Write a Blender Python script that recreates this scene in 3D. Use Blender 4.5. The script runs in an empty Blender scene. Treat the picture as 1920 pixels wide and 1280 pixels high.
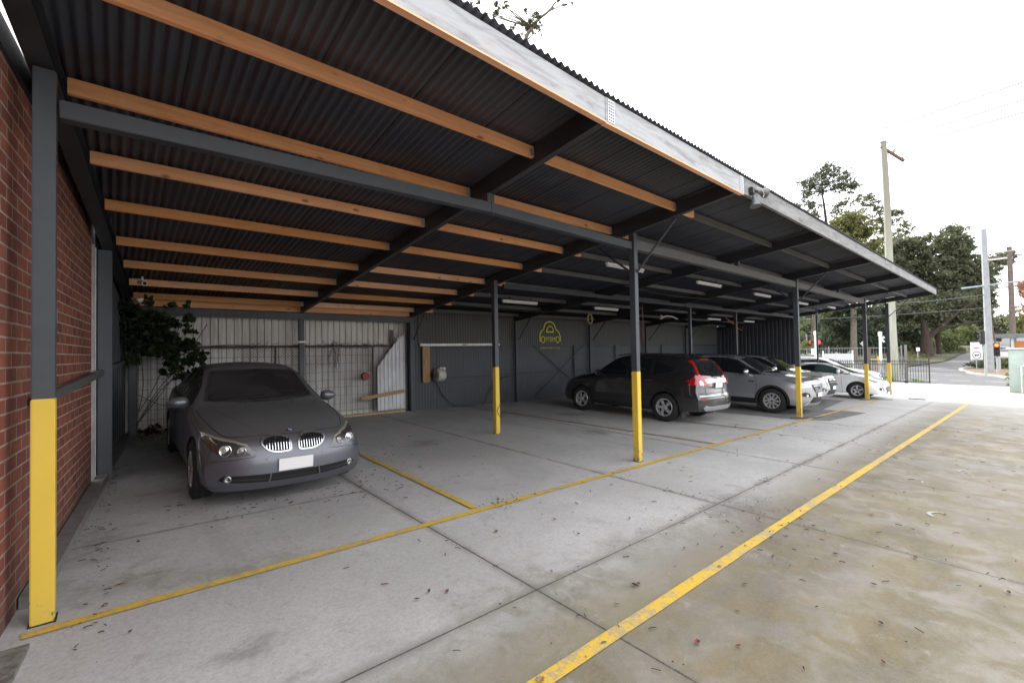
import bpy, bmesh, math, random
import numpy as np
from mathutils import Vector, Matrix, Quaternion
from mathutils.bvhtree import BVHTree
random.seed(11); rng = np.random.RandomState(5)
PI = math.pi; RAD = math.radians
S = bpy.context.scene; COL = S.collection

# ---------------------------------------------------------------- camera
cam = bpy.data.cameras.new('camera'); camo = bpy.data.objects.new('camera', cam); COL.objects.link(camo)
cam.sensor_fit = 'HORIZONTAL'; cam.sensor_width = 36.0; cam.lens = 845.067/1920*36.0
cam.clip_start = .05; cam.clip_end = 2000
yaw, pit, rol = RAD(41.2143), RAD(1.2529), RAD(-1.0442)
Fv = Vector((math.sin(yaw)*math.cos(pit), math.cos(yaw)*math.cos(pit), math.sin(pit)))
Rv = Vector((math.cos(yaw), -math.sin(yaw), 0)); Uv = Rv.cross(Fv)
R2 = Rv*math.cos(rol)+Uv*math.sin(rol); U2 = -Rv*math.sin(rol)+Uv*math.cos(rol)
m = Matrix((R2, U2, -Fv)).transposed().to_4x4(); m.translation = Vector((0, 0, 1.7))
camo.matrix_world = m; S.camera = camo
# ---------------------------------------------------------------- sky and sun
SUN_EL = RAD(33); SUN_AZ = RAD(27)          # azimuth clockwise from +Y
W = bpy.data.worlds.new('World'); S.world = W; W.use_nodes = True
nt = W.node_tree; nt.nodes.clear()
out = nt.nodes.new('ShaderNodeOutputWorld'); bg = nt.nodes.new('ShaderNodeBackground')
sky = nt.nodes.new('ShaderNodeTexSky'); sky.sky_type = 'NISHITA'; sky.sun_disc = False
sky.sun_elevation = SUN_EL; sky.sun_rotation = SUN_AZ
tc = nt.nodes.new('ShaderNodeTexCoord'); nz = nt.nodes.new('ShaderNodeTexNoise')
nz.inputs['Scale'].default_value = 2.2; nz.inputs['Detail'].default_value = 5
mp = nt.nodes.new('ShaderNodeMapping'); mp.inputs['Scale'].default_value = (1, 1, 2.6)
cr = nt.nodes.new('ShaderNodeValToRGB'); cr.color_ramp.elements[0].position = .3; cr.color_ramp.elements[0].color = (.72, .72, .72, 1)
cr.color_ramp.elements[1].position = .62; cr.color_ramp.elements[1].color = (.98, .98, .98, 1)
mx = nt.nodes.new('ShaderNodeMix'); mx.data_type = 'RGBA'
mx.inputs[7].default_value = (9.9, 9.9, 10.05, 1)
L = nt.links.new
L(tc.outputs['Generated'], mp.inputs[0]); L(mp.outputs[0], nz.inputs['Vector']); L(nz.outputs['Fac'], cr.inputs[0])
L(cr.outputs[0], mx.inputs[0]); L(sky.outputs[0], mx.inputs[6]); L(mx.outputs[2], bg.inputs[0]); L(bg.outputs[0], out.inputs[0])
bg.inputs[1].default_value = 0.12
sl = bpy.data.lights.new('sun', 'SUN'); sl.energy = 2.6; sl.angle = RAD(.6); sl.color = (1, .95, .86)
so = bpy.data.objects.new('sun', sl); COL.objects.link(so)
tosun = Vector((math.sin(SUN_AZ)*math.cos(SUN_EL), math.cos(SUN_AZ)*math.cos(SUN_EL), math.sin(SUN_EL)))
so.rotation_euler = tosun.to_track_quat('Z', 'Y').to_euler()
S.view_settings.view_transform = 'Standard'; S.view_settings.look = 'None'
S.view_settings.exposure = 1.55; S.view_settings.gamma = 1
S.render.engine = 'CYCLES'

# ---------------------------------------------------------------- terrain height
def G(x, y):
    t = min(max((x-34)/8, 0), 1); t = t*t*(3-2*t)
    lot = -.0216*min(x, 60)+.0206*min(max(y, -25), 14)
    z = lot*(1-t)-.84*t
    if x > 60: z += .036*(x-60)*min(1, (x-60)/25)
    return z

# ---------------------------------------------------------------- materials
def newmat(name):
    m = bpy.data.materials.new(name); m.use_nodes = True
    n = m.node_tree.nodes; b = n['Principled BSDF']
    return m, m.node_tree, b
def node(nt, t, **k):
    n = nt.nodes.new(t)
    for a, v in k.items():
        if a.startswith('i_'): n.inputs[a[2:].replace('_', ' ')].default_value = v
        else: setattr(n, a, v)
    return n
def mth(nt, op, a, b=None, c=None, clamp=False):
    n = nt.nodes.new('ShaderNodeMath'); n.operation = op; n.use_clamp = clamp
    for i, v in enumerate((a, b, c)):
        if v is None: continue
        if isinstance(v, (int, float)): n.inputs[i].default_value = v
        else: nt.links.new(v, n.inputs[i])
    return n.outputs[0]
def sstep(nt, v, lo, hi):
    n = nt.nodes.new('ShaderNodeMapRange'); n.interpolation_type = 'SMOOTHSTEP'
    nt.links.new(v, n.inputs[0]); n.inputs[1].default_value = lo; n.inputs[2].default_value = hi
    return n.outputs[0]
def mixc(nt, f, a, b, mode='MIX'):
    n = nt.nodes.new('ShaderNodeMix'); n.data_type = 'RGBA'; n.blend_type = mode
    for i, v in ((0, f), (6, a), (7, b)):
        if isinstance(v, (int, float)): n.inputs[i].default_value = v
        elif isinstance(v, tuple): n.inputs[i].default_value = (*v[:3], 1)
        else: nt.links.new(v, n.inputs[i])
    return n.outputs[2]
def noise(nt, scale, detail=4, vec=None, rough=.55, dist=0, sc=None):
    n = node(nt, 'ShaderNodeTexNoise'); n.inputs['Scale'].default_value = scale
    n.inputs['Detail'].default_value = detail; n.inputs['Roughness'].default_value = rough; n.inputs['Distortion'].default_value = dist
    if vec is None:
        vec = nt.nodes.new('ShaderNodeTexCoord').outputs['Object']
    if sc:
        mp = nt.nodes.new('ShaderNodeMapping'); mp.inputs['Scale'].default_value = sc; nt.links.new(vec, mp.inputs[0]); vec = mp.outputs[0]
    nt.links.new(vec, n.inputs['Vector'])
    return n.outputs['Fac']
def bump(nt, b, h, strength=.3, dist=.01):
    n = nt.nodes.new('ShaderNodeBump'); n.inputs['Strength'].default_value = strength; n.inputs['Distance'].default_value = dist
    nt.links.new(h, n.inputs['Height']); nt.links.new(n.outputs[0], b.inputs['Normal'])
_mc = {}
def MT(name, c, rough=.6, metal=0, c2=None, scale=6, sc=None, bmp=0, lo=.35, hi=.65, coat=0, detail=5, spec=None, emit=None):
    if name in _mc: return _mc[name]
    m, nt, b = newmat(name)
    b.inputs['Base Color'].default_value = (*c, 1); b.inputs['Roughness'].default_value = rough; b.inputs['Metallic'].default_value = metal
    if coat: b.inputs['Coat Weight'].default_value = coat; b.inputs['Coat Roughness'].default_value = .04
    if spec is not None: b.inputs['Specular IOR Level'].default_value = spec
    if c2 is not None:
        f = noise(nt, scale, detail, sc=sc); f = sstep(nt, f, lo, hi)
        nt.links.new(mixc(nt, f, c, c2), b.inputs['Base Color'])
        if bmp: bump(nt, b, f, bmp)
        nt.links.new(mth(nt, 'MULTIPLY_ADD', f, .12, rough-.06), b.inputs['Roughness'])
    if emit: b.inputs['Emission Color'].default_value = (*emit[0], 1); b.inputs['Emission Strength'].default_value = emit[1]
    _mc[name] = m
    return m

# ---------------------------------------------------------------- mesh builder
class MB:
    def __init__(s): s.v = []; s.f = []; s.mi = []; s.cur = 0
    def add(s, vs, fs):
        o = len(s.v); s.v += [tuple(v) for v in vs]; s.f += [tuple(i+o for i in f) for f in fs]; s.mi += [s.cur]*len(fs)
    def box(s, x0, x1, y0, y1, z0, z1):
        s.add([(x0, y0, z0), (x1, y0, z0), (x1, y1, z0), (x0, y1, z0), (x0, y0, z1), (x1, y0, z1), (x1, y1, z1), (x0, y1, z1)],
              [(0, 3, 2, 1), (4, 5, 6, 7), (0, 1, 5, 4), (1, 2, 6, 5), (2, 3, 7, 6), (3, 0, 4, 7)]); return s
    def bar(s, a, b, w, h, up=(0, 0, 1)):
        a, b = Vector(a), Vector(b); d = (b-a).normalized(); up = Vector(up)
        if abs(d.dot(up)) > .99: up = Vector((0, 1, 0))
        sd = d.cross(up).normalized(); u = sd.cross(d)
        vs = [p+sd*sx*w/2+u*su*h/2 for p in (a, b) for sx, su in ((-1, -1), (1, -1), (1, 1), (-1, 1))]
        s.add(vs, [(0, 1, 2, 3)[::-1], (4, 5, 6, 7), (0, 1, 5, 4), (1, 2, 6, 5), (2, 3, 7, 6), (3, 0, 4, 7)]); return s
    def tube(s, pts, r, n=8, caps=True):
        pts = [Vector(p) for p in pts]; rs = r if isinstance(r, (list, tuple)) else [r]*len(pts)
        vs = []; up = None
        for i, p in enumerate(pts):
            d = (pts[min(i+1, len(pts)-1)]-pts[max(i-1, 0)]).normalized()
            if up is None:
                up = Vector((0, 0, 1)) if abs(d.z) < .9 else Vector((1, 0, 0))
            sd = d.cross(up).normalized(); up = sd.cross(d).normalized()
            for k in range(n):
                a = 2*PI*k/n; vs.append(p+(sd*math.cos(a)+up*math.sin(a))*rs[i])
        fs = [(i*n+k, i*n+(k+1) % n, (i+1)*n+(k+1) % n, (i+1)*n+k) for i in range(len(pts)-1) for k in range(n)]
        if caps: fs += [tuple(range(n))[::-1], tuple(range((len(pts)-1)*n, len(pts)*n))]
        s.add(vs, fs); return s
    def lathe(s, prof, c=(0, 0, 0), axis='x', n=32, caps=True):
        # prof: list of (a along axis, radius)
        vs = []
        for a, r in prof:
            for k in range(n):
                t = 2*PI*k/n; p = (a, r*math.cos(t), r*math.sin(t))
                if axis == 'y': p = (p[1], p[0], p[2])
                if axis == 'z': p = (p[1], p[2], p[0])
                vs.append((p[0]+c[0], p[1]+c[1], p[2]+c[2]))
        fs = [(i*n+k, i*n+(k+1) % n, (i+1)*n+(k+1) % n, (i+1)*n+k) for i in range(len(prof)-1) for k in range(n)]
        if caps and prof[0][1] > 1e-4: fs.append(tuple(range(n))[::-1])
        if caps and prof[-1][1] > 1e-4: fs.append(tuple(range((len(prof)-1)*n, len(prof)*n)))
        s.add(vs, fs); return s
    def prism(s, poly, y0, y1, plane='xz'):
        n = len(poly)
        def P(a, b, t): return {'xz': (a, t, b), 'xy': (a, b, t), 'yz': (t, a, b)}[plane]
        s.add([P(a, b, y0) for a, b in poly]+[P(a, b, y1) for a, b in poly],
              [tuple(range(n)), tuple(range(n, 2*n))[::-1]]+[(i, (i+1) % n, (i+1) % n+n, i+n) for i in range(n)]); return s
    def quad(s, *p): s.add(p, [tuple(range(len(p)))]); return s
    def build(s, name, mats, parent=None, smooth=None, bevel=0, fix=True):
        me = bpy.data.meshes.new(name); me.from_pydata(s.v, [], s.f)
        if not isinstance(mats, (list, tuple)): mats = [mats]
        for m in mats: me.materials.append(m)
        if len(mats) > 1: me.polygons.foreach_set('material_index', s.mi)
        if fix:
            bm = bmesh.new(); bm.from_mesh(me); bmesh.ops.remove_doubles(bm, verts=bm.verts, dist=1e-5)
            bmesh.ops.recalc_face_normals(bm, faces=bm.faces)
            if bevel:
                ed = [e for e in bm.edges if e.is_manifold and e.calc_face_angle(0) > .6]
                try: bmesh.ops.bevel(bm, geom=ed, offset=bevel, segments=2, affect='EDGES', clamp_overlap=True)
                except Exception: pass
            bm.to_mesh(me); bm.free()
        o = bpy.data.objects.new(name, me); COL.objects.link(o)
        if parent: o.parent = parent
        if smooth is not None:
            for p in me.polygons: p.use_smooth = True
            try: me.set_sharp_from_angle(angle=RAD(smooth))
            except Exception: pass
        return o
def tag(o, label=None, cat=None, group=None, kind=None):
    if label: o['label'] = label
    if cat: o['category'] = cat
    if group: o['group'] = group
    if kind: o['kind'] = kind
    return o
def empty(name, loc=(0, 0, 0), rot=(0, 0, 0)):
    o = bpy.data.objects.new(name, None); COL.objects.link(o); o.location = loc; o.rotation_euler = rot; o.empty_display_size = .2
    return o
def spl(pts, n=6, closed=True):
    P = [Vector(p) for p in pts]; N = len(P); o = []
    rng_ = range(N if closed else N-1)
    for i in rng_:
        a, b, c, d = (P[(i-1) % N], P[i], P[(i+1) % N], P[(i+2) % N]) if closed else (P[max(i-1, 0)], P[i], P[i+1], P[min(i+2, N-1)])
        for k in range(n):
            t = k/n; o.append(tuple(.5*((2*b)+(c-a)*t+(2*a-5*b+4*c-d)*t*t+(3*b-a-3*c+d)*t**3)))
    if not closed: o.append(tuple(P[-1]))
    return o
def textmesh(txt, size, mat, name, parent, loc, rot, sx=1, depth=.001):
    cu = bpy.data.curves.new(name, 'FONT'); cu.body = txt; cu.size = size; cu.align_x = 'CENTER'; cu.align_y = 'CENTER'; cu.extrude = depth
    t = bpy.data.objects.new(name, cu); COL.objects.link(t)
    bpy.context.view_layer.update()
    me = bpy.data.meshes.new_from_object(t.evaluated_get(bpy.context.evaluated_depsgraph_get()))
    bpy.data.objects.remove(t); me.materials.clear(); me.materials.append(mat)
    o = bpy.data.objects.new(name, me); COL.objects.link(o); o.parent = parent; o.location = loc; o.rotation_euler = rot; o.scale = (sx, 1, 1)
    return o

# shared materials -------------------------------------------------
STEEL = MT('grey_painted_steel', (.043, .049, .060), .5, 0, (.056, .063, .074), 3)
STEELD = MT('dark_painted_steel', (.026, .028, .036), .55, 0, (.036, .038, .046), 3)
def mat_wood(name, c1, c2, knot=(.10, .03, .012), axis='x', grain=1):
    m, nt, b = newmat(name); tcv = nt.nodes.new('ShaderNodeTexCoord').outputs['Object']
    sc = {'x': (1.2, 30, 30), 'z': (30, 30, 1.2), 'y': (30, 1.2, 30)}[axis]
    f = noise(nt, 1.6, 6, tcv, .6, .6, sc=sc); g = noise(nt, .9, 3, tcv)
    c = mixc(nt, sstep(nt, f, .35, .68), c1, c2)
    c = mixc(nt, mth(nt, 'MULTIPLY', sstep(nt, g, .4, .7), .35), c, tuple(v*.72 for v in c1))
    v = node(nt, 'ShaderNodeTexVoronoi'); mp = node(nt, 'ShaderNodeMapping')
    mp.inputs['Scale'].default_value = {'x': (2.3, 5, 5), 'z': (5, 5, 2.3), 'y': (5, 2.3, 5)}[axis]
    nt.links.new(tcv, mp.inputs[0]); nt.links.new(mp.outputs[0], v.inputs['Vector']); v.inputs['Scale'].default_value = 1.0
    k = mth(nt, 'SUBTRACT', 1, sstep(nt, v.outputs['Distance'], .05, .13))
    c = mixc(nt, mth(nt, 'MULTIPLY', k, .85), c, knot)
    rnd = nt.nodes.new('ShaderNodeObjectInfo').outputs['Random']; hs = nt.nodes.new('ShaderNodeHueSaturation'); nt.links.new(mth(nt, 'MULTIPLY_ADD', rnd, .38, .76), hs.inputs['Value']); nt.links.new(mth(nt, 'MULTIPLY_ADD', rnd, -.25, 1.05), hs.inputs['Saturation']); nt.links.new(c, hs.inputs['Color'])
    st = noise(nt, 2.2, 5, tcv, .7, .5); c = mixc(nt, mth(nt, 'MULTIPLY', sstep(nt, st, .55, .75), .35), hs.outputs[0], tuple(v*.5 for v in c1))
    nt.links.new(c, b.inputs['Base Color']); b.inputs['Roughness'].default_value = .62
    bump(nt, b, f, .15, .004)
    return m
PINE = mat_wood('treated_pine', (.80, .345, .135), (.88, .455, .20), knot=(.22, .07, .03))
PINE_RAW = mat_wood('raw_plank_timber', (.42, .27, .12), (.30, .18, .08), axis='z')
GREYWOOD = mat_wood('weathered_grey_timber', (.088, .088, .09), (.135, .133, .13), knot=(.05, .045, .04))
def yel_mat():
    m, nt, b = newmat('yellow_post_paint'); v = nt.nodes.new('ShaderNodeTexCoord').outputs['Object']; sp = node(nt, 'ShaderNodeSeparateXYZ'); nt.links.new(v, sp.inputs[0])
    n = noise(nt, 4, 4, v); c = mixc(nt, n, (.72, .50, .06), (.62, .43, .05))
    s = noise(nt, 22, 6, v, .75, .3); z = sp.outputs[2]; low = mth(nt, 'SUBTRACT', 1, sstep(nt, z, .0, .35))
    k = mth(nt, 'ADD', s, mth(nt, 'MULTIPLY', low, .13)); c = mixc(nt, sstep(nt, k, .665, .69), c, (.10, .085, .07))
    sc = noise(nt, 9, 5, v, .7, 0, sc=(1, 1, .25)); c = mixc(nt, mth(nt, 'MULTIPLY', sstep(nt, sc, .55, .8), .4), c, (.45, .33, .10))
    c = mixc(nt, mth(nt, 'MULTIPLY', low, .3), c, (.30, .24, .10))
    nt.links.new(c, b.inputs['Base Color']); b.inputs['Roughness'].default_value = .45; bump(nt, b, s, .12, .003); return m
YEL = yel_mat()
def mat_whitewood():
    m, nt, b = newmat('weathered_white_painted_timber'); v = nt.nodes.new('ShaderNodeTexCoord').outputs['Object']
    f = noise(nt, 1.5, 8, v, .7, .8, sc=(1.2, 8, 8)); g = noise(nt, 2.5, 5, v, .6, .3, sc=(1, 4, 4)); h = noise(nt, .6, 2, v)
    sp = node(nt, 'ShaderNodeSeparateXYZ'); nt.links.new(v, sp.inputs[0])
    c = mixc(nt, sstep(nt, f, .4, .72), (.40, .41, .43), (.22, .22, .23))
    c = mixc(nt, mth(nt, 'MULTIPLY', sstep(nt, g, .55, .8), .7), c, (.36, .28, .22))
    c = mixc(nt, mth(nt, 'MULTIPLY', sstep(nt, h, .5, .75), .4), c, (.48, .42, .37))
    # the boards past the second rafter are older and bare
    c2 = mixc(nt, sstep(nt, f, .35, .7), (.17, .17, .175), (.28, .28, .28))
    c2 = mixc(nt, mth(nt, 'MULTIPLY', sstep(nt, g, .55, .7), .8), c2, (.09, .085, .08))
    c = mixc(nt, sstep(nt, sp.outputs[0], 6.2, 6.25), c, c2)
    nt.links.new(c, b.inputs['Base Color']); b.inputs['Roughness'].default_value = .75; bump(nt, b, f, .3, .004)
    return m
WHITEWOOD = mat_whitewood()
RUBBER = MT('tyre_rubber', (.018, .018, .019), .8)
DARKP = MT('black_plastic', (.016, .016, .018), .5)
WELL = MT('wheel_well_black', (.008, .008, .008), .9)
ALLOY = MT('alloy_wheel', (.60, .60, .62), .25, .55, coat=.5)
CHROME = MT('chrome', (.75, .76, .78), .12, 1)
GLASSD = MT('dark_car_glass', (.012, .014, .016), .06, 0, coat=.6, spec=.8)
PLATE = MT('blank_white_plate', (.8, .8, .8), .5)
LENSC = MT('headlight_reflector', (.6, .62, .64), .1, .9)
LENSW = MT('headlight_lens', (.20, .20, .21), .08, .3, coat=1)
REDL = MT('red_tail_lens', (.38, .008, .010), .15, 0, coat=1)
WHITEP = MT('white_plastic', (.76, .76, .74), .4, 0, (.62, .61, .58), 8)
GALV = MT('galvanised_steel', (.42, .44, .46), .45, .5, (.52, .53, .55), 12)
FLUO = MT('fluorescent_batten_white', (.74, .75, .76), .35)
# ================================================================ GROUND
def grid_sheet(xs, ys, dz=0):
    mb = MB(); nx, ny = len(xs), len(ys)
    mb.add([(x, y, G(x, y)+dz) for x in xs for y in ys], [(i*ny+j, (i+1)*ny+j, (i+1)*ny+j+1, i*ny+j+1) for i in range(nx-1) for j in range(ny-1)])
    return mb
def steps(*seg):
    o = [seg[0]]
    for i in range(1, len(seg), 2):
        e, st = seg[i], seg[i+1]; n = max(1, int(round((e-o[-1])/st))); a = o[-1]
        o += [a+(e-a)*(k+1)/n for k in range(n)]
    return o
m, nt, b = newmat('park_ground')
c = mixc(nt, sstep(nt, noise(nt, .5, 6), .4, .62), (.03, .04, .018), (.06, .055, .03))
nt.links.new(c, b.inputs['Base Color']); b.inputs['Roughness'].default_value = .95
tag(grid_sheet(steps(-900, -60, 120, 30, 15, 110, 2, 300, 20, 1500, 200), steps(-900, -60, 120, -28, 8, 30, 2, 120, 15, 1200, 150), -.03).build('ground', m, smooth=60), kind='structure')

def concrete_mat():
    m, nt, b = newmat('broomed_concrete'); geo = nt.nodes.new('ShaderNodeNewGeometry').outputs['Position']
    sp = node(nt, 'ShaderNodeSeparateXYZ'); nt.links.new(geo, sp.inputs[0]); X, Y = sp.outputs[0], sp.outputs[1]
    n1 = noise(nt, .55, 6, geo, .6, .4); n2 = noise(nt, 2.6, 8, geo, .65, .5); n3 = noise(nt, 38, 4, geo, .7); n4 = noise(nt, 1.1, 5, geo, .6, .8, sc=(.5, 1.6, 1))
    # clean grey slab
    c = mixc(nt, sstep(nt, n1, .34, .66), (.39, .384, .378), (.495, .487, .48))
    c = mixc(nt, mth(nt, 'MULTIPLY', sstep(nt, n2, .52, .78), .34), c, (.235, .23, .225))
    c = mixc(nt, mth(nt, 'MULTIPLY', sstep(nt, n4, .5, .8), .35), c, (.44, .44, .44))
    # algae and dirt: everywhere in front of the Y joint, patches elsewhere
    yj = mth(nt, 'ADD', Y, mth(nt, 'MULTIPLY', mth(nt, 'SUBTRACT', n2, .5), .5))
    dirty = mth(nt, 'SUBTRACT', 1, sstep(nt, yj, 1.6, 2.55))
    dcol = mixc(nt, sstep(nt, n4, .3, .72), (.118, .095, .048), (.20, .163, .085))
    dcol = mixc(nt, mth(nt, 'MULTIPLY', sstep(nt, n1, .5, .72), .8), dcol, (.15, .135, .115))
    dcol = mixc(nt, mth(nt, 'MULTIPLY', sstep(nt, noise(nt, 1.7, 5, geo, .6, 1), .5, .7), .6), dcol, (.17, .14, .065))
    near = mth(nt, 'SUBTRACT', 1, sstep(nt, X, 13, 24))
    dm = mth(nt, 'MULTIPLY', dirty, mth(nt, 'MULTIPLY_ADD', near, .60, .40))
    dm = mth(nt, 'MULTIPLY', dm, mth(nt, 'MULTIPLY_ADD', sstep(nt, n2, .3, .6), .35, .65))
    c = mixc(nt, dm, c, dcol)
    nf = noise(nt, 6.5, 9, geo, .75, .6)
    def blob(cx, cy, r, col, amt, sc=(1, 1)):
        nonlocal c
        dx = mth(nt, 'MULTIPLY', mth(nt, 'SUBTRACT', X, cx), 1/sc[0]); dy = mth(nt, 'MULTIPLY', mth(nt, 'SUBTRACT', Y, cy), 1/sc[1])
        d = mth(nt, 'SQRT', mth(nt, 'ADD', mth(nt, 'MULTIPLY', dx, dx), mth(nt, 'MULTIPLY', dy, dy)))
        d = mth(nt, 'ADD', d, mth(nt, 'MULTIPLY', mth(nt, 'SUBTRACT', n2, .5), r*3.2))
        f = mth(nt, 'MULTIPLY', mth(nt, 'SUBTRACT', 1, sstep(nt, d, 0, r*1.1)), mth(nt, 'MULTIPLY', sstep(nt, nf, .3, .62), amt))
        c = mixc(nt, f, c, col)
    blob(.1, 4.35, .55, (.17, .165, .11), .75, (1, .6)); blob(.7, 4.0, .5, (.19, .185, .10), .5, (1.6, .5)); blob(-.2, 5.2, .45, (.16, .155, .13), .6, (1, 1.6))
    blob(.55, 2.95, .16, (.16, .15, .155), .6, (1.4, .7)); blob(.75, 2.55, .08, (.17, .16, .16), .5, (1.5, .7))
    blob(2.2, 2.1, .8, (.15, .14, .08), .7); blob(5.2, 2.0, .85, (.13, .11, .10), .75); blob(4.3, 1.3, .9, (.12, .105, .09), .6, (1.7, .6))
    blob(3.1, 1.35, .8, (.13, .115, .10), .5, (1.5, .7)); blob(1.2, 2.0, .6, (.17, .16, .11), .6); blob(1.5, 10.5, 1.6, (.10, .095, .085), .8, (1.6, 1))
    blob(.6, 8.5, 1.6, (.16, .15, .14), .55, (.6, 1.6)); blob(1.5, 6.5, 1.2, (.17, .16, .155), .5)
    # joints
    def joint(v, p, cond=None, w=.010, halo=.085):
        nonlocal c
        d = mth(nt, 'ABSOLUTE', mth(nt, 'SUBTRACT', mth(nt, 'ADD', v, mth(nt, 'MULTIPLY', mth(nt, 'SUBTRACT', n3, .5), .006)), p))
        l = mth(nt, 'SUBTRACT', 1, sstep(nt, d, w*.5, w)); h = mth(nt, 'SUBTRACT', 1, sstep(nt, d, 0, halo))
        h = mth(nt, 'MULTIPLY', h, mth(nt, 'MULTIPLY', sstep(nt, n2, .35, .6), .55))
        if cond is not None: l = mth(nt, 'MULTIPLY', l, cond); h = mth(nt, 'MULTIPLY', h, cond)
        c = mixc(nt, h, c, (.11, .10, .075)); c = mixc(nt, mth(nt, 'MULTIPLY', l, .93), c, (.03, .028, .024))
        return l
    js = [joint(X, p) for p in (2.25, 5.1)]+[joint(X, p, None, .009) for p in (7.92, 10.55, 13.2)]
    js.append(joint(Y, 2.35, None, .008, .1)); js.append(joint(X, 18.5, None, .02)); js.append(joint(X, 24, None, .02))
    js.append(joint(Y, 5.3, mth(nt, 'SUBTRACT', 1, sstep(nt, X, 2.24, 2.25)), .005, .05)); js.append(joint(Y, -1.6))
    # trowel swirls: arcs around scattered centres
    v = node(nt, 'ShaderNodeTexVoronoi'); v.inputs['Scale'].default_value = .85; nt.links.new(geo, v.inputs['Vector'])
    ring = mth(nt, 'SINE', mth(nt, 'ADD', mth(nt, 'MULTIPLY', v.outputs['Distance'], 300), mth(nt, 'MULTIPLY', n2, 34)))
    amt = mth(nt, 'MULTIPLY', sstep(nt, n1, .42, .62), .5)
    ringm = mth(nt, 'MULTIPLY', mth(nt, 'MULTIPLY_ADD', ring, .5, .5), mth(nt, 'MULTIPLY', amt, mth(nt, 'MULTIPLY', sstep(nt, v.outputs['Distance'], .18, .5), sstep(nt, noise(nt, 2.1, 4, geo, .6, 1.5), .4, .6))))
    c = mixc(nt, mth(nt, 'MULTIPLY', ringm, .42), c, (.14, .135, .12))
    # dark drips, chalky scrapes, old tyre tracks running into the bays
    dr = noise(nt, 1.9, 9, geo, .78, 1.2); c = mixc(nt, mth(nt, 'MULTIPLY', sstep(nt, dr, .62, .70), .45), c, (.12, .11, .10))
    ck = noise(nt, 3.1, 8, geo, .7, 2.0, sc=(1, .35, 1)); c = mixc(nt, mth(nt, 'MULTIPLY', sstep(nt, ck, .60, .70), .17), c, (.50, .485, .45))
    ck = noise(nt, 5.3, 8, geo, .75, 2.5, sc=(.4, 1, 1)); c = mixc(nt, mth(nt, 'MULTIPLY', sstep(nt, ck, .58, .70), .30), c, (.16, .15, .135))
    tw = noise(nt, 1.4, 6, geo, .7, .3)
    for tx in (7.0, 8.5, 10.35, 11.8, 14.1, 15.8, .7, 2.3):
        d = mth(nt, 'ABSOLUTE', mth(nt, 'SUBTRACT', mth(nt, 'ADD', X, mth(nt, 'MULTIPLY', mth(nt, 'SUBTRACT', n1, .5), .25)), tx))
        f = mth(nt, 'MULTIPLY', mth(nt, 'SUBTRACT', 1, sstep(nt, d, .05, .13)), mth(nt, 'MULTIPLY', sstep(nt, Y, 2.8, 4.5), mth(nt, 'MULTIPLY', sstep(nt, tw, .35, .7), .28)))
        c = mixc(nt, f, c, (.13, .125, .12))
    for (cx, cy) in ((7.7, 6.1), (11.1, 4.5), (9.2, 8.2), (4.2, 7.3), (15.0, 5.2), (1.5, 6.9)): blob(cx, cy, .42, (.10, .095, .09), .7)
    blob(8.5, 1.0, 1.1, (.15, .13, .10), .5, (1.8, .7)); blob(7.0, .3, .9, (.14, .12, .10), .5, (1.6, .7)); blob(3.6, 2.2, .7, (.15, .14, .10), .5, (1.6, .6))
    # fine grain, pits
    c = mixc(nt, mth(nt, 'MULTIPLY', sstep(nt, n3, .35, .7), .34), c, (.20, .193, .18))
    gr = noise(nt, 130, 3, geo, .8); c = mixc(nt, mth(nt, 'MULTIPLY', sstep(nt, gr, .5, .72), .35), c, (.15, .14, .125)); c = mixc(nt, mth(nt, 'MULTIPLY', mth(nt, 'SUBTRACT', 1, sstep(nt, gr, .28, .45)), .25), c, (.52, .51, .49))
    cl = noise(nt, 7.5, 10, geo, .82, .8); c = mixc(nt, mth(nt, 'MULTIPLY', sstep(nt, cl, .56, .62), .28), c, (.14, .128, .105)); c = mixc(nt, mth(nt, 'MULTIPLY', sstep(nt, noise(nt, 4.1, 10, geo, .8, .5), .60, .66), .22), c, (.46, .45, .43))
    pit = noise(nt, 14, 3, geo, .8); c = mixc(nt, mth(nt, 'MULTIPLY', sstep(nt, pit, .70, .76), .5), c, (.09, .085, .08))
    nt.links.new(c, b.inputs['Base Color'])
    nt.links.new(mth(nt, 'MULTIPLY_ADD', n2, .3, .5), b.inputs['Roughness']); b.inputs['Specular IOR Level'].default_value = .35
    hgt = mth(nt, 'ADD', mth(nt, 'MULTIPLY', n3, .5), mth(nt, 'MULTIPLY', ringm, .8))
    for l in js[:3]: hgt = mth(nt, 'SUBTRACT', hgt, l)
    bump(nt, b, hgt, .35, .004)
    return m
CONC = concrete_mat()
tag(grid_sheet(steps(-9, 34, 2, 38.4, .8), steps(-22, 13.5, 1.5)).build('concrete_yard', CONC, smooth=60), kind='structure')

def polysheet(name, pts, mat, dz, cell=1.5):
    bm = bmesh.new(); vs = [bm.verts.new((x, y, 0)) for x, y in pts]; bm.faces.new(vs)
    xs = [p[0] for p in pts]; ys = [p[1] for p in pts]
    for lo, hi, n in ((min(xs), max(xs), (1, 0, 0)), (min(ys), max(ys), (0, 1, 0))):
        k = math.floor(lo/cell)+1
        while k*cell < hi:
            bmesh.ops.bisect_plane(bm, geom=bm.verts[:]+bm.edges[:]+bm.faces[:], plane_co=tuple(k*cell*a for a in n), plane_no=n); k += 1
    for v in bm.verts: v.co.z = G(v.co.x, v.co.y)+dz
    bmesh.ops.recalc_face_normals(bm, faces=bm.faces)
    me = bpy.data.meshes.new(name); bm.to_mesh(me); bm.free(); me.materials.append(mat)
    o = bpy.data.objects.new(name, me); COL.objects.link(o)
    if me.polygons and me.polygons[0].normal.z < 0: me.flip_normals()
    return o
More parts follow.
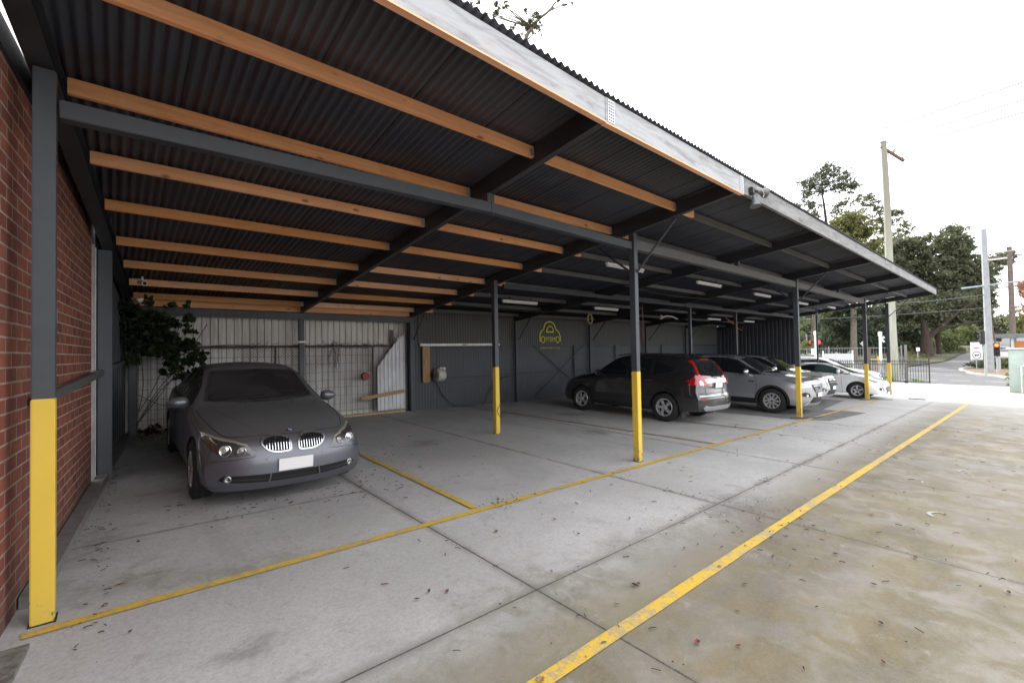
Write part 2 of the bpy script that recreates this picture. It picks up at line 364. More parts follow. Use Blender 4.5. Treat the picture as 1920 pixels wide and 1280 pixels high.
ASPH = MT('asphalt', (.075, .075, .08), .85, 0, (.105, .105, .108), 4)
ASPHL = MT('sun_faded_asphalt', (.12, .12, .125), .85, 0, (.16, .16, .16), 2)
PATCH = MT('painted_shadow_grey', (.125, .12, .118), .8, 0, (.17, .165, .16), 3)
tag(polysheet('painted_shadow', [(13.0, 6.0), (13.26, 4.04), (13.69, 3.38), (16.5, 3.15), (16.57, 3.67), (16.29, 4.18), (20.2, 4.5), (20.4, 11), (13.1, 11)], PATCH, .004), kind='structure')  # thin sheet whose dark colour paints a shadow on the floor round the SUVs
tag(polysheet('road', [(38.4, -60), (52, -60), (51, -8), (46.2, .7), (49.2, 1.5), (51.8, 2.7), (55.3, 3.5), (60.6, 4.3), (65.2, 3.95), (90.3, 4.0), (107, 2.4), (160, -3), (300, -20), (300, -8), (160, 3.5), (107, 6.2), (96.6, 5.45), (76, 6.3), (71.4, 7.3), (64, 8.6), (56, 11.5), (52, 18), (51, 60), (38.4, 60)], ASPH, .006, 3), kind='structure')
# yellow lines
def yellow_mat():
    m, nt, b = newmat('worn_yellow_line_paint'); geo = nt.nodes.new('ShaderNodeNewGeometry').outputs['Position']
    n = noise(nt, 9, 8, geo, .75, .4); n2 = noise(nt, 60, 3, geo, .7); n0 = noise(nt, .9, 3, geo)
    c = mixc(nt, n2, (.64, .42, .045), (.54, .35, .04))
    w = mth(nt, 'ADD', mth(nt, 'MULTIPLY', n, .6), mth(nt, 'MULTIPLY', n2, .4))
    w = mth(nt, 'ADD', w, mth(nt, 'MULTIPLY', mth(nt, 'SUBTRACT', n0, .5), .25))
    c = mixc(nt, mth(nt, 'MULTIPLY', sstep(nt, w, .47, .58), .75), c, (.27, .25, .21))
    nt.links.new(c, b.inputs['Base Color']); b.inputs['Roughness'].default_value = .6; bump(nt, b, n2, .2, .003)
    return m
YLINE = yellow_mat()
def faded_mat():
    m, nt, b = newmat('faded_yellow_line_paint'); geo = nt.nodes.new('ShaderNodeNewGeometry').outputs['Position']
    c = mixc(nt, sstep(nt, noise(nt, 7, 6, geo, .7), .4, .6), (.40, .30, .14), (.31, .28, .23)); nt.links.new(c, b.inputs['Base Color']); b.inputs['Roughness'].default_value = .7
    return m
YFADE = faded_mat()
WLINE = MT('white_road_paint', (.62, .62, .6), .7)
def strip(name, a, bb, w, mat, dz=.008):
    a, bb = Vector(a), Vector(bb); d = (bb-a).normalized(); n = Vector((-d.y, d.x))*w/2
    N = max(2, int((bb-a).length/.25)); L_, R_ = [], []
    for i in range(N+1):
        p = a.lerp(bb, i/N); j = (random.random()-.5)*.008; L_.append(p+n*(1+j/w)); R_.append(p-n*(1-j/w))
    o = polysheet(name, [tuple(p) for p in L_]+[tuple(p) for p in R_[::-1]], mat, dz, 2.5); tag(o, kind='structure'); return o
strip('yellow_line', (-.42, 3.9), (13, 3.82), .082, YLINE); strip('yellow_line', (13.0, 3.815), (21.6, 3.76), .085, YLINE)
strip('yellow_line', (2.89, 3.95), (3.0, 9.2), .08, YLINE, .012)
strip('yellow_line', (8.42, 3.9), (8.0, 11.0), .08, YFADE, .012); strip('yellow_line', (10.8, 3.85), (10.2, 9), .08, YFADE, .012)
strip('yellow_line', (15.85, 3.85), (15.9, 9), .08, YFADE, .012)
strip('yellow_line', (-3, 1.72), (5.5, 1.66), .092, YLINE); strip('yellow_line', (5.5, 1.66), (22.7, 1.44), .098, YLINE)
strip('yellow_line', (26.3, 2.9), (31.5, 2.7), .1, YFADE)
for x in (42.8, 49.7):
    for k in range(-3, 9):
        y = 3.5-1.62*k if x < 45 else 4.4-1.7*(k+3)
        if x > 45 and k > 0: continue
        if x < 45 and k < -1: continue
        strip('road_marking', (x, y), (x, y-.95), .12, WLINE, .012)
strip('road_marking', (52.5, 13), (52.6, 5.2), .15, WLINE, .012)
# white glove-like paint marks
for (x, y, r) in ((6.58, .65, .13), (9.35, .64, .10), (8.14, .93, .07)):
    pts = [(x+r*math.cos(a), y+r*.9*math.sin(a)) for a in np.linspace(-.4, 2.6, 9)]+[(x+r*.1+r*.72*math.cos(a), y+.62*r*math.sin(a)) for a in np.linspace(2.6, -.4, 9)]
    tag(polysheet('paint_mark', pts, MT('pale_spilt_paint', (.42, .42, .41), .7, 0, (.3, .29, .27), 20), .006), kind='structure')
# traffic island with kerb, verge
KERB = MT('kerb_concrete', (.36, .35, .32), .8, 0, (.28, .27, .24), 5)
MULCH = MT('bark_mulch', (.11, .065, .04), .95, 0, (.17, .11, .07), 9)
isl = [(46.0, -.4), (46.2, .8), (49.2, 1.55), (51.8, 2.75), (55.3, 3.5), (60.6, 4.25), (64.5, 3.7), (80, 2.2), (80, -12), (51, -12)]
tag(polysheet('traffic_island', isl, MULCH, .10, 3), kind='structure')
kb = MB()
ks = spl([(x, y) for x, y in isl[:7]], 5, False)
for p, q in zip(ks[:-1], ks[1:]):
    z = G(*p)+.05; kb.bar((p[0], p[1], z), (q[0], q[1], G(*q)+.05), .25, .16)
tag(kb.build('kerb', KERB), kind='structure')
GRASS = MT('verge_grass', (.035, .05, .018), .95, 0, (.07, .055, .03), 1.2)
tag(polysheet('grass_verge', [(52.6, 60), (52.4, 18), (56.3, 11.9), (64, 9), (71.4, 7.7), (76, 6.7), (96.6, 5.8), (107, 6.6), (160, 4), (160, 60)], GRASS, .05, 4), kind='structure')
# ================================================================ CARPORT
XF = [-.35, 3.26, 6.10, 10.0, 13.92, 17.86, 21.45, 25.34]
def ZP(y): return 3.718-.116*(y-2.4)      # underside of rafters
YB = 11.27
cp = empty('carport', (0, 0, 0)); tag(cp, 'long open carport with dark corrugated roof on steel posts painted yellow at the foot', 'carport')
def rafter_pts(i):
    x = XF[i]
    return ((x, 2.46), (x, YB)) if i else ((-.48, 2.46), (.18, YB))
def rx(i, y):   # rafter x at y
    a, b_ = rafter_pts(i); return a[0]+(b_[0]-a[0])*(y-a[1])/(b_[1]-a[1])
for i in range(8):
    (x0, y0), (x1, y1) = rafter_pts(i); r = MB()
    w, h = (.12 if i == 0 else .075, .19)
    for sx0, sx1, z0, z1 in ((-w/2, w/2, 0, .012), (-w/2, w/2, h-.012, h), (-w/2, -w/2+.012, .012, h-.012)):
        vs = []
        for (x, y) in ((x0, y0), (x1, y1)):
            zb = ZP(y)
            vs += [(x+sx0, y, zb+z0), (x+sx1, y, zb+z0), (x+sx1, y, zb+z1), (x+sx0, y, zb+z1)]
        r.add(vs, [(0, 1, 2, 3), (7, 6, 5, 4), (0, 4, 5, 1), (1, 5, 6, 2), (2, 6, 7, 3), (3, 7, 4, 0)])
    # web stiffeners make the section solid to look at from the far side
    r.build('rafter', STEELD if i not in (0,) else STEELD, cp)
PY = [3.30, 4.42, 5.49, 6.58, 7.8, 8.87, 9.94, 10.95]
for k, y in enumerate(PY):
    zb = ZP(y)+(.042 if k == 0 else .065)
    for (a, b_) in ((0, 1), (1, 2)):
        xa = rx(a, y)+(.066 if a == 0 else .042); xb = rx(b_, y)-.042
        MB().box(xa, xb, y-.022, y+.022, zb+.028, zb+.14).build('purlin', PINE, cp, bevel=.002)
        g = MB(); g.box(xb-.06, xb-.001, y-.027, y-.024, zb+.035, zb+.11); g.build('joist_hanger', GALV, cp)
    xe = 6.6+.06*math.sin(k*2.1)
    MB().box(6.155, xe, y-.022, y+.022, zb+.028, zb+.14).build('purlin', PINE, cp, bevel=.002)
    for a in range(2, 7):
        xa = rx(a, y)+.055 if a > 2 else xe+.004; xb = rx(a+1, y)-.055
        if a == 2: xa = 6.155; yy = y+.05
        else: yy = y+.02
        o = MB().box(xa, xb, yy-.02, yy+.02, zb+.045, zb+.14).build('purlin', GREYWOOD, cp); tag(o, 'old grey timber purlin')
# end purlin over the back beam
MB().box(.25, 6.05, 11.17, 11.21, ZP(11.2)+.01, ZP(11.2)+.16).build('purlin', PINE, cp)
# corrugated roof sheet
def roof():
    m, nt, b = newmat('grey_corrugated_roofing'); geo = nt.nodes.new('ShaderNodeNewGeometry').outputs['Position']
    sp = node(nt, 'ShaderNodeSeparateXYZ'); nt.links.new(geo, sp.inputs[0]); X, Y = sp.outputs[0], sp.outputs[1]
    c = mixc(nt, sstep(nt, noise(nt, 1.2, 5, geo), .35, .7), (.036, .041, .056), (.052, .057, .074))
    # brown tint along the purlins of the two newer bays, rippling with the corrugation
    acc = None
    for y in PY:
        d = mth(nt, 'ABSOLUTE', mth(nt, 'SUBTRACT', mth(nt, 'ADD', Y, mth(nt, 'MULTIPLY', mth(nt, 'SUBTRACT', noise(nt, 3, 3, geo), .5), .25)), y))
        f = mth(nt, 'SUBTRACT', 1, sstep(nt, d, .05, .42)); acc = f if acc is None else mth(nt, 'MAXIMUM', acc, f)
    left = mth(nt, 'SUBTRACT', 1, sstep(nt, X, 3.0, 7.0)); wv = mth(nt, 'MULTIPLY_ADD', mth(nt, 'SINE', mth(nt, 'MULTIPLY', X, 2*PI/.076)), .3, .6)
    f = mth(nt, 'MULTIPLY', mth(nt, 'MULTIPLY', acc, left), mth(nt, 'MULTIPLY', wv, .8))
    c = mixc(nt, mth(nt, 'MULTIPLY', f, .5), c, (.105, .062, .044))
    sm = mth(nt, 'ABSOLUTE', mth(nt, 'SUBTRACT', mth(nt, 'FRACT', mth(nt, 'MULTIPLY', X, 1/.762)), .5)); c = mixc(nt, mth(nt, 'MULTIPLY', mth(nt, 'SUBTRACT', 1, sstep(nt, sm, .004, .012)), .85), c, (.01, .01, .012))
    nt.links.new(c, b.inputs['Base Color']); b.inputs['Roughness'].default_value = .5; b.inputs['Specular IOR Level'].default_value = .3
    mb = MB(); xs = np.arange(-.44, 25.62, .0095); vs = []; yy = [2.375, 4.3, 6.4, 8.5, 11.9]
    for x in xs:
        z = .013*math.cos(2*PI*x/.076)+.005*((x/.762) % 1)
        for y in yy: vs.append((x, y, ZP(y)+.238+z+(.05*min(1, max(0, (3.4-x)/1.6)) if y < 3 else 0)))
    n = len(yy); mb.add(vs, [(i*n+j, (i+1)*n+j, (i+1)*n+j+1, i*n+j+1) for i in range(len(xs)-1) for j in range(n-1)])
    o = mb.build('roof', m, cp, fix=False)
    for p in o.data.polygons: p.use_smooth = True
    mo = o.modifiers.new('thick', 'SOLIDIFY'); mo.thickness = .002; mo.offset = 1
roof()
# fascia with nail plates
x = -.6
for k, xe in enumerate((3.25, 6.25, 13.9, 17.8, 21.4, 25.45)):
    zb = 3.718 if k < 2 else 3.72
    fbd = MB()
    if k == 0: fbd.bar((x, 2.4225, 3.918), (xe-.003, 2.4225, 3.833), .045, .215)
    else: fbd.box(x+.003, xe-.003, 2.4, 2.445, zb, zb+.225)
    fbd.build('fascia_board', WHITEWOOD, cp, bevel=.003); x = xe
ft = MB(); ft.bar((-.6, 2.4225, 3.80), (3.25, 2.4225, 3.716), .055, .014); ft.box(3.251, 6.2, 2.395, 2.45, 3.702, 3.716); ft.build('fascia_trim', PINE, cp)
for xx in (3.33, 6.14):
    g = MB(); g.box(xx-.05, xx+.05, 2.394, 2.3985, 3.725, 3.935)
    g.build('nail_plate', GALV, cp)
    d_ = MB()
    for a in range(3):
        for c_ in range(7): d_.box(xx-.035+a*.028, xx-.022+a*.028, 2.392, 2.3935, 3.74+c_*.027, 3.752+c_*.027)
    d_.build('nail_row', STEELD, cp)
# posts
def post(x, y, ztop, w=.115, yz=1.33, yellow=True, name='post'):
    g = G(x, y)
    b = MB(); b.cur = 0
    zt = g+yz if yellow else g
    b.box(x-w/2, x+w/2, y-w/2, y+w/2, zt, ztop)
    o = b.build(name, STEEL, cp, bevel=.006, smooth=40)
    if yellow:
        MB().box(x-w/2-.0015, x+w/2+.0015, y-w/2-.0015, y+w/2+.0015, g-.02, zt+.002).build('yellow_sleeve', YEL, o, bevel=.006, smooth=40)
        MB().box(x-w/2-.01, x+w/2+.01, y-w/2-.01, y+w/2+.01, g-.02, g+.006).build('post_foot', DARKP, o)
    return o
ZBM = 3.31
p1 = post(-.345, 4.05, 3.525, .105, 1.367)
p2 = post(6.12, 4.05, 3.525, .10, 1.367+.03); p3 = post(13.70, 4.05, 3.5, .11, 1.36); p4 = post(21.43, 4.05, 3.45, .115, 1.36)
p5 = post(25.3, 3.985, 3.5, .12, 1.367)
pi1 = post(5.85, 7.2, ZP(7.2), .10, 1.36); pi2 = post(14.4, 7.4, ZP(7.4), .09, 1.3)
pi3 = post(18.0, 7.4, ZP(7.4), .09, 1.3)
post(22.9, 6.0, 3.6-.42+.1, .06, .01, False, 'hanging_stub').location.z = 0
# front beam
fb = MB(); fb.bar((-.28, 4.08, 3.305), (3.25, 4.08, 3.368), .1, .115); fb.bar((3.2505, 4.08, 3.368), (6.1, 4.08, 3.322), .1, .115); fb.build('front_beam', STEEL, cp, bevel=.004)
o = MB().box(6.105, 21.5, 4.02, 4.13, ZBM-.035, ZBM+.12).build('front_beam', GREYWOOD, cp, bevel=.004); tag(o, 'older weathered grey part of the front beam')
MB().box(3.2, 3.30, 4.035, 4.125, 3.427, ZP(4.05)).build('beam_stub', STEEL, cp)
MB().box(9.95, 10.03, 4.0, 4.08, ZBM+.122, ZP(4.05)).build('beam_stub', STEEL, cp)
MB().box(17.8, 17.9, 4.0, 4.08, ZBM+.122, ZP(4.05)).build('beam_stub', STEEL, cp)
# knee braces along the rafters
for (x, y) in ((6.12, 4.05), (13.72, 4.05), (21.43, 4.05), (25.3, 3.99)):
    for s in (-1, 1):
        MB().tube([(x+.02, y+s*.05, ZP(y)-.62), (x+.02, y+s*.72, ZP(y+s*.72)-.005)], .019, 8).build('knee_brace', STEEL, cp, smooth=50)
for i in range(2, 8):
    MB().tube([(XF[i]+.06, YB-.12, ZP(YB)-.62), (XF[i]+.06, YB-.72, ZP(YB-.72)-.005)], .019, 8).build('knee_brace', STEEL, cp, smooth=50)
# interior tie beams seen under the older bays
for (xa, xb) in ((6.2, 13.9), (13.95, 25.3)):
    MB().box(xa, xb, 7.3, 7.36, ZP(7.3)-.10, ZP(7.3)-.012).build('tie_beam', STEELD, cp)
# back beam and back posts
MB().box(.2, 6.2, 11.22, 11.34, 2.545, 2.69).build('back_beam', STEEL, cp, bevel=.004)
for i, x in enumerate((.22, 3.26, 6.14, 10.04, 13.92, 17.86, 21.45, 25.2)):
    post(x, 11.26, 2.54 if i < 3 else 2.68, .11 if i < 3 else .08, .01, False, 'back_post')
MB().box(3.16, 3.36, 11.19, 11.196, 1.99, 2.03).build('post_tape', WHITEP, cp)
post(-.12, 7.8, ZP(7.8)-.002, .14, .01, False, 'side_post')
# small square tie where the old wall meets the new
# ================================================================ WALLS
def corr_wall(name, a, b_, z1, mat, pitch=.076, amp=.009, z0=None, kind='sin', thick=.004, parent=None):
    a, b_ = Vector(a), Vector(b_); d = (b_-a); L_ = d.length; d.normalize(); n = Vector((d.y, -d.x))
    if kind == 'sin':
        N = int(L_/pitch*8); ts = [(i*L_/N, amp*math.cos(2*PI*i*L_/N/pitch)) for i in range(N+1)]
    else:
        ts = []; t = 0
        while t < L_:
            ts += [(t, 0), (t+pitch*.35, 0), (t+pitch*.45, amp), (t+pitch*.9, amp)]; t += pitch
        ts = [q for q in ts if q[0] <= L_]
    vs = []
    for t, off in ts:
        p = a+d*t+n*off
        zb = (G(p.x, p.y)-.03) if z0 is None else z0
        zt = z1(p.x, p.y) if callable(z1) else z1
        vs += [(p.x, p.y, zb), (p.x, p.y, zt)]
    mb = MB(); mb.add(vs, [(2*i, 2*i+2, 2*i+3, 2*i+1) for i in range(len(ts)-1)])
    o = mb.build(name, mat, parent, fix=False)
    if kind == 'sin':
        for p in o.data.polygons: p.use_smooth = True
    mo = o.modifiers.new('thick', 'SOLIDIFY'); mo.thickness = thick; mo.offset = 0
    return o
CLAD = MT('charcoal_cladding', (.043, .046, .056), .55, 0, (.058, .060, .070), 1.1)
CLADU = MT('upper_charcoal_cladding', (.052, .051, .052), .6, 0, (.072, .070, .070), 1.3)
WHSHEET = None
def whsheet():
    m, nt, b = newmat('old_white_sheeting'); geo = nt.nodes.new('ShaderNodeNewGeometry').outputs['Position']
    f = noise(nt, 1.2, 7, geo, .7, .5, sc=(2, 2, .5)); g = noise(nt, .8, 4, geo)
    c = mixc(nt, sstep(nt, f, .35, .7), (.70, .69, .66), (.50, .48, .44)); c = mixc(nt, mth(nt, 'MULTIPLY', sstep(nt, g, .55, .75), .5), c, (.28, .25, .2))
    nt.links.new(c, b.inputs['Base Color']); b.inputs['Roughness'].default_value = .6; return m
WHSHEET = whsheet()
bw = empty('cladding_wall', (6.2, 11.36, 0)); tag(bw, 'long charcoal corrugated metal wall along the back of the carport carrying a yellow sign', 'wall')
def sub(o, par): o.parent = par; o.matrix_parent_inverse = Matrix.Translation(-Vector(par.location)); return o
k = 0; xa = 6.1
for xb in np.arange(6.98, 25.4, .762):
    dz = .004*(k % 2); sub(corr_wall('wall_sheet', (xa, 11.37+dz), (min(xb+.03, 25.44), 11.37+dz), 1.86, CLAD, .095, .007, kind='trap'), bw)
    sub(corr_wall('wall_sheet', (xa, 11.385+dz), (min(xb+.03, 25.44), 11.385+dz), lambda x, y: ZP(y)+.255, CLADU, .095, .007, z0=1.84, kind='trap'), bw); xa = xb; k += 1
sub(corr_wall('wall_return', (6.42, 11.36), (6.42, 11.72), 2.9, CLAD, .095, .007, kind='trap'), bw)
sub(MB().box(6.1, 25.44, 11.402, 11.41, -.6, 2.86).build('light_stop_panel', CLAD), bw)  # unseen panel added to keep sun from leaking between the wall sheets
for (z) in (1.83, .93):
    sub(MB().box(6.2, 25.3, 11.325, 11.355, z, z+.045).build('girt', STEELD), bw)
sub(MB().bar((10.9, 11.3, 1.9), (13.6, 11.3, .1), .025, .02).build('cross_brace', CLAD), bw); sub(MB().bar((13.6, 11.28, 1.9), (10.9, 11.28, .1), .025, .02).build('cross_brace', CLAD), bw)
for x in (13.0, 15.6, 19.2): sub(MB().box(x, x+.06, 11.29, 11.322, G(x, 11.3), 1.9).build('wall_stud', STEELD), bw)
ew = corr_wall('end_cladding_wall', (25.42, 11.42), (25.42, 7.6), lambda x, y: ZP(y)+.245, CLAD, .19, .03, kind='trap')
tag(ew, 'dark ribbed metal end wall closing the far end of the carport', 'wall')
# painted sign on the wall
SIGNY = MT('yellow_sign_paint', (.80, .74, .08), .6, 0, (.62, .58, .08), 20)
sg = empty('wall_sign', (11.78, 11.345, 2.28)); tag(sg, 'yellow outline of a car front with lettering painted on the dark back wall', 'sign')
SPX, SPZ = .48/400, .48/400*1.0
def px2(u, v): return ((u-705)*.00135, (560-v)*.00118)     # sketch units of the emblem to metres
def ribbon(pts, w, closed=False):
    P = [Vector(px2(*p)) for p in pts]; mb = MB()
    for p, q in zip(P[:-1], P[1:]):
        mb.bar((p.x, 0, p.y), (q.x, 0, q.y), w, .006, up=(0, 1, 0))
    return mb
body = spl([(320, 780), (318, 640), (330, 530), (390, 450), (455, 400), (490, 290), (560, 205), (690, 170), (820, 205), (890, 300), (930, 390), (1030, 480), (1080, 570), (1095, 680), (1090, 770)], 5, False)
ribbon(body, .045).build('emblem_outline', SIGNY, sg)
ribbon(spl([(560, 480), (600, 380), (690, 300), (790, 340), (840, 480)], 5, False)+[(840, 480), (560, 480)], .04).build('emblem_windscreen', SIGNY, sg)
for cx in (430, 990):
    ring = [(cx+62*math.cos(a), 715+95*math.sin(a)) for a in np.linspace(0, 2*PI, 17)]; ribbon(ring, .03).build('emblem_headlamp', SIGNY, sg)
textmesh('PTEM', .235, SIGNY, 'lettering', sg, (*[px2(712, 0)[0]], -.002, px2(0, 715)[1]), (PI/2, 0, 0), .92)
textmesh('OPERATIONS PTY LTD', .125, SIGNY, 'lettering', sg, (px2(700, 0)[0], -.002, px2(0, 955)[1]), (PI/2, 0, 0), .82)

# back white sheeting behind the sedan bays
ww = corr_wall('white_sheet_wall', (-.5, 11.62), (3.55, 11.62), lambda x, y: ZP(y)+.262, WHSHEET, .15, .03, kind='trap'); tag(ww, 'old whitish ribbed metal wall behind the mesh, partly under the ivy', 'wall')
ww2 = corr_wall('white_sheet_wall', (3.2, 11.66), (6.6, 11.66), lambda x, y: ZP(y)+.262, WHSHEET, .15, .03, kind='trap'); tag(ww2, 'old whitish ribbed metal wall behind the mesh, beside the charcoal wall', 'wall')
MESH = MT('rusty_fence_wire', (.06, .055, .055), .7)
RUST = MT('rusty_pipe', (.075, .055, .048), .8, 0, (.11, .07, .05), 20)
mf = empty('mesh_fence', (.2, 11.45, .2)); tag(mf, 'rusty wire mesh fence panel with pipe frame behind the grey sedan', 'fence')
g0 = G(2, 11.45)
f = MB()
for z in (g0+1.72, ): f.tube([(.25, 11.45, z), (5.6, 11.45, z+.0)], .022, 8)
for x in (.27, 2.75, 5.1): f.tube([(x, 11.45, g0), (x, 11.45, g0+1.72)], .022, 8)
sub(f.build('fence_frame', RUST, smooth=50), mf)
f = MB(); z = g0+.08
while z < g0+1.7: f.tube([(.27, 11.44, z), (5.1, 11.44, z+.01*math.sin(z*9))], .0035, 4); z += .2
x = .3
while x < 5.1: f.tube([(x, 11.435, g0+.05), (x+.01*math.sin(x*7), 11.435, g0+1.7)], .0035, 4); x += .14 if x > 2 else .2
sub(f.build('wire_grid', MESH), mf)
f = MB()                                                       # chain-link diamonds
for s in (-1, 1):
    x = 2.0
    while x < 5.8:
        x2 = x+s*1.6
        a = (x, g0+.05); b_ = (x2, g0+1.68)
        if b_[0] > 5.78: k_ = (5.78-a[0])/(b_[0]-a[0]); b_ = (5.78, a[1]+(b_[1]-a[1])*k_)
        if b_[0] < 2.0: k_ = (2.0-a[0])/(b_[0]-a[0]); b_ = (2.0, a[1]+(b_[1]-a[1])*k_)
        f.bar((a[0], 11.455, a[1]), (b_[0], 11.455, b_[1]), .003, .003, up=(0, 1, 0)); x += .075
    x = 2.0
    for k_ in range(22):
        z = g0+.05+k_*.075
        if s > 0: f.bar((2.0, 11.456, z), (2.0+(g0+1.68-z)/1.63*1.6, 11.456, g0+1.68), .003, .003, up=(0, 1, 0))
        else: f.bar((5.78, 11.456, z), (5.78-(g0+1.68-z)/1.63*1.6, 11.456, g0+1.68), .003, .003, up=(0, 1, 0))
sub(f.build('chain_link', MESH), mf)
WPANEL = MT('white_ribbed_panel', (.62, .63, .66), .5, 0, (.5, .5, .52), 2)
pn = MB(); t = 0; pts = []
x = 5.2
while x < 6.0:
    zt = g0+1.17+min(1, (x-5.2)/.62)*.78
    pts += [(x, 11.38, zt), (x+.06, 11.38, zt+.06*.9), (x+.075, 11.365, zt+.07), (x+.10, 11.365, zt+.09)]; x += .115
pts = [p for p in pts if p[0] <= 6.02]
vs = [];
for p in pts: vs += [(p[0], p[1], g0+.0), (p[0], p[1], p[2])]
pn.add(vs, [(2*i, 2*i+2, 2*i+3, 2*i+1) for i in range(len(pts)-1)])
o = pn.build('offcut_panel', WPANEL, fix=False); mo = o.modifiers.new('t', 'SOLIDIFY'); mo.thickness = .004
tag(o, 'white ribbed metal offcut with a slanted top leaning between mesh fence and charcoal wall', 'metal sheet')
o = MB().bar((4.72, 11.33, G(4.7, 11.3)+.42), (5.95, 11.33, G(5.9, 11.3)+.56), .03, .09).build('timber_batten', PINE_RAW); tag(o, 'short timber batten fixed across the white offcut panel and the mesh', 'timber')
o = MB().bar((3.6, 11.1, G(3.6, 11.1)+.035), (5.9, 11.22, G(5.9, 11.2)+.035), .09, .05).build('timber_batten', PINE_RAW); tag(o, 'pale timber length lying on the slab at the foot of the mesh fence', 'timber')
o = MB().box(5.64, 5.72, 11.5, 11.53, 1.7, 2.35).build('timber_batten', GREYWOOD); tag(o, 'grey upright batten on the white wall above the offcut panel', 'timber')
rb = MB(); rb.lathe([(0, .0), (0, .10), (.09, .11), (.12, .06), (.12, 0)], (4.86, 11.30, 1.12), 'y', 14); o = rb.build('red_box', MT('faded_red_plastic', (.22, .015, .02), .5), smooth=40)
tag(o, 'dark red plastic junction box hooked on the mesh fence', 'box')
# thin dark vertical strut at mesh end is part of frame
# left side: brick wall, kerb, strip boards, dark side wall
def XL(y, off=0): return -.39+.08*(y-4)+off
def brickmat():
    m, nt, b = newmat('red_face_brick'); v = nt.nodes.new('ShaderNodeTexCoord').outputs['Object']
    sp = node(nt, 'ShaderNodeSeparateXYZ'); nt.links.new(v, sp.inputs[0]); cb = node(nt, 'ShaderNodeCombineXYZ')
    nt.links.new(sp.outputs[0], cb.inputs[0]); nt.links.new(sp.outputs[2], cb.inputs[1])
    br = node(nt, 'ShaderNodeTexBrick'); nt.links.new(cb.outputs[0], br.inputs['Vector'])
    br.inputs['Scale'].default_value = 1; br.inputs['Brick Width'].default_value = .24; br.inputs['Row Height'].default_value = .092
    br.inputs['Mortar Size'].default_value = .0075; br.inputs['Mortar Smooth'].default_value = .25; br.inputs['Bias'].default_value = -.1
    br.inputs['Color1'].default_value = (.31, .095, .055, 1); br.inputs['Color2'].default_value = (.18, .05, .035, 1); br.inputs['Mortar'].default_value = (.42, .34, .27, 1)
    n = noise(nt, 9, 6, v, .7); n2 = noise(nt, .8, 4, v); n5 = noise(nt, 3.2, 7, v, .75, .6)
    c = mixc(nt, mth(nt, 'MULTIPLY', sstep(nt, n, .35, .75), .45), br.outputs['Color'], (.11, .035, .028))
    c = mixc(nt, mth(nt, 'MULTIPLY', sstep(nt, n2, .45, .7), .4), c, (.08, .035, .03))
    c = mixc(nt, mth(nt, 'MULTIPLY', sstep(nt, n5, .58, .72), .5), c, (.42, .26, .19))
    # brick darkens unevenly towards the paving
    z = sp.outputs[2]; c = mixc(nt, mth(nt, 'MULTIPLY', mth(nt, 'SUBTRACT', 1, sstep(nt, mth(nt, 'ADD', z, mth(nt, 'MULTIPLY', n2, .4)), .25, .75)), .55), c, (.075, .06, .048))
    nt.links.new(c, b.inputs['Base Color']); b.inputs['Roughness'].default_value = .85
    h = mth(nt, 'SUBTRACT', mth(nt, 'MULTIPLY', n, .25), br.outputs['Fac']); bump(nt, b, h, .8, .008)
    return m
ang = math.atan2(1, .08)    # direction of the wall
ya, yb2 = -6.0, 7.42
wl = MB().box(0, math.hypot(.08*(yb2-ya), yb2-ya), 0, .24, -.2, 3.52)
o = wl.build('brick_wall', brickmat()); o.location = (XL(ya, -.12), ya, 0); o.rotation_euler = (0, 0, ang)
tag(o, 'red brick side wall of the neighbouring building beside the first yellow post', 'wall')
fl = MB().box(0, 13.0, -.02, .1, 3.525, 3.79).build('wall_flashing', STEELD); fl.location = (XL(ya, -.12), ya, 0); fl.rotation_euler = (0, 0, ang)
tag(fl, 'dark metal flashing capping the red brick wall under the roof edge', 'flashing')
kb = MB(); pts = [(XL(y, -.055), y, G(XL(y), y)+.03) for y in np.arange(4.3, 11.2, .4)]
for p, q in zip(pts[:-1], pts[1:]): kb.bar(p, q, .11, .11)
tag(kb.build('kerb', MT('grey_mortar_kerb', (.15, .14, .13), .9, 0, (.2, .19, .18), 14)), kind='structure')
kb = MB(); pts = [(XL(y, -.06), y, G(XL(y), y)+.0) for y in np.arange(1.0, 4.0, .25)]
for p, q in zip(pts[:-1], pts[1:]): kb.bar(p, q, .2, .05)
tag(kb.build('kerb', MT('dirty_mortar_edge', (.20, .19, .17), .95, 0, (.11, .10, .09), 20)), kind='structure')
for (y, w_, lab) in ((7.5, .10, 'wider pale weatherboard strip standing between brick wall and grey side post'), (7.63, .05, 'narrow pale weatherboard strip tight against the grey side post')):
    o = MB().box(XL(y, -.13), XL(y, -.10), y, y+w_, G(0, y), ZP(y)-.02).build('cover_strip', MT('pale_painted_strip', (.34, .35, .35), .6, 0, (.26, .26, .26), 5)); tag(o, lab, 'board')
o = corr_wall('side_cladding_wall', (XL(7.7, -.12), 7.7), (XL(11.75, -.12), 11.75), lambda x, y: ZP(y)+.2, MT('side_cladding_grey', (.085, .092, .105), .5, 0, (.07, .075, .085), 2), .3, .02, kind='trap')
tag(o, 'dark grey vertical panel side wall at the left of the sedan bay', 'wall')
o = MB().bar((XL(4.5, -.06), 4.5, 1.33+G(0, 4)), (XL(7.75, -.06), 7.75, 1.37+G(0, 7.7)), .05, .075).build('side_rail', GREYWOOD); tag(o, 'grey timber rail crossing the brick wall behind the first post', 'rail')
o = MB().bar((XL(7.95, -.06), 7.95, 1.4+G(0, 7.9)), (XL(11.2, -.06), 11.2, 1.42+G(0, 11)), .05, .06).build('side_rail', GREYWOOD); tag(o, 'pale timber rail on the dark side wall beside the sedan', 'rail')
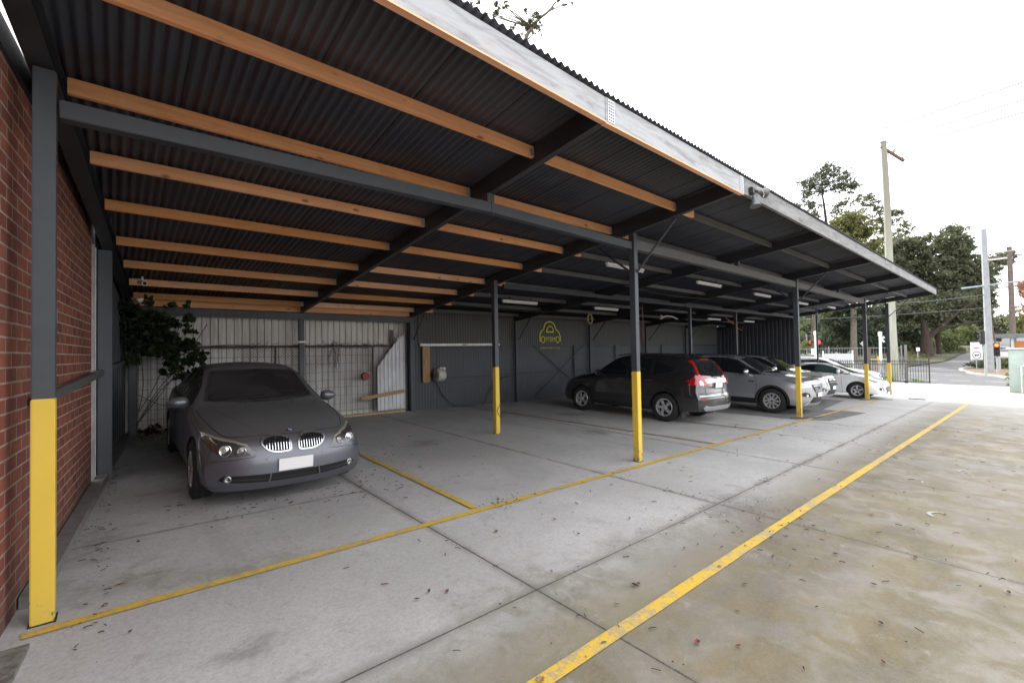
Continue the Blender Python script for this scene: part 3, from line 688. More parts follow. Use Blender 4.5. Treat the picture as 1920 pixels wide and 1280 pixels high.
o = MB().box(-.09+0, -.08, 0, .05, 0, .12).build('bracket_plate', GALV); o.location = (XL(5.42, -.03), 5.42, 2.02); tag(o, 'small pale metal bracket on the brick wall behind the first post', 'bracket')
# ================================================================ CARS
def pchip(xs, ys, x):
    xs = np.array(xs, float); ys = np.array(ys, float); h = np.diff(xs); d = np.diff(ys)/h
    t = np.zeros(len(xs)); t[0] = d[0]; t[-1] = d[-1]
    for i in range(1, len(xs)-1):
        if d[i-1]*d[i] > 0: w1 = 2*h[i]+h[i-1]; w2 = h[i]+2*h[i-1]; t[i] = (w1+w2)/(w1/d[i-1]+w2/d[i])
    i = int(np.clip(np.searchsorted(xs, x)-1, 0, len(h)-1)); s = (x-xs[i])/h[i]; s = min(max(s, 0), 1)
    return float((1+2*s)*(1-s)**2*ys[i]+s*(1-s)**2*h[i]*t[i]+s*s*(3-2*s)*ys[i+1]+s*s*(s-1)*h[i]*t[i+1])
def ringpts(r, bulge):
    w, zb, zm, wb, zs, wt, ze, zt = r
    P = [(0, zb), (w*.8, zb+.004), (w*.94, zb+.03), (w*.975, zb+.10), (w*.995, (zb+zm)/2+.05), (w, zm), (w*.55+wb*.45+.004, zm+(zs-zm)*.62), (wb, zs)]
    a, b_ = (wb, zs), (wt, ze)
    P += [(a[0]+(b_[0]-a[0])*.10-.006, a[1]+(b_[1]-a[1])*.10+.012), (a[0]+(b_[0]-a[0])*.5+bulge, a[1]+(b_[1]-a[1])*.5+bulge*.3), (wt, ze)]
    P += [(wt*.78, ze+(zt-ze)*.55), (wt*.42, ze+(zt-ze)*.88), (0, zt)]
    o = []
    n = len(P)
    for i in range(n-1):
        p0, p1, p2, p3 = P[max(i-1, 0)], P[i], P[i+1], P[min(i+2, n-1)]
        if i == n-2: p3 = (-P[-2][0], P[-2][1])
        if i == 0: p0 = (-P[1][0], P[1][1])
        for k in range(3):
            t = k/3; o.append(tuple(.5*(2*p1[c]+(p2[c]-p0[c])*t+(2*p0[c]-5*p1[c]+4*p2[c]-p3[c])*t*t+(3*p1[c]-p0[c]-3*p2[c]+p3[c])*t**3) for c in (0, 1)))
    o.append(P[-1]); return o
def car_body(root, sp, paint):
    T = sp['st']; Lc = sp['L']; us = [r[0] for r in T]
    N = 84; U = sorted(set([round(Lc*.5*(1-math.cos(PI*i/N))*.35+Lc*i/N*.65, 4) for i in range(N+1)]))
    rows = []
    for u in U: rows.append(ringpts([pchip(us, [r[k] for r in T], u) for k in range(1, 9)], sp.get('bulge', .015)))
    zf = sp['zf']; zr = sp['zr']; Lf = sp.get('Lf', .9)
    def deform(x, u, z):
        y = u
        wf = max(0, 1-u/Lf)**1.6; wr = max(0, 1-(Lc-u)/Lf)**1.6
        if wf > 0: y += wf*(sp.get('cf', .34)*(abs(x)/.92)**3.2+pchip([q[0] for q in zf], [q[1] for q in zf], z))
        if wr > 0: y -= wr*(sp.get('cr_', .25)*(abs(x)/.92)**3.4+pchip([q[0] for q in zr], [q[1] for q in zr], z))
        return (x, y-Lc/2, z)
    n = len(rows[0]); vs = []; idx = []
    for u, r in zip(U, rows):
        ring = []
        for i in range(n): ring.append(len(vs)); vs.append(deform(r[i][0], u, r[i][1]))
        for i in range(n-2, 0, -1): ring.append(len(vs)); vs.append(deform(-r[i][0], u, r[i][1]))
        idx.append(ring)
    m2 = len(idx[0]); fs = []
    for a in range(len(U)-1):
        for k in range(m2): fs.append((idx[a][k], idx[a][(k+1) % m2], idx[a+1][(k+1) % m2], idx[a+1][k]))
    K = 9
    for e, (ring, u, r) in enumerate(((idx[0], U[0], rows[0]), (idx[-1], U[-1], rows[-1]))):
        g = []
        for i in range(n):
            if i in (0, n-1): g.append([ring[i]]*(2*K+1)); continue
            row = []
            for j in range(-K, K+1):
                if j == K: row.append(ring[i])
                elif j == -K: row.append(ring[m2-i])
                else: row.append(len(vs)); vs.append(deform(r[i][0]*j/K, u, r[i][1]))
            g.append(row)
        for i in range(n-1):
            for j in range(2*K):
                q = [g[i][j], g[i][j+1], g[i+1][j+1], g[i+1][j]]
                q = [q[k] for k in range(4) if q[k] != q[k-1]]
                if len(q) >= 3: fs.append(tuple(q) if e == 0 else tuple(q[::-1]))
    mb = MB(); mb.add(vs, fs); o = mb.build('body', [paint, WELL], root)
    me = o.data; me.materials.clear(); me.materials.append(paint); me.materials.append(WELL)
    bm = bmesh.new(); bm.from_mesh(me); bm.normal_update(); bvh = BVHTree.FromBMesh(bm); bm.free()
    # wheel wells
    c = MB(); R = sp['rw']+sp.get('gap', .045)
    for u in sp['axles']:
        for s in (-1, 1):
            c.lathe([(s*(sp['hw']-.36), R*.98), (s*(sp['hw']+.3), R)], (0, u-Lc/2, sp['rw']), 'x', 40)
    co = c.build('cutter', [paint, WELL]); co.data.polygons.foreach_set('material_index', [1]*len(co.data.polygons))
    co.data.materials.clear(); co.data.materials.append(paint); co.data.materials.append(WELL); co.data.polygons.foreach_set('material_index', [1]*len(co.data.polygons))
    md = o.modifiers.new('b', 'BOOLEAN'); md.operation = 'DIFFERENCE'; md.solver = 'EXACT'; md.object = co
    bpy.context.view_layer.update(); dg = bpy.context.evaluated_depsgraph_get()
    nm = bpy.data.meshes.new_from_object(o.evaluated_get(dg)); o.modifiers.clear(); o.data = nm
    bpy.data.objects.remove(co)
    for p in nm.polygons: p.use_smooth = True
    try: nm.set_sharp_from_angle(angle=RAD(38))
    except Exception: pass
    return o, bvh
def patch(root, name, bvh, poly, view, mat, off=.004, cell=.04, rim=.008, lift=None):
    """lay a polygon drawn in a side, front, rear or top view onto the car body"""
    D = {'front': Vector((0, 1, 0)), 'rear': Vector((0, -1, 0)), 'left': Vector((1, 0, 0)), 'right': Vector((-1, 0, 0)), 'top': Vector((0, 0, -1)), 'bonnet': Vector((0, .6, -.8))}[view]
    bm = bmesh.new()
    def P(a, b):
        if view in ('front', 'rear'): return Vector((a, -D.y*6, b))
        if view in ('left', 'right'): return Vector((-D.x*4, a, b))
        return Vector((a, b, 4))
    vs = [bm.verts.new(P(a, b)) for a, b in poly]; bm.faces.new(vs)
    ax = {'front': (0, 2), 'rear': (0, 2), 'left': (1, 2), 'right': (1, 2), 'top': (0, 1)}[view]
    for a in ax:
        lo = min(v.co[a] for v in vs); hi = max(v.co[a] for v in vs); nn = int((hi-lo)/cell)
        no = [0, 0, 0]; no[a] = 1
        for k in range(1, nn+1):
            co = [0, 0, 0]; co[a] = lo+(hi-lo)*k/(nn+1)
            bmesh.ops.bisect_plane(bm, geom=bm.verts[:]+bm.edges[:]+bm.faces[:], plane_co=co, plane_no=no)
        vs = bm.verts[:]
    nrm = {}
    miss = []
    for v in bm.verts:
        h, n_, _, _ = bvh.ray_cast(v.co, D)
        if h is None: miss.append(v); continue
        if n_.dot(D) > 0: n_ = -n_
        v.co = h+n_*off; nrm[v] = n_
    for v in miss:
        if nrm:
            q = min(nrm, key=lambda w: sum((w.co[a]-v.co[a])**2 for a in ax))
            t = v.co.copy(); t[3-sum(ax)] = q.co[3-sum(ax)]
            h, n_, _, _ = bvh.find_nearest(t); v.co = h+n_*off; nrm[v] = n_
    bm.normal_update()
    if rim:
        be = [e for e in bm.edges if e.is_boundary]
        r = bmesh.ops.extrude_edge_only(bm, edges=be)
        for v in [g for g in r['geom'] if isinstance(g, bmesh.types.BMVert)]:
            h, n_, _, _ = bvh.find_nearest(v.co)
            if n_.dot(D) > 0: n_ = -n_
            v.co = v.co-n_*rim
    bmesh.ops.recalc_face_normals(bm, faces=bm.faces)
    me = bpy.data.meshes.new(name); bm.to_mesh(me); bm.free(); me.materials.append(mat)
    for p in me.polygons: p.use_smooth = True
    try: me.set_sharp_from_angle(angle=RAD(40))
    except Exception: pass
    o = bpy.data.objects.new(name, me); COL.objects.link(o); o.parent = root; return o
def band(pts, w):
    """a thin closed polygon following an open line"""
    P = [Vector(p) for p in pts]; a, b_ = [], []
    for i, p in enumerate(P):
        d = (P[min(i+1, len(P)-1)]-P[max(i-1, 0)]).normalized(); n = Vector((-d.y, d.x))*w/2; a.append(tuple(p+n)); b_.append(tuple(p-n))
    return a+b_[::-1]
def seam(root, bvh, pts, view, name='panel_seam', w=.007, mat=None):
    # strips per segment keep the polygons convex
    P = spl(pts, 5, False) if len(pts) > 2 else pts; mb = MB()
    D = {'front': Vector((0, 1, 0)), 'rear': Vector((0, -1, 0)), 'left': Vector((1, 0, 0)), 'right': Vector((-1, 0, 0)), 'top': Vector((0, 0, -1))}[view]
    Q = []
    for i in range(len(P)-1):
        for k in range(4): Q.append(tuple(P[i][c]+(P[i+1][c]-P[i][c])*k/4 for c in (0, 1)))
    Q.append(P[-1]); H = []
    for a, b_ in Q:
        s = Vector((a, -D.y*6, b_)) if view in ('front', 'rear') else (Vector((-D.x*4, a, b_)) if view in ('left', 'right') else Vector((a, b_, 4)))
        h, n_, _, _ = bvh.ray_cast(s, D)
        if h: H.append((h, n_))
    for (h, n_), (g_, m_) in zip(H[:-1], H[1:]):
        if (h-g_).length > .3 or (h-g_).length < 1e-4: continue
        mb.bar(h, g_, w, .005, up=n_)
    if mb.v: return mb.build(name, mat or WELL, root)
def wheel(root, x, y, rw, w, style, side, tw=None):
    """tyre with a rim; side is the outward direction"""
    rr = rw*(.64 if style != 'big' else .68); t = MB(); h = w/2
    prof = [(-h*.8, rr), (-h, rr+.02), (-h, rw-.05), (-h*.86, rw-.012), (-h*.6, rw), (h*.6, rw), (h*.86, rw-.012), (h, rw-.05), (h, rr+.02), (h*.8, rr)]
    t.lathe(prof, (0, 0, 0), 'x', 48, False)
    for k in range(-2, 3):                                    # tread grooves
        pass
    o = t.build('wheel', RUBBER, root, smooth=35); o.location = (x, y, rw)
    # tread blocks
    tr = MB()
    for k in range(60):
        a = 2*PI*k/60
        for j, xx in enumerate((-.33, -.11, .11, .33)):
            ca = a+(j % 2)*PI/60; c_, s_ = math.cos(ca), math.sin(ca)
            p = Vector((xx*w*2*.95*.55+0, c_*rw, s_*rw)); q = Vector((-s_, 0, 0))
            tr.bar((xx*w*1.0-.018, c_*(rw+.001), s_*(rw+.001)), (xx*w*1.0+.018, c_*(rw+.001), s_*(rw+.001)), .026, .008, up=(0, c_, s_))
    tr.build('tread', RUBBER, o)
    r = MB(); s = side; xo = s*h
    r.lathe([(xo*.88, rr+.004), (xo*.98, rr-.004), (xo*.95, rr-.022), (xo*.5, rr-.035), (xo*.3, rr-.05)], (0, 0, 0), 'x', 40, False)
    r.lathe([(xo*.92, .0), (xo*.94, .05), (xo*.86, .065), (xo*.4, .07)], (0, 0, 0), 'x', 20)
    ns, dbl, wd, tws = {'five': (5, 0, .055, 0), 'twin': (5, 1, .03, .24), 'ten': (10, 0, .028, 0), 'wide': (5, 2, .04, 0), 'big': (5, 1, .026, 0)}[style]
    for k in range(ns):
        a = 2*PI*k/ns+.3+tws*.5
        for q in ((0,) if dbl == 0 else (-1, 1)):
            if dbl == 2: a0, a1 = a+q*.10, a+q*.33
            elif dbl == 1: a0, a1 = a+q*.20, a+q*.13+tws
            else: a0 = a1 = a
            r0, r1 = .045, rr-.015
            p0 = Vector((xo*.84, r0*math.cos(a0), r0*math.sin(a0))); p1 = Vector((xo*.86, r1*math.cos(a1), r1*math.sin(a1)))
            mid = (p0+p1)/2; mid.x = xo*.9
            r.bar(p0, mid, wd*1.05, .022, up=(1, 0, 0)); r.bar(mid, p1, wd, .022, up=(1, 0, 0))
    r.build('rim', ALLOY, o, smooth=30)
    d = MB(); d.lathe([(xo*.25, 0), (xo*.25, rr*.62)], (0, 0, 0), 'x', 24); d.build('brake_disc', MT('brake_steel', (.16, .15, .14), .5, .7), o)
    b = MB(); b.lathe([(xo*.1, 0), (xo*.1, rr*.98)], (0, 0, 0), 'x', 24); b.build('wheel_backing', WELL, o)
    c_ = MB(); c_.lathe([(xo*.97, 0), (xo*.97, .026), (xo*.9, .03)], (0, 0, 0), 'x', 14); c_.build('hub_cap', CHROME if style == 'twin' else DARKP, o)
    return o
def ground_place(root, x, y, yaw_):
    gx = (G(x+1, y)-G(x-1, y))/2; gy = (G(x, y+1)-G(x, y-1))/2
    n = Vector((-gx, -gy, 1)).normalized(); q = Vector((0, 0, 1)).rotation_difference(n)
    root.rotation_mode = 'QUATERNION'; root.rotation_quaternion = q @ Quaternion((0, 0, 1), yaw_); root.location = (x, y, G(x, y)+.004)
def mirror_part(root, x, y, z, mat, side, size=1, dark=None, chrome=False):
    """door mirror pod: rounded wedge on a short foot"""
    bm = bmesh.new(); bmesh.ops.create_uvsphere(bm, u_segments=20, v_segments=12, radius=1)
    for v in bm.verts:
        v.co.x *= .125*size; v.co.y *= .075*size; v.co.z *= .078*size
        if v.co.y > .02: v.co.y = .02+(v.co.y-.02)*.25
        v.co.z *= 1-.25*side*v.co.x/.12*1.0
    me = bpy.data.meshes.new('door_mirror'); bm.to_mesh(me); bm.free(); me.materials.append(mat)
    for p in me.polygons: p.use_smooth = True
    o = bpy.data.objects.new('door_mirror', me); COL.objects.link(o); o.parent = root; o.location = (x+side*.12*size, y, z)
    MB().box(-.10, .10, .033*size, .036*size+.004, -.055, .055).build('mirror_glass', GLASSD, o)
    f = MB().bar((-side*.15*size, .01, -.05), (-side*.04, 0, -.045), .05, .03).build('mirror_foot', DARKP, o)
    return o
def sidepair(root, name, bvh, poly, mat, **k):
    a = patch(root, name, bvh, poly, 'left', mat, **k); b_ = patch(root, name, bvh, poly, 'right', mat, **k); return a, b_
def mirx(poly): return [(-a, b) for a, b in poly][::-1]
def paint(name, c, metal=.6, rough=.32, dust=None, coat=1):
    m, nt, b = newmat(name); b.inputs['Metallic'].default_value = metal; b.inputs['Coat Weight'].default_value = coat; b.inputs['Coat Roughness'].default_value = .05
    v = nt.nodes.new('ShaderNodeTexCoord').outputs['Object']
    f = noise(nt, 3, 5, v); col = mixc(nt, f, tuple(q*.93 for q in c), tuple(min(1, q*1.05) for q in c))
    if dust:
        g = nt.nodes.new('ShaderNodeNewGeometry'); sp = node(nt, 'ShaderNodeSeparateXYZ'); nt.links.new(g.outputs['Normal'], sp.inputs[0])
        up = sstep(nt, sp.outputs[2], .2, .75); d = mth(nt, 'MULTIPLY', up, mth(nt, 'MULTIPLY_ADD', sstep(nt, noise(nt, 5, 7, v, .7), .2, .6), .35, dust[1]))
        col = mixc(nt, d, col, dust[0])
        nt.links.new(mth(nt, 'MULTIPLY_ADD', d, .5, rough), b.inputs['Roughness']); nt.links.new(mth(nt, 'MULTIPLY_ADD', d, -metal*.95, metal), b.inputs['Metallic'])
        nt.links.new(mth(nt, 'MULTIPLY_ADD', d, -coat, coat), b.inputs['Coat Weight'])
    else: b.inputs['Roughness'].default_value = rough
    nt.links.new(col, b.inputs['Base Color']); return m
def dusty_glass(name, c, d, amt):
    m, nt, b = newmat(name); v = nt.nodes.new('ShaderNodeTexCoord').outputs['Object']
    f = mth(nt, 'MULTIPLY', sstep(nt, noise(nt, 1.5, 3, v, .5), .1, .9), amt)
    nt.links.new(mixc(nt, f, c, d), b.inputs['Base Color']); nt.links.new(mth(nt, 'MULTIPLY_ADD', f, .5, .12), b.inputs['Roughness']); b.inputs['Specular IOR Level'].default_value = .5
    return m

# ---------------------------------------------------------------- grey sedan
def sedan():
    Lc = 4.84; P = paint('dusty_grey_metallic_paint', (.135, .14, .165), .65, .4, ((.092, .09, .09), .62), .4)
    sp = dict(L=Lc, hw=.923, rw=.325, axles=(.83, 3.72), cf=.30, cr_=.28, Lf=1.0, bulge=.03,
        zf=[(.18, .05), (.30, -.005), (.45, .0), (.56, .025), (.66, .07), (.74, .16), (1, .3)],
        zr=[(.2, .06), (.5, .0), (.8, .03), (1.05, .08)],
        st=[(0, .85, .18, .42, .80, .56, .60, .655, .70), (.12, .87, .18, .43, .82, .60, .62, .70, .745), (.45, .895, .19, .50, .845, .70, .66, .79, .835), (.85, .912, .20, .56, .865, .775, .70, .855, .905),
            (1.25, .92, .21, .6, .875, .84, .72, .905, .955), (1.5, .923, .21, .6, .875, .875, .71, .955, .99), (1.75, .923, .21, .6, .872, .905, .675, 1.09, 1.14), (2.1, .923, .21, .6, .87, .92, .615, 1.30, 1.36), (2.35, .923, .21, .6, .868, .93, .59, 1.38, 1.44),
            (2.8, .923, .21, .6, .866, .94, .575, 1.405, 1.468), (3.3, .923, .21, .6, .865, .95, .57, 1.38, 1.445), (3.75, .92, .21, .6, .86, .96, .58, 1.25, 1.32), (4.1, .915, .21, .6, .85, .97, .64, 1.09, 1.13), (4.4, .90, .22, .6, .83, .97, .68, 1.04, 1.07), (4.7, .87, .24, .58, .80, .94, .66, 1.0, 1.03), (4.84, .85, .26, .56, .78, .90, .64, .96, .99)])
    root = empty('sedan_car'); tag(root, 'dusty grey metallic sedan parked nose-out in the left bay, with a blank white number plate', 'car')
    o, bvh = car_body(root, sp, P); H = Lc/2
    GL = dusty_glass('dusty_car_glass', (.010, .010, .011), (.072, .068, .066), .65)
    # windscreen: black border then glass
    ws = [(-.70, .995), (-.35, .975), (0, .968), (.35, .975), (.70, .995), (.665, 1.12), (.585, 1.335), (.52, 1.365), (0, 1.385), (-.52, 1.365), (-.585, 1.335), (-.665, 1.12)]
    patch(root, 'windscreen', bvh, ws, 'front', MT('dusty_black_border', (.045, .043, .043), .6), off=.003)
    w2 = [(a*.93, .985+(b-.968)*.93) for a, b in ws]; g = patch(root, 'windscreen_glass', bvh, w2, 'front', GL, off=.014, rim=.012, cell=.025)
    # side glass
    sg = [(-.78+0, .955), (-.2, .97), (.6, .985), (1.25, 1.0), (1.42, 1.03), (1.28, 1.15), (1.0, 1.30), (.6, 1.365), (.1, 1.385), (-.1, 1.36), (-.45, 1.20)]
    for a in sidepair(root, 'window_trim', bvh, sg, DARKP, off=.003): pass
    for q in ([(-.68, .975), (.22, .995), (.22, 1.365), (-.08, 1.34), (-.42, 1.19)], [(.30, .995), (.92, 1.01), (.92, 1.295), (.6, 1.345), (.30, 1.365)], [(.98, 1.015), (1.30, 1.04), (1.2, 1.13), (.98, 1.27)]):
        sidepair(root, 'side_window', bvh, q, GL, off=.007)
    # kidney grilles
    for s in (1, -1):
        k = [(.035, .615), (.045, .70), (.10, .742), (.20, .750), (.305, .735), (.345, .705), (.335, .665), (.28, .612), (.20, .585), (.10, .583), (.05, .59)]
        k = [(a, b-.03) for a, b in k]
        if s < 0: k = mirx(k)
        outer = [tuple(p) for p in spl(k, 3)]
        cx = sum(p[0] for p in outer)/len(outer); cz = sum(p[1] for p in outer)/len(outer)
        fr = patch(root, 'kidney_grille', bvh, outer, 'front', MT('satin_grille_chrome', (.62, .63, .65), .38, .9), off=.014, cell=.03, rim=.03)
        inn = [(cx+(a-cx)*.89, cz+(b-cz)*.80) for a, b in outer]
        patch(fr, 'grille_opening', bvh, inn, 'front', WELL, off=.018, cell=.03, rim=.01)
        sl = MB()
        for j in range(9):
            xx = cx+(j-4)*.029; zs_ = [b for a, b in inn if abs(a-xx) < .03]
            if not zs_: continue
            z0, z1 = min(zs_)+.006, max(zs_)-.006; pr_ = None
            for z in np.linspace(z0, z1, 6):
                h, n_, _, _ = bvh.ray_cast(Vector((xx, -6, z)), Vector((0, 1, 0)))
                if h is None: continue
                p = h+n_*.024
                if pr_ is not None: sl.bar(pr_, p, .007, .012, up=(0, -1, 0))
                pr_ = p
        sl.build('grille_slat', CHROME, fr)
    # headlights, sweeping up and round the wing
    LH = MT('smoky_headlight_housing', (.07, .068, .068), .2, .2, coat=1); AMB = MT('amber_indicator', (.10, .05, .028), .2, coat=1)
    for s in (1, -1):
        hl = [(.40, .565), (.52, .548), (.64, .55), (.74, .575), (.80, .63), (.835, .70), (.84, .735), (.80, .722), (.70, .690), (.58, .672), (.49, .645), (.44, .605)]
        f = (lambda q: mirx(q)) if s < 0 else (lambda q: q)
        h_ = patch(root, 'headlight', bvh, f(hl), 'front', LH, off=.006, cell=.03, rim=.02)
        brow = [(.44, .607), (.49, .645), (.58, .672), (.70, .690), (.80, .722), (.84, .735), (.842, .752), (.80, .742), (.70, .710), (.58, .69), (.48, .66)]
        patch(h_, 'headlight_brow', bvh, f(brow), 'front', MT('yellowed_lens_edge', (.30, .28, .22), .3, coat=.6), off=.009, cell=.03)
        am = [(.765, .60), (.80, .645), (.825, .70), (.775, .685), (.742, .65)]
        patch(h_, 'indicator_lens', bvh, f(am), 'front', AMB, off=.011, cell=.03)
        for (cx, cz, r) in ((.675, .612, .060), (.535, .600, .045)):
            h, n_, _, _ = bvh.ray_cast(Vector((s*cx, -6, cz)), Vector((0, 1, 0)))
            if h is None: continue
            n_ = Vector((n_.x*.5, n_.y, n_.z*.3)).normalized()
            r_ = MB(); r_.lathe([(-.012, r*.98), (.010, r), (.012, r*.93), (0, r*.86), (-.02, r*.5), (-.022, 0)], (0, 0, 0), 'z', 28)
            q_ = r_.build('lamp_ring', CHROME, h_, smooth=40); q_.location = h+n_*.012; q_.rotation_euler = n_.to_track_quat('Z', 'Y').to_euler()
            b_ = MB(); b_.lathe([(.002, 0), (.0, r*.5), (-.01, r*.84)], (0, 0, 0), 'z', 24); b2 = b_.build('lamp_lens', LENSW if cx < .6 else MT('bright_lamp_bowl', (.55, .56, .55), .12, .6, coat=1), h_, smooth=60); b2.location = h+n_*.010; b2.rotation_euler = q_.rotation_euler
    # lower intake
    li = [(-.74, .315), (-.66, .285), (-.3, .262), (0, .258), (.3, .262), (.66, .285), (.74, .315), (.70, .355), (.55, .352), (.3, .345), (0, .343), (-.3, .345), (-.55, .352), (-.70, .355)]
    il = patch(root, 'lower_intake', bvh, li, 'front', WELL, off=.004, cell=.04, rim=.01)
    for q in ([(-.64, .305), (-.28, .283), (-.28, .298), (-.64, .322)], [(-.24, .28), (.24, .28), (.24, .292), (-.24, .292)], [(.28, .283), (.64, .305), (.64, .322), (.28, .298)]):
        patch(il, 'intake_bar', bvh, q, 'front', DARKP, off=.012, cell=.05)
    for s in (1, -1):
        patch(il, 'intake_fin', bvh, [(s*.262, .264), (s*.278, .264), (s*.262, .348), (s*.25, .348)], 'front', P, off=.016, cell=.05)
        h, n_, _, _ = bvh.ray_cast(Vector((s*.655, -6, .322)), Vector((0, 1, 0)))
        r_ = MB(); r_.lathe([(-.01, .034), (.010, .036), (.012, .030), (.0, .024), (-.006, 0)], (0, 0, 0), 'z', 22); q_ = r_.build('fog_light', MT('dull_lamp_chrome', (.4, .4, .41), .25, .9), root, smooth=40); q_.location = h+n_*.008; q_.rotation_euler = Vector((n_.x*.4, n_.y, n_.z)).to_track_quat('Z', 'Y').to_euler()
    # plate
    h, n_, _, _ = bvh.ray_cast(Vector((0, -6, .44)), Vector((0, 1, 0))); y0 = h.y
    MB().box(-.186, .186, y0-.03, y0-.022, .36, .494).build('number_plate', PLATE, root, bevel=.006)
    MB().box(-.15, .15, y0-.022, y0+.02, .38, .47).build('plate_bracket', DARKP, root)
    # badge: roundel with quartered white and blue centre
    h, n_, _, _ = bvh.ray_cast(Vector((0, -6, .745)), Vector((0, 1, 0)))
    bd = MB(); bd.lathe([(-.004, .041), (.005, .041), (.007, .037)], (0, 0, 0), 'z', 28)
    q_ = bd.build('badge', CHROME, root, smooth=40); q_.location = h+n_*.005; q_.rotation_euler = n_.to_track_quat('Z', 'Y').to_euler()
    rg = MB(); rg.lathe([(.0075, .024), (.0075, .0365)], (0, 0, 0), 'z', 28, False); rg.build('badge_ring', MT('badge_black', (.015, .02, .03), .3), q_)
    for mi, (mt) in enumerate((MT('badge_blue', (.03, .16, .42), .3), MT('badge_white', (.75, .75, .75), .3))):
        qd = MB()
        for k in range(2):
            a0 = PI/2*(mi+2*k); qd.add([(0, 0, .008)]+[(.024*math.cos(a0+PI/2*j/6), .024*math.sin(a0+PI/2*j/6), .008) for j in range(7)], [(0, j, j+1) for j in range(1, 7)])
        qd.build('badge_quarter', mt, q_)
    # seams and creases
    seam(root, bvh, [(-.80, -1.0), (-.79, -1.4), (-.72, -1.85), (-.60, -2.1), (-.35, -2.19), (0, -2.23), (.35, -2.19), (.60, -2.1), (.72, -1.85), (.79, -1.4), (.80, -1.0)], 'top', 'bonnet_seam', .008)
    for s in (1, -1):
        seam(root, bvh, [(s*.33, -2.12), (s*.5, -1.7), (s*.62, -1.2), (s*.66, -.98)], 'top', 'bonnet_crease', .010, P)
    seam(root, bvh, [(-.80, .505), (-.5, .525), (-.40, .54)], 'front', w=.005); seam(root, bvh, [(.80, .505), (.5, .525), (.40, .54)], 'front', w=.005)
    for s in ('left', 'right'):
        seam(root, bvh, [(-.93, .30), (-.90, .6), (-.86, .9)], s); seam(root, bvh, [(.24, .25), (.25, .95)], s); seam(root, bvh, [(1.08, .55), (.98, .97)], s)
        seam(root, bvh, [(-.9, .24), (.9, .24)], s, w=.02)
    patch(root, 'tow_cover', bvh, [(-.46, .36), (-.39, .36), (-.39, .43), (-.46, .43)], 'front', P, off=.002)
    for s in (-1, 1):
        h, n_, _, _ = bvh.ray_cast(Vector((s*.30, -6, .50)), Vector((0, 1, 0))); b_ = MB(); b_.lathe([(0, .012), (.003, .010), (.003, 0)], (0, 0, 0), 'z', 12); q_ = b_.build('parking_sensor', P, root); q_.location = h; q_.rotation_euler = n_.to_track_quat('Z', 'Y').to_euler()
    # wipers, washer jets, mirror, sticker
    for a, b_ in (((-.62, .99), (.02, 1.03)), ((.02, .985), (.60, 1.035))):
        mb = MB(); pv = None
        for t in np.linspace(0, 1, 9):
            h, n_, _, _ = bvh.ray_cast(Vector((a[0]+(b_[0]-a[0])*t, -6, a[1]+(b_[1]-a[1])*t)), Vector((0, 1, 0)))
            p = h+n_*.02
            if pv is not None: mb.bar(pv, p, .016, .012, up=n_)
            pv = p
        mb.build('wiper', DARKP, root)
    for x in (-.3, .3):
        h, n_, _, _ = bvh.ray_cast(Vector((x, -1.12, 4)), Vector((0, 0, -1))); MB().box(x-.015, x+.015, h.y-.012, h.y+.012, h.z-.003, h.z+.012).build('washer_jet', DARKP, root, bevel=.003)
    patch(root, 'windscreen_sensor', bvh, spl([(-.13, 1.29), (0, 1.26), (.13, 1.29), (.12, 1.35), (-.12, 1.35)], 4), 'front', WELL, off=.010)
    patch(root, 'windscreen_sticker', bvh, [(.16, 1.335), (.19, 1.335), (.19, 1.36), (.16, 1.36)], 'front', PLATE, off=.010)
    patch(root, 'windscreen_sticker', bvh, [(-.02, 1.18), (.02, 1.18), (.02, 1.195), (-.02, 1.195)], 'front', PLATE, off=.010)
    for s in (-1, 1): mirror_part(root, s*.85, -.70, .985, P, s, .98)
    for s in (-1, 1):
        for u in (.83, 3.72): wheel(root, s*.80, u-H, .325, .225, 'ten', s)
    return root
c1 = sedan(); ground_place(c1, 1.49, 7.84, RAD(0)); c1.scale = (.965, 1, 1)

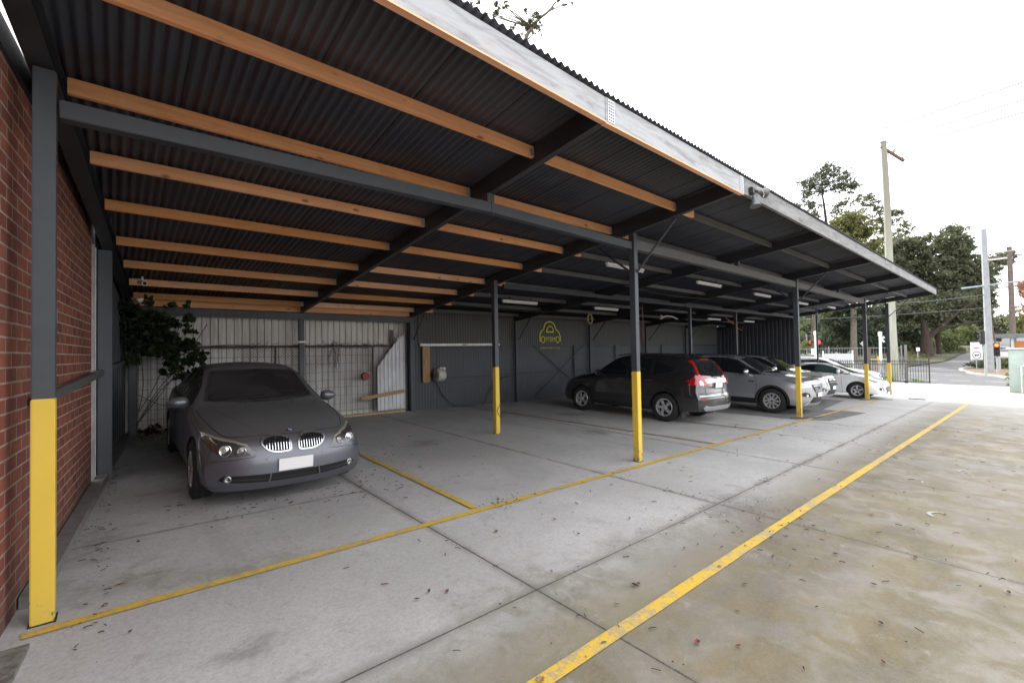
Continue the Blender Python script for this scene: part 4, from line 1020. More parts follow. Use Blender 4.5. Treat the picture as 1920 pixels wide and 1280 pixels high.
# ---------------------------------------------------------------- dark SUV seen from behind its side
def dark_suv():
    Lc = 4.55; P = paint('charcoal_suv_paint', (.050, .050, .056), .6, .22)
    sp = dict(L=Lc, hw=.91, rw=.345, axles=(.93, 3.55), cf=.34, cr_=.20, Lf=.9, bulge=.03, gap=.055,
        zf=[(.2, .08), (.45, 0), (.7, .05), (.95, .2), (1.2, .3)],
        zr=[(.25, .10), (.42, 0.0), (.62, -.01), (.74, .05), (.95, .07), (1.12, .13), (1.35, .30), (1.6, .46), (1.7, .50)],
        st=[(0, .82, .26, .5, .78, .70, .6, .84, .88), (.2, .86, .25, .5, .82, .80, .64, .93, .96), (.6, .9, .24, .6, .85, .88, .7, 1.0, 1.03), (1.1, .91, .24, .62, .865, .97, .72, 1.07, 1.10),
            (1.35, .91, .24, .64, .865, 1.01, .70, 1.14, 1.17), (1.7, .91, .24, .64, .865, 1.03, .66, 1.36, 1.41), (2.05, .91, .24, .64, .86, 1.05, .63, 1.53, 1.58), (2.5, .91, .24, .64, .86, 1.07, .62, 1.60, 1.66),
            (3.1, .91, .24, .64, .855, 1.09, .61, 1.605, 1.67), (3.7, .91, .25, .66, .85, 1.12, .59, 1.57, 1.635), (4.1, .90, .27, .68, .835, 1.15, .56, 1.54, 1.60), (4.35, .885, .29, .68, .81, 1.16, .54, 1.52, 1.575), (4.55, .86, .31, .68, .79, 1.15, .52, 1.50, 1.555)])
    root = empty('suv_car'); tag(root, 'dark charcoal SUV parked nose-in, its red tail lamps climbing beside the rear window', 'car')
    o, bvh = car_body(root, sp, P); H = Lc/2
    tr = [(-.88, 1.045), (-.3, 1.07), (.5, 1.09), (1.0, 1.12), (1.45, 1.20), (1.58, 1.28), (1.30, 1.40), (.9, 1.52), (.3, 1.575), (-.2, 1.54), (-.5, 1.40)]
    sidepair(root, 'window_trim', bvh, tr, DARKP, off=.003)
    sidepair(root, 'roof_trim', bvh, band(spl([(-.92, 1.13), (-.5, 1.42), (-.15, 1.56), (.3, 1.595), (.9, 1.54)], 4, False), .014), CHROME, off=.006, cell=.05)
    for q in ([(-.72, 1.075), (.13, 1.105), (.13, 1.545), (-.18, 1.51), (-.46, 1.375)], [(.20, 1.105), (.86, 1.13), (.86, 1.50), (.5, 1.545), (.20, 1.55)], [(.93, 1.14), (1.40, 1.215), (1.5, 1.28), (1.25, 1.39), (.93, 1.475)]):
        sidepair(root, 'side_window', bvh, q, GLASSD, off=.007)
    patch(root, 'windscreen', bvh, [(-.66, 1.12), (0, 1.10), (.66, 1.12), (.58, 1.48), (0, 1.52), (-.58, 1.48)], 'front', GLASSD, off=.004)
    patch(root, 'rear_window', bvh, [(-.60, 1.13), (0, 1.11), (.60, 1.13), (.60, 1.22), (.50, 1.42), (.45, 1.47), (-.45, 1.47), (-.50, 1.42), (-.60, 1.22)], 'rear', GLASSD, off=.005)
    # tail lamps: a low block on the corner and a tall blade beside the glass
    for s in (1, -1):
        f = (lambda q: mirx(q)) if s < 0 else (lambda q: q)
        lo = [(.62, .91), (.84, .93), (.86, 1.02), (.80, 1.13), (.74, 1.16), (.68, 1.10), (.63, 1.02)]
        h_ = patch(root, 'tail_light', bvh, f(lo), 'rear', REDL, off=.010, cell=.03, rim=.02)
        patch(h_, 'reversing_lens', bvh, f([(.64, .92), (.75, .93), (.75, 1.02), (.69, 1.05), (.645, 1.0)]), 'rear', MT('clear_tail_lens', (.55, .5, .5), .12, .3, coat=1), off=.015, cell=.03)
        patch(h_, 'tail_blade', bvh, f([(.655, 1.10), (.735, 1.16), (.66, 1.33), (.60, 1.49), (.545, 1.51), (.60, 1.32)]), 'rear', REDL, off=.012, cell=.03)
        patch(root, 'tail_light_side', bvh, [(1.87, .93), (2.2, .92), (2.2, 1.14), (2.02, 1.14), (1.95, 1.04)], 'left' if s < 0 else 'right', REDL, off=.008, cell=.03)
        patch(root, 'rear_reflector', bvh, f([(.60, .575), (.78, .58), (.78, .63), (.60, .62)]), 'rear', REDL, off=.006, cell=.03)
    patch(root, 'tailgate_chrome', bvh, [(-.50, .985), (.50, .985), (.56, 1.06), (.40, 1.075), (-.40, 1.075), (-.56, 1.06)], 'rear', CHROME, off=.008, cell=.04)
    patch(root, 'plate_recess', bvh, [(-.30, .86), (.30, .86), (.28, .99), (-.28, .99)], 'rear', DARKP, off=.005)
    h, n_, _, _ = bvh.ray_cast(Vector((0, 6, .90)), Vector((0, -1, 0)))
    pt = MB().box(-.186, .186, h.y+.012, h.y+.02, .855, .985).build('number_plate', PLATE, root, bevel=.004)
    patch(root, 'brake_light', bvh, [(-.2, 1.525), (.2, 1.525), (.2, 1.55), (-.2, 1.55)], 'rear', REDL, off=.012)
    patch(root, 'bumper_guard', bvh, [(-.62, .33), (.62, .33), (.72, .40), (.66, .46), (.5, .43), (-.5, .43), (-.66, .46), (-.72, .40)], 'rear', MT('silver_guard', (.40, .41, .42), .3, .5), off=.010, cell=.04, rim=.03)
    for z in (.735, .645): seam(root, bvh, [(-.78, z), (0, z+.01), (.78, z)], 'rear', 'tailgate_line', .010)
    seam(root, bvh, [(-.80, .675), (0, .69), (.80, .675)], 'rear', 'bumper_chrome_line', .012, CHROME)
    for s in (-1, 1): seam(root, bvh, [(s*.585, .66), (s*.60, .9), (s*.57, 1.05)], 'rear')
    # small lettering shapes on the tailgate
    textmesh('CR-V', .07, CHROME, 'model_lettering', root, (.44, h.y+.02, .93), (PI/2, 0, PI), 1)
    textmesh('4WD', .05, CHROME, 'model_lettering', root, (-.47, h.y+.035, .69), (PI/2, 0, PI), 1)
    sidepair(root, 'sill_cladding', bvh, [(-.95, .25), (.92, .25), (.92, .36), (-.95, .36)], DARKP, off=.010)
    for u in (.93, 3.55):
        for s_ in ('left', 'right'):
            a_ = np.linspace(-.25, PI+.25, 18); R = .345+.062; pl = [(u-H+R*math.cos(t), .345+R*math.sin(t)) for t in a_]+[(u-H+(R+.055)*math.cos(t), .345+(R+.055)*math.sin(t)) for t in a_[::-1]]
            pl = [(a, max(b, .26)) for a, b in pl]
            mb = MB(); sgn = -1 if s_ == 'left' else 1; vs = []
            for (a, b) in pl:
                hh, n_, _, _ = bvh.ray_cast(Vector((sgn*4, a, b)), Vector((-sgn, 0, 0)))
                vs.append((hh+n_*.010) if hh else Vector((sgn*.9, a, b)))
            k = len(a_); mb.add(vs, [(i, i+1, 2*k-2-i, 2*k-1-i) for i in range(k-1)]); mb.build('arch_trim', P, root, smooth=60)
    for s_ in ('left', 'right'):
        seam(root, bvh, [(-.93, .36), (-.98, .7), (-.95, 1.03)], s_); seam(root, bvh, [(.17, .34), (.16, 1.08)], s_); seam(root, bvh, [(.80, .60), (.98, .9), (.95, 1.1)], s_)
        sg_ = -1 if s_ == 'left' else 1
        for y in (0.0, .82):
            hh, n_, _, _ = bvh.ray_cast(Vector((sg_*4, y, .985)), Vector((-sg_, 0, 0)))
            MB().bar((hh.x+sg_*.022, y-.10, .985), (hh.x+sg_*.022, y+.10, .99), .022, .022, up=(1, 0, 0)).build('door_handle', CHROME if False else MT('handle_silver', (.25, .25, .27), .2, .9), root, bevel=.006)
        MB().tube([(sg_*.60, -.3, 1.6), (sg_*.60, .2, 1.665), (sg_*.59, 1.2, 1.66), (sg_*.575, 1.55, 1.615)], .014, 8).build('roof_rail', MT('rail_grey', (.1, .1, .11), .3, .8), root, smooth=50)
        mirror_part(root, sg_*.87, -.68, 1.12, P, sg_, 1.1)
        for u in (.93, 3.55): wheel(root, sg_*.795, u-H, .345, .225, 'twin', sg_)
        MB().box(sg_*.70-.12, sg_*.70+.12, 3.55-H+.40, 3.55-H+.42, .12, .36).build('mud_flap', DARKP, root)
    MB().tube([(-.5, 2.12, .30), (-.5, 2.0, .31)], .03, 12).build('exhaust_tip', CHROME, root); MB().tube([(-.42, 2.12, .30), (-.42, 2.0, .31)], .03, 12).build('exhaust_tip', CHROME, root)
    MB().prism([(1.45, 1.62), (1.62, 1.60), (1.58, 1.69)], -.008, .008, 'yz').build('roof_antenna', DARKP, root)
    vx = MB(); return root
c2 = dark_suv(); ground_place(c2, 11.03, 7.22, PI)

# ---------------------------------------------------------------- silver SUV, nose-out
def arch_trim(root, bvh, H, u, rw, s_, mat, wd=.05, zmin=.26):
    a_ = np.linspace(-.3, PI+.3, 20); R = rw+.055; sgn = -1 if s_ == 'left' else 1; vs = []
    for rr_ in (R, R+wd):
        for t in a_:
            a, b = u-H+rr_*math.cos(t), max(rw+rr_*math.sin(t), zmin); hh, n_, _, _ = bvh.ray_cast(Vector((sgn*4, a, b)), Vector((-sgn, 0, 0)))
            vs.append((hh+n_*.010) if hh else Vector((sgn*.88, a, b)))
    k = len(a_); mb = MB(); mb.add(vs, [(i, i+1, k+i+1, k+i) for i in range(k-1)]); mb.build('arch_trim', mat, root, smooth=60)
def suv(name, label, P, kind):
    esc = kind == 'silver'
    Lc = 4.52 if esc else 4.36
    sp = dict(L=Lc, hw=.92, rw=.35, axles=(.92, 3.60) if esc else (.90, 3.57), cf=.42, cr_=.25, Lf=1.0, bulge=.03, gap=.055,
        zf=[(.22, .12), (.36, .03), (.55, 0), (.75, .0), (.92, .05), (1.05, .2), (1.2, .3)],
        zr=[(.25, .10), (.5, 0.0), (.9, .03), (1.15, .1), (1.4, .28), (1.7, .42)],
        st=[(0, .84, .24, .55, .80, .80, .60, .93, .965), (.15, .87, .24, .56, .83, .86, .64, .97, 1.0), (.5, .905, .24, .62, .86, .93, .70, 1.03, 1.06), (.95, .92, .24, .64, .875, 1.0, .73, 1.09, 1.12),
            (1.2, .92, .24, .66, .875, 1.04, .72, 1.13, 1.16), (1.55, .92, .24, .66, .87, 1.06, .685, 1.29, 1.34), (1.95, .92, .24, .66, .87, 1.08, .64, 1.50, 1.56), (2.3, .92, .24, .66, .865, 1.10, .62, 1.585, 1.645),
            (2.8, .92, .24, .66, .86, 1.13, .61, 1.61, 1.68), (3.4, .92, .25, .66, .86, 1.16, .595, 1.595, 1.66), (3.9, .91, .27, .68, .845, 1.20, .57, 1.54, 1.60), (4.25, .89, .29, .7, .82, 1.2, .54, 1.48, 1.54), (Lc, .86, .31, .7, .79, 1.18, .52, 1.42, 1.48)])
    if not esc:
        sp['st'] = [tuple([r[0], r[1]*.985, r[2], r[3], r[4]*.985, r[5], r[6], r[7]-.02*(r[0] > 1.5), r[8]-.03*(r[0] > 1.5)]) for r in sp['st']]
    root = empty(name); tag(root, label, 'car'); o, bvh = car_body(root, sp, P); H = Lc/2
    tr = [(-1.15, 1.075), (-.3, 1.10), (.5, 1.14), (1.1, 1.19), (1.5, 1.27), (1.35, 1.42), (.95, 1.52), (.4, 1.57), (0, 1.56), (-.3, 1.50), (-.7, 1.28)]
    sidepair(root, 'window_trim', bvh, tr, DARKP, off=.003)
    for q in ([(-.72, 1.115), (.20, 1.135), (.20, 1.54), (-.02, 1.53), (-.27, 1.465), (-.55, 1.30)], [(.27, 1.14), (.95, 1.18), (.95, 1.49), (.6, 1.535), (.27, 1.545)], [(1.02, 1.20), (1.40, 1.28), (1.30, 1.39), (1.02, 1.47)], [(-1.05, 1.09), (-.78, 1.105), (-.60, 1.28), (-.72, 1.24)]):
        sidepair(root, 'side_window', bvh, q, GLASSD, off=.007)
    ws = [(-.70, 1.15), (-.3, 1.125), (0, 1.12), (.3, 1.125), (.70, 1.15), (.64, 1.35), (.575, 1.52), (0, 1.57), (-.575, 1.52), (-.64, 1.35)]
    patch(root, 'windscreen', bvh, ws, 'front', GLASSD, off=.005)
    seam(root, bvh, [(-.80, -1.1), (-.78, -1.5), (-.68, -1.85), (-.4, -2.0), (0, -2.08), (.4, -2.0), (.68, -1.85), (.78, -1.5), (.80, -1.1)], 'top', 'bonnet_seam', .008)
    GR = MT('grille_dark_chrome', (.10, .10, .105), .25, .8)
    if esc:
        g = patch(root, 'grille', bvh, [(-.42, .86), (.42, .86), (.44, .80), (.30, .635), (-.30, .635), (-.44, .80)], 'front', GR, off=.012, cell=.04, rim=.03)
        for z0, hw in ((.665, .31), (.725, .36), (.79, .40)):
            patch(g, 'grille_bar', bvh, [(-hw, z0), (hw, z0), (hw+.015, z0+.026), (-hw-.015, z0+.026)], 'front', MT('satin_chrome', (.35, .35, .36), .25, .9), off=.026, cell=.05, rim=.016)
        el = patch(g, 'badge', bvh, [(.085*math.cos(t), .755+.04*math.sin(t)) for t in np.linspace(0, 2*PI, 17)[:-1]], 'front', CHROME, off=.036, cell=.03, rim=.02)
        patch(el, 'badge_field', bvh, [(.074*math.cos(t), .755+.031*math.sin(t)) for t in np.linspace(0, 2*PI, 17)[:-1]], 'front', MT('badge_blue', (.03, .16, .42), .3), off=.04, cell=.03)
    else:
        g = patch(root, 'grille', bvh, [(-.46, .88), (.46, .88), (.46, .76), (.36, .62), (.30, .50), (-.30, .50), (-.36, .62), (-.46, .76)], 'front', DARKP, off=.010, cell=.04, rim=.03)
        for z0 in (.82, .74): patch(g, 'grille_bar', bvh, [(-.40, z0), (.40, z0), (.40, z0+.022), (-.40, z0+.022)], 'front', CHROME, off=.024, cell=.05, rim=.016)
        for s in (1, -1):
            q = [(s*.47, .88), (s*.50, .80), (s*.40, .62), (s*.34, .50), (s*.55, .47), (s*.53, .52), (s*.45, .60), (s*.56, .79)]
            if s < 0: q = q[::-1]
            patch(g, 'chrome_blade', bvh, q, 'front', CHROME, off=.018, cell=.04, rim=.02)
        for k, (x, z) in enumerate(((0, .80), (-.03, .755), (.03, .755))):
            patch(g, 'badge', bvh, [(x, z-.022), (x+.02, z), (x, z+.022), (x-.02, z)], 'front', CHROME, off=.034)
    for s in (1, -1):
        f = (lambda q: mirx(q)) if s < 0 else (lambda q: q)
        hl = [(.46, .80), (.62, .795), (.78, .83), (.845, .90), (.85, .955), (.78, .945), (.62, .90), (.47, .865)] if esc else [(.50, .83), (.68, .82), (.82, .87), (.85, .93), (.80, .925), (.66, .905), (.50, .89)]
        h_ = patch(root, 'headlight', bvh, f(hl), 'front', LENSW, off=.007, cell=.03, rim=.02)
        patch(h_, 'headlight_reflector', bvh, f([(.50, .812), (.62, .81), (.73, .84), (.74, .88), (.62, .875), (.50, .85)] if esc else [(.54, .84), (.67, .835), (.78, .87), (.78, .895), (.66, .885), (.54, .87)]), 'front', MT('clear_headlamp_bright', (.66, .68, .72), .15, .5, coat=1), off=.012, cell=.03)
        sidev = 'left' if s < 0 else 'right'
        patch(root, 'headlight_side', bvh, [(-2.02, .86), (-1.80, .91), (-1.62, .985), (-1.82, .965), (-2.0, .925)], sidev, LENSW, off=.008, cell=.03)
        fg = [(.50, .50), (.72, .52), (.76, .60), (.66, .64), (.54, .60)] if esc else [(.52, .44), (.72, .46), (.74, .53), (.62, .56), (.54, .52)]
        q = patch(root, 'fog_light_recess', bvh, f(fg), 'front', DARKP, off=.006, cell=.03)
        hh, n_, _, _ = bvh.ray_cast(Vector((s*.62, -6, .555 if esc else .495)), Vector((0, 1, 0)))
        r_ = MB(); r_.lathe([(-.008, .035), (.01, .036), (.008, .026), (0, 0)], (0, 0, 0), 'z', 16); r_ = r_.build('fog_light', CHROME, q, smooth=40); r_.location = hh+n_*.01; r_.rotation_euler = n_.to_track_quat('Z', 'Y').to_euler()
    li = patch(root, 'lower_intake', bvh, [(-.48, .33), (.48, .33), (.42, .46), (.36, .50), (-.36, .50), (-.42, .46)], 'front', DARKP, off=.006, cell=.04)
    sk = patch(root, 'skid_plate', bvh, [(-.58, .27), (.58, .27), (.52, .335), (-.52, .335)], 'front', MT('satin_silver_plastic', (.45, .46, .48), .3, .6), off=.014, cell=.04, rim=.02)
    hh, n_, _, _ = bvh.ray_cast(Vector((0, -6, .52)), Vector((0, 1, 0)))
    MB().box(-.186, .186, hh.y-.034, hh.y-.026, .50, .62).build('number_plate', PLATE, root, bevel=.004); MB().box(-.15, .15, hh.y-.025, hh.y+.02, .52, .6).build('plate_bracket', DARKP, root)
    textmesh('1LT 4CK' if esc else '1MQ 7AD', .085, MT('plate_characters', (.03, .05, .14), .5), 'plate_characters', root, (0, hh.y-.0355, .558), (PI/2, 0, 0), .9) if False else None
    sidepair(root, 'sill_cladding', bvh, [(-.92, .25), (1.0, .25), (1.0, .40), (-.92, .40)], DARKP, off=.010)
    for s_ in ('left', 'right'):
        sg_ = -1 if s_ == 'left' else 1
        seam(root, bvh, [(-.88, .40), (-.93, .75), (-.86, 1.07)], s_); seam(root, bvh, [(.24, .40), (.235, 1.12)], s_); seam(root, bvh, [(.92, .70), (1.04, .95), (1.0, 1.16)], s_)
        for y in (.10, .88):
            h2, n_, _, _ = bvh.ray_cast(Vector((sg_*4, y, 1.03)), Vector((-sg_, 0, 0)))
            MB().bar((h2.x+sg_*.022, y-.10, 1.025), (h2.x+sg_*.022, y+.10, 1.035), .022, .022, up=(1, 0, 0)).build('door_handle', MT('handle_silver_light', (.5, .5, .52), .15, .9), root, bevel=.006)
        MB().tube([(sg_*.61, -.2, 1.575), (sg_*.60, .2, 1.655), (sg_*.59, 1.1, 1.655), (sg_*.565, 1.5, 1.59)], .013, 8).build('roof_rail', MT('rail_grey', (.1, .1, .11), .3, .8), root, smooth=50)
        mirror_part(root, sg_*.875, -.66, 1.16, P if not esc else MT('mirror_chrome', (.7, .7, .72), .15, .9), sg_, 1.1)
        for u in sp['axles']:
            wheel(root, sg_*.805, u-H, .35, .225, 'wide', sg_)
            arch_trim(root, bvh, H, u, .35, s_, DARKP)
        if esc: patch(root, 'side_vent', bvh, [(-.86, .865), (-.70, .875), (-.70, .90), (-.86, .895)], s_, DARKP, off=.006)
        MB().box(sg_*.72-.11, sg_*.72+.11, sp['axles'][0]-H+.41, sp['axles'][0]-H+.425, .14, .38).build('mud_flap', DARKP, root)
    for a, b_ in (((-.62, 1.165), (0, 1.19)), ((.02, 1.15), (.60, 1.19))):
        mb = MB(); pv = None
        for t in np.linspace(0, 1, 7):
            h2, n_, _, _ = bvh.ray_cast(Vector((a[0]+(b_[0]-a[0])*t, -6, a[1]+(b_[1]-a[1])*t)), Vector((0, 1, 0)))
            if h2 is None: continue
            p = h2+n_*.02
            if pv is not None: mb.bar(pv, p, .014, .012, up=n_)
            pv = p
        mb.build('wiper', DARKP, root)
    return root
c3 = suv('suv_car', 'silver SUV parked nose-out right behind the third yellow post, with black sills and wide-spoked wheels', paint('silver_suv_paint', (.44, .46, .50), .6, .28), 'silver')
ground_place(c3, 14.98, 6.20, RAD(0))
c4 = suv('suv_car', 'pale silver SUV half hidden behind the silver SUV, with chrome blades round its grille', paint('pale_silver_paint', (.62, .62, .63), .5, .28), 'pale')
ground_place(c4, 18.55, 6.62, RAD(0))

# ---------------------------------------------------------------- white hatch / wagon family
def low_car(name, label, P, kind):
    hatch = kind == 'hatch'
    Lc = 4.10 if hatch else 4.85; H = Lc/2
    if hatch:
        st = [(0, .80, .20, .45, .76, .60, .55, .66, .69), (.15, .84, .19, .46, .80, .66, .58, .72, .755), (.45, .865, .19, .52, .83, .76, .64, .825, .86), (.85, .875, .19, .56, .84, .86, .68, .925, .96), (1.1, .877, .19, .58, .84, .91, .67, .985, 1.02),
              (1.4, .877, .19, .58, .84, .93, .63, 1.12, 1.16), (1.8, .877, .19, .58, .835, .95, .58, 1.30, 1.35), (2.2, .877, .19, .6, .83, .97, .56, 1.385, 1.43), (2.7, .877, .19, .6, .825, .98, .55, 1.38, 1.425), (3.2, .875, .2, .6, .82, 1.0, .55, 1.27, 1.32), (3.6, .87, .22, .6, .80, 1.0, .58, 1.12, 1.16), (3.9, .85, .24, .6, .78, .98, .6, 1.03, 1.06), (Lc, .82, .27, .6, .75, .95, .58, .98, 1.01)]
        ax = (.83, 3.37); rw = .315
        zf = [(.2, .06), (.35, 0), (.55, .02), (.72, .12), (.9, .3), (1.1, .4)]; zr = [(.2, .06), (.5, 0), (.9, .03), (1.1, .1)]
    else:
        st = [(0, .86, .22, .5, .82, .72, .60, .82, .86), (.15, .89, .21, .52, .85, .78, .64, .87, .91), (.6, .915, .21, .58, .87, .87, .70, .945, .985), (1.1, .925, .21, .6, .88, .94, .72, 1.0, 1.04), (1.35, .925, .21, .6, .88, .97, .70, 1.06, 1.10),
              (1.75, .925, .21, .6, .875, .99, .65, 1.28, 1.33), (2.15, .925, .21, .6, .87, 1.0, .61, 1.43, 1.485), (2.6, .925, .21, .6, .865, 1.02, .60, 1.475, 1.535), (3.3, .925, .21, .6, .86, 1.04, .59, 1.465, 1.53), (4.0, .92, .22, .6, .85, 1.07, .57, 1.40, 1.46), (4.5, .90, .25, .6, .82, 1.08, .54, 1.33, 1.39), (Lc, .87, .27, .6, .79, 1.06, .52, 1.26, 1.31)]
        ax = (.95, 3.80); rw = .335
        zf = [(.2, .07), (.4, 0), (.65, .0), (.82, .06), (.95, .2), (1.1, .3)]; zr = [(.2, .06), (.5, 0), (.9, .04), (1.2, .2), (1.5, .4)]
    hz = (lambda z: z if z < .9 else .9+(z-.9)*.84) if hatch else (lambda z: z+(.0 if z < 1.1 else .03))
    st = [tuple(r[:5])+tuple(hz(r[k]) if k in (5, 7, 8) else r[k] for k in (5, 6, 7, 8)) for r in st]
    sp = dict(L=Lc, hw=st[4][1], rw=rw, axles=ax, cf=.40, cr_=.28, Lf=1.0, bulge=.03, zf=zf, zr=zr, st=st)
    root = empty(name); tag(root, label, 'car'); o, bvh = car_body(root, sp, P)
    _sp, _pt = sidepair, patch
    def sidepair2(r_, n_, b_, q, m_, **k): return _sp(r_, n_, b_, [(a, hz(z)) for a, z in q], m_, **k)
    def patch2(r_, n_, b_, q, v_, m_, **k): return _pt(r_, n_, b_, [(a, hz(z)) for a, z in q], v_, m_, **k)
    GT = GLASSD if not hatch else MT('tinted_teal_glass', (.05, .085, .08), .05, 0, coat=.6, spec=.8)
    if hatch:
        sg = [tuple(p) for p in spl([(-1.02, .93), (-.6, .955), (.2, .985), (1.05, 1.02), (1.25, 1.05), (1.0, 1.17), (.55, 1.32), (.1, 1.365), (-.25, 1.30), (-.65, 1.13)], 3)]
        sidepair2(root, 'window_trim', bvh, sg, DARKP, off=.003)
        for q in ([(-.60, .975), (.18, 1.0), (.18, 1.345), (.0, 1.335), (-.22, 1.275), (-.55, 1.12)], [(.26, 1.005), (.95, 1.03), (1.12, 1.06), (.9, 1.18), (.55, 1.29), (.26, 1.335)]):
            sidepair2(root, 'side_window', bvh, q, GT if q[0][0] < 0 else GLASSD, off=.007)
        ws = [(-.66, 1.0), (0, .975), (.66, 1.0), (.58, 1.2), (.50, 1.335), (0, 1.365), (-.50, 1.335), (-.58, 1.2)]
    else:
        sg = [tuple(p) for p in spl([(-1.1, .985), (-.3, 1.02), (.8, 1.06), (1.6, 1.11), (1.95, 1.17), (1.5, 1.33), (.8, 1.42), (.1, 1.445), (-.25, 1.39), (-.7, 1.18)], 3)]
        sidepair2(root, 'window_trim', bvh, sg, MT('dark_blue_glass', (.02, .024, .034), .06, 0, coat=.6, spec=.8), off=.003)
        ws = [(-.70, 1.07), (0, 1.045), (.70, 1.07), (.64, 1.25), (.55, 1.41), (0, 1.455), (-.55, 1.41), (-.64, 1.25)]
        for s_ in ('left', 'right'):
            for x in (.30, 1.05): seam(root, bvh, [(x, 1.03), (x-.02, 1.42)], s_, 'window_pillar', .03, DARKP)
    patch2(root, 'windscreen', bvh, ws, 'front', GLASSD if not hatch else MT('pale_sky_windscreen', (.045, .06, .06), .04, 0, coat=1, spec=.9), off=.005)
    z0 = .69 if hatch else .80
    for s in (1, -1):
        f = (lambda q: mirx(q)) if s < 0 else (lambda q: q)
        hl = ([(.42, .60), (.60, .585), (.76, .66), (.82, .80), (.78, .80), (.66, .72), (.50, .665)] if hatch else [(.52, .72), (.72, .71), (.84, .78), (.86, .86), (.74, .84), (.56, .80)])
        h_ = patch2(root, 'headlight', bvh, f(hl), 'front', LENSW, off=.007, cell=.03, rim=.02)
        patch2(h_, 'headlight_reflector', bvh, f([(.50, .61), (.60, .605), (.72, .67), (.74, .72), (.62, .67)] if hatch else [(.58, .73), (.70, .725), (.78, .78), (.76, .82), (.60, .79)]), 'front', MT('clear_headlamp_bright', (.66, .68, .72), .15, .5, coat=1), off=.012, cell=.03)
        if hatch: patch2(root, 'headlight_side', bvh, [(-1.70, .66), (-1.50, .74), (-1.28, .85), (-1.45, .82), (-1.66, .72)], 'left' if s < 0 else 'right', MT('clear_headlamp_bright', (.66, .68, .72), .15, .5, coat=1), off=.008, cell=.03)
        q = patch2(root, 'fog_light_recess', bvh, f([(.50, .34), (.70, .36), (.72, .45), (.56, .46)]), 'front', DARKP, off=.006, cell=.03)
        hh, n_, _, _ = bvh.ray_cast(Vector((s*.62, -6, .40)), Vector((0, 1, 0))); r_ = MB(); r_.lathe([(-.008, .035), (.01, .036), (.008, .026), (0, 0)], (0, 0, 0), 'z', 16); r_ = r_.build('fog_light', CHROME, q, smooth=40); r_.location = hh+n_*.01; r_.rotation_euler = n_.to_track_quat('Z', 'Y').to_euler()
    if hatch:
        g = patch2(root, 'grille', bvh, spl([(-.40, .46), (-.30, .30), (0, .27), (.30, .30), (.40, .46), (0, .50)], 4), 'front', MT('grille_mesh_grey', (.12, .12, .13), .5), off=.010, cell=.03, rim=.02)
        for z in (.33, .38, .43): patch2(g, 'grille_bar', bvh, [(-.30, z), (.30, z), (.30, z+.012), (-.30, z+.012)], 'front', MT('grille_bar_grey', (.30, .30, .31), .35, .5), off=.018, cell=.05)
        patch2(root, 'badge', bvh, [(-.035, .62), (.035, .62), (.02, .70), (-.02, .70)], 'front', CHROME, off=.012)
        sidepair2(root, 'rub_strip', bvh, [(-.60, .515), (.55, .53), (.55, .56), (-.60, .545)], DARKP, off=.012)
    else:
        g = patch2(root, 'grille', bvh, [(-.42, .80), (.42, .80), (.40, .66), (-.40, .66)], 'front', DARKP, off=.010, cell=.03, rim=.02)
        for z in (.70, .75): patch2(g, 'grille_bar', bvh, [(-.36, z), (.36, z), (.36, z+.014), (-.36, z+.014)], 'front', CHROME, off=.02, cell=.05)
        patch2(root, 'lower_intake', bvh, [(-.45, .32), (.45, .32), (.45, .44), (-.45, .44)], 'front', DARKP, off=.008)
    hh, n_, _, _ = bvh.ray_cast(Vector((0, -6, .54)), Vector((0, 1, 0)))
    if not hatch: MB().box(-.186, .186, hh.y-.03, hh.y-.022, .50, .62).build('number_plate', PLATE, root, bevel=.004)
    else: MB().box(-.186, .186, hh.y-.012, hh.y-.004, .19, .29).build('number_plate', PLATE, root, bevel=.004)
    seam(root, bvh, [(-.74, -.98), (-.68, -1.4), (-.45, -1.72), (0, -1.84), (.45, -1.72), (.68, -1.4), (.74, -.98)] if hatch else [(-.78, -1.1), (-.76, -1.7), (-.5, -2.1), (0, -2.2), (.5, -2.1), (.76, -1.7), (.78, -1.1)], 'top', 'bonnet_seam', .008)
    for s_ in ('left', 'right'):
        sg_ = -1 if s_ == 'left' else 1
        xs_ = (-.72, .55) if hatch else (-.9, .28, 1.15)
        for x in xs_: seam(root, bvh, [(x-.03, .24), (x, .6), (x+.02, .94)], s_)
        for y in ((.3,) if hatch else (.15, 1.0)):
            h2, n_, _, _ = bvh.ray_cast(Vector((sg_*4, y, .86)), Vector((-sg_, 0, 0)))
            MB().bar((h2.x+sg_*.02, y-.09, .86), (h2.x+sg_*.02, y+.09, .865), .022, .02, up=(1, 0, 0)).build('door_handle', P, root, bevel=.005)
        mirror_part(root, sg_*(.83 if hatch else .88), -.62 if hatch else -.72, 1.03 if hatch else 1.07, P, sg_, 1.0)
        for u in ax: wheel(root, sg_*(sp['hw']-.115), u-H, rw, .21, 'five', sg_)
        if not hatch: MB().tube([(sg_*.60, -.1, 1.48), (sg_*.59, .4, 1.53), (sg_*.58, 1.4, 1.50), (sg_*.56, 1.8, 1.44)], .013, 8).build('roof_rail', MT('rail_grey', (.1, .1, .11), .3, .8), root, smooth=50)
    return root
WHP = paint('white_car_paint', (.78, .79, .80), 0, .3)
c5 = low_car('hatchback_car', 'white two-door coupe with black rub strip parked nose-out beside the far yellow post', WHP, 'hatch'); ground_place(c5, 22.38, 5.60, RAD(0))
c6 = low_car('wagon_car', 'white station wagon parked beyond the white two-door, in the sun past the carport end', WHP, 'wagon'); ground_place(c6, 27.0, 7.0, RAD(4))
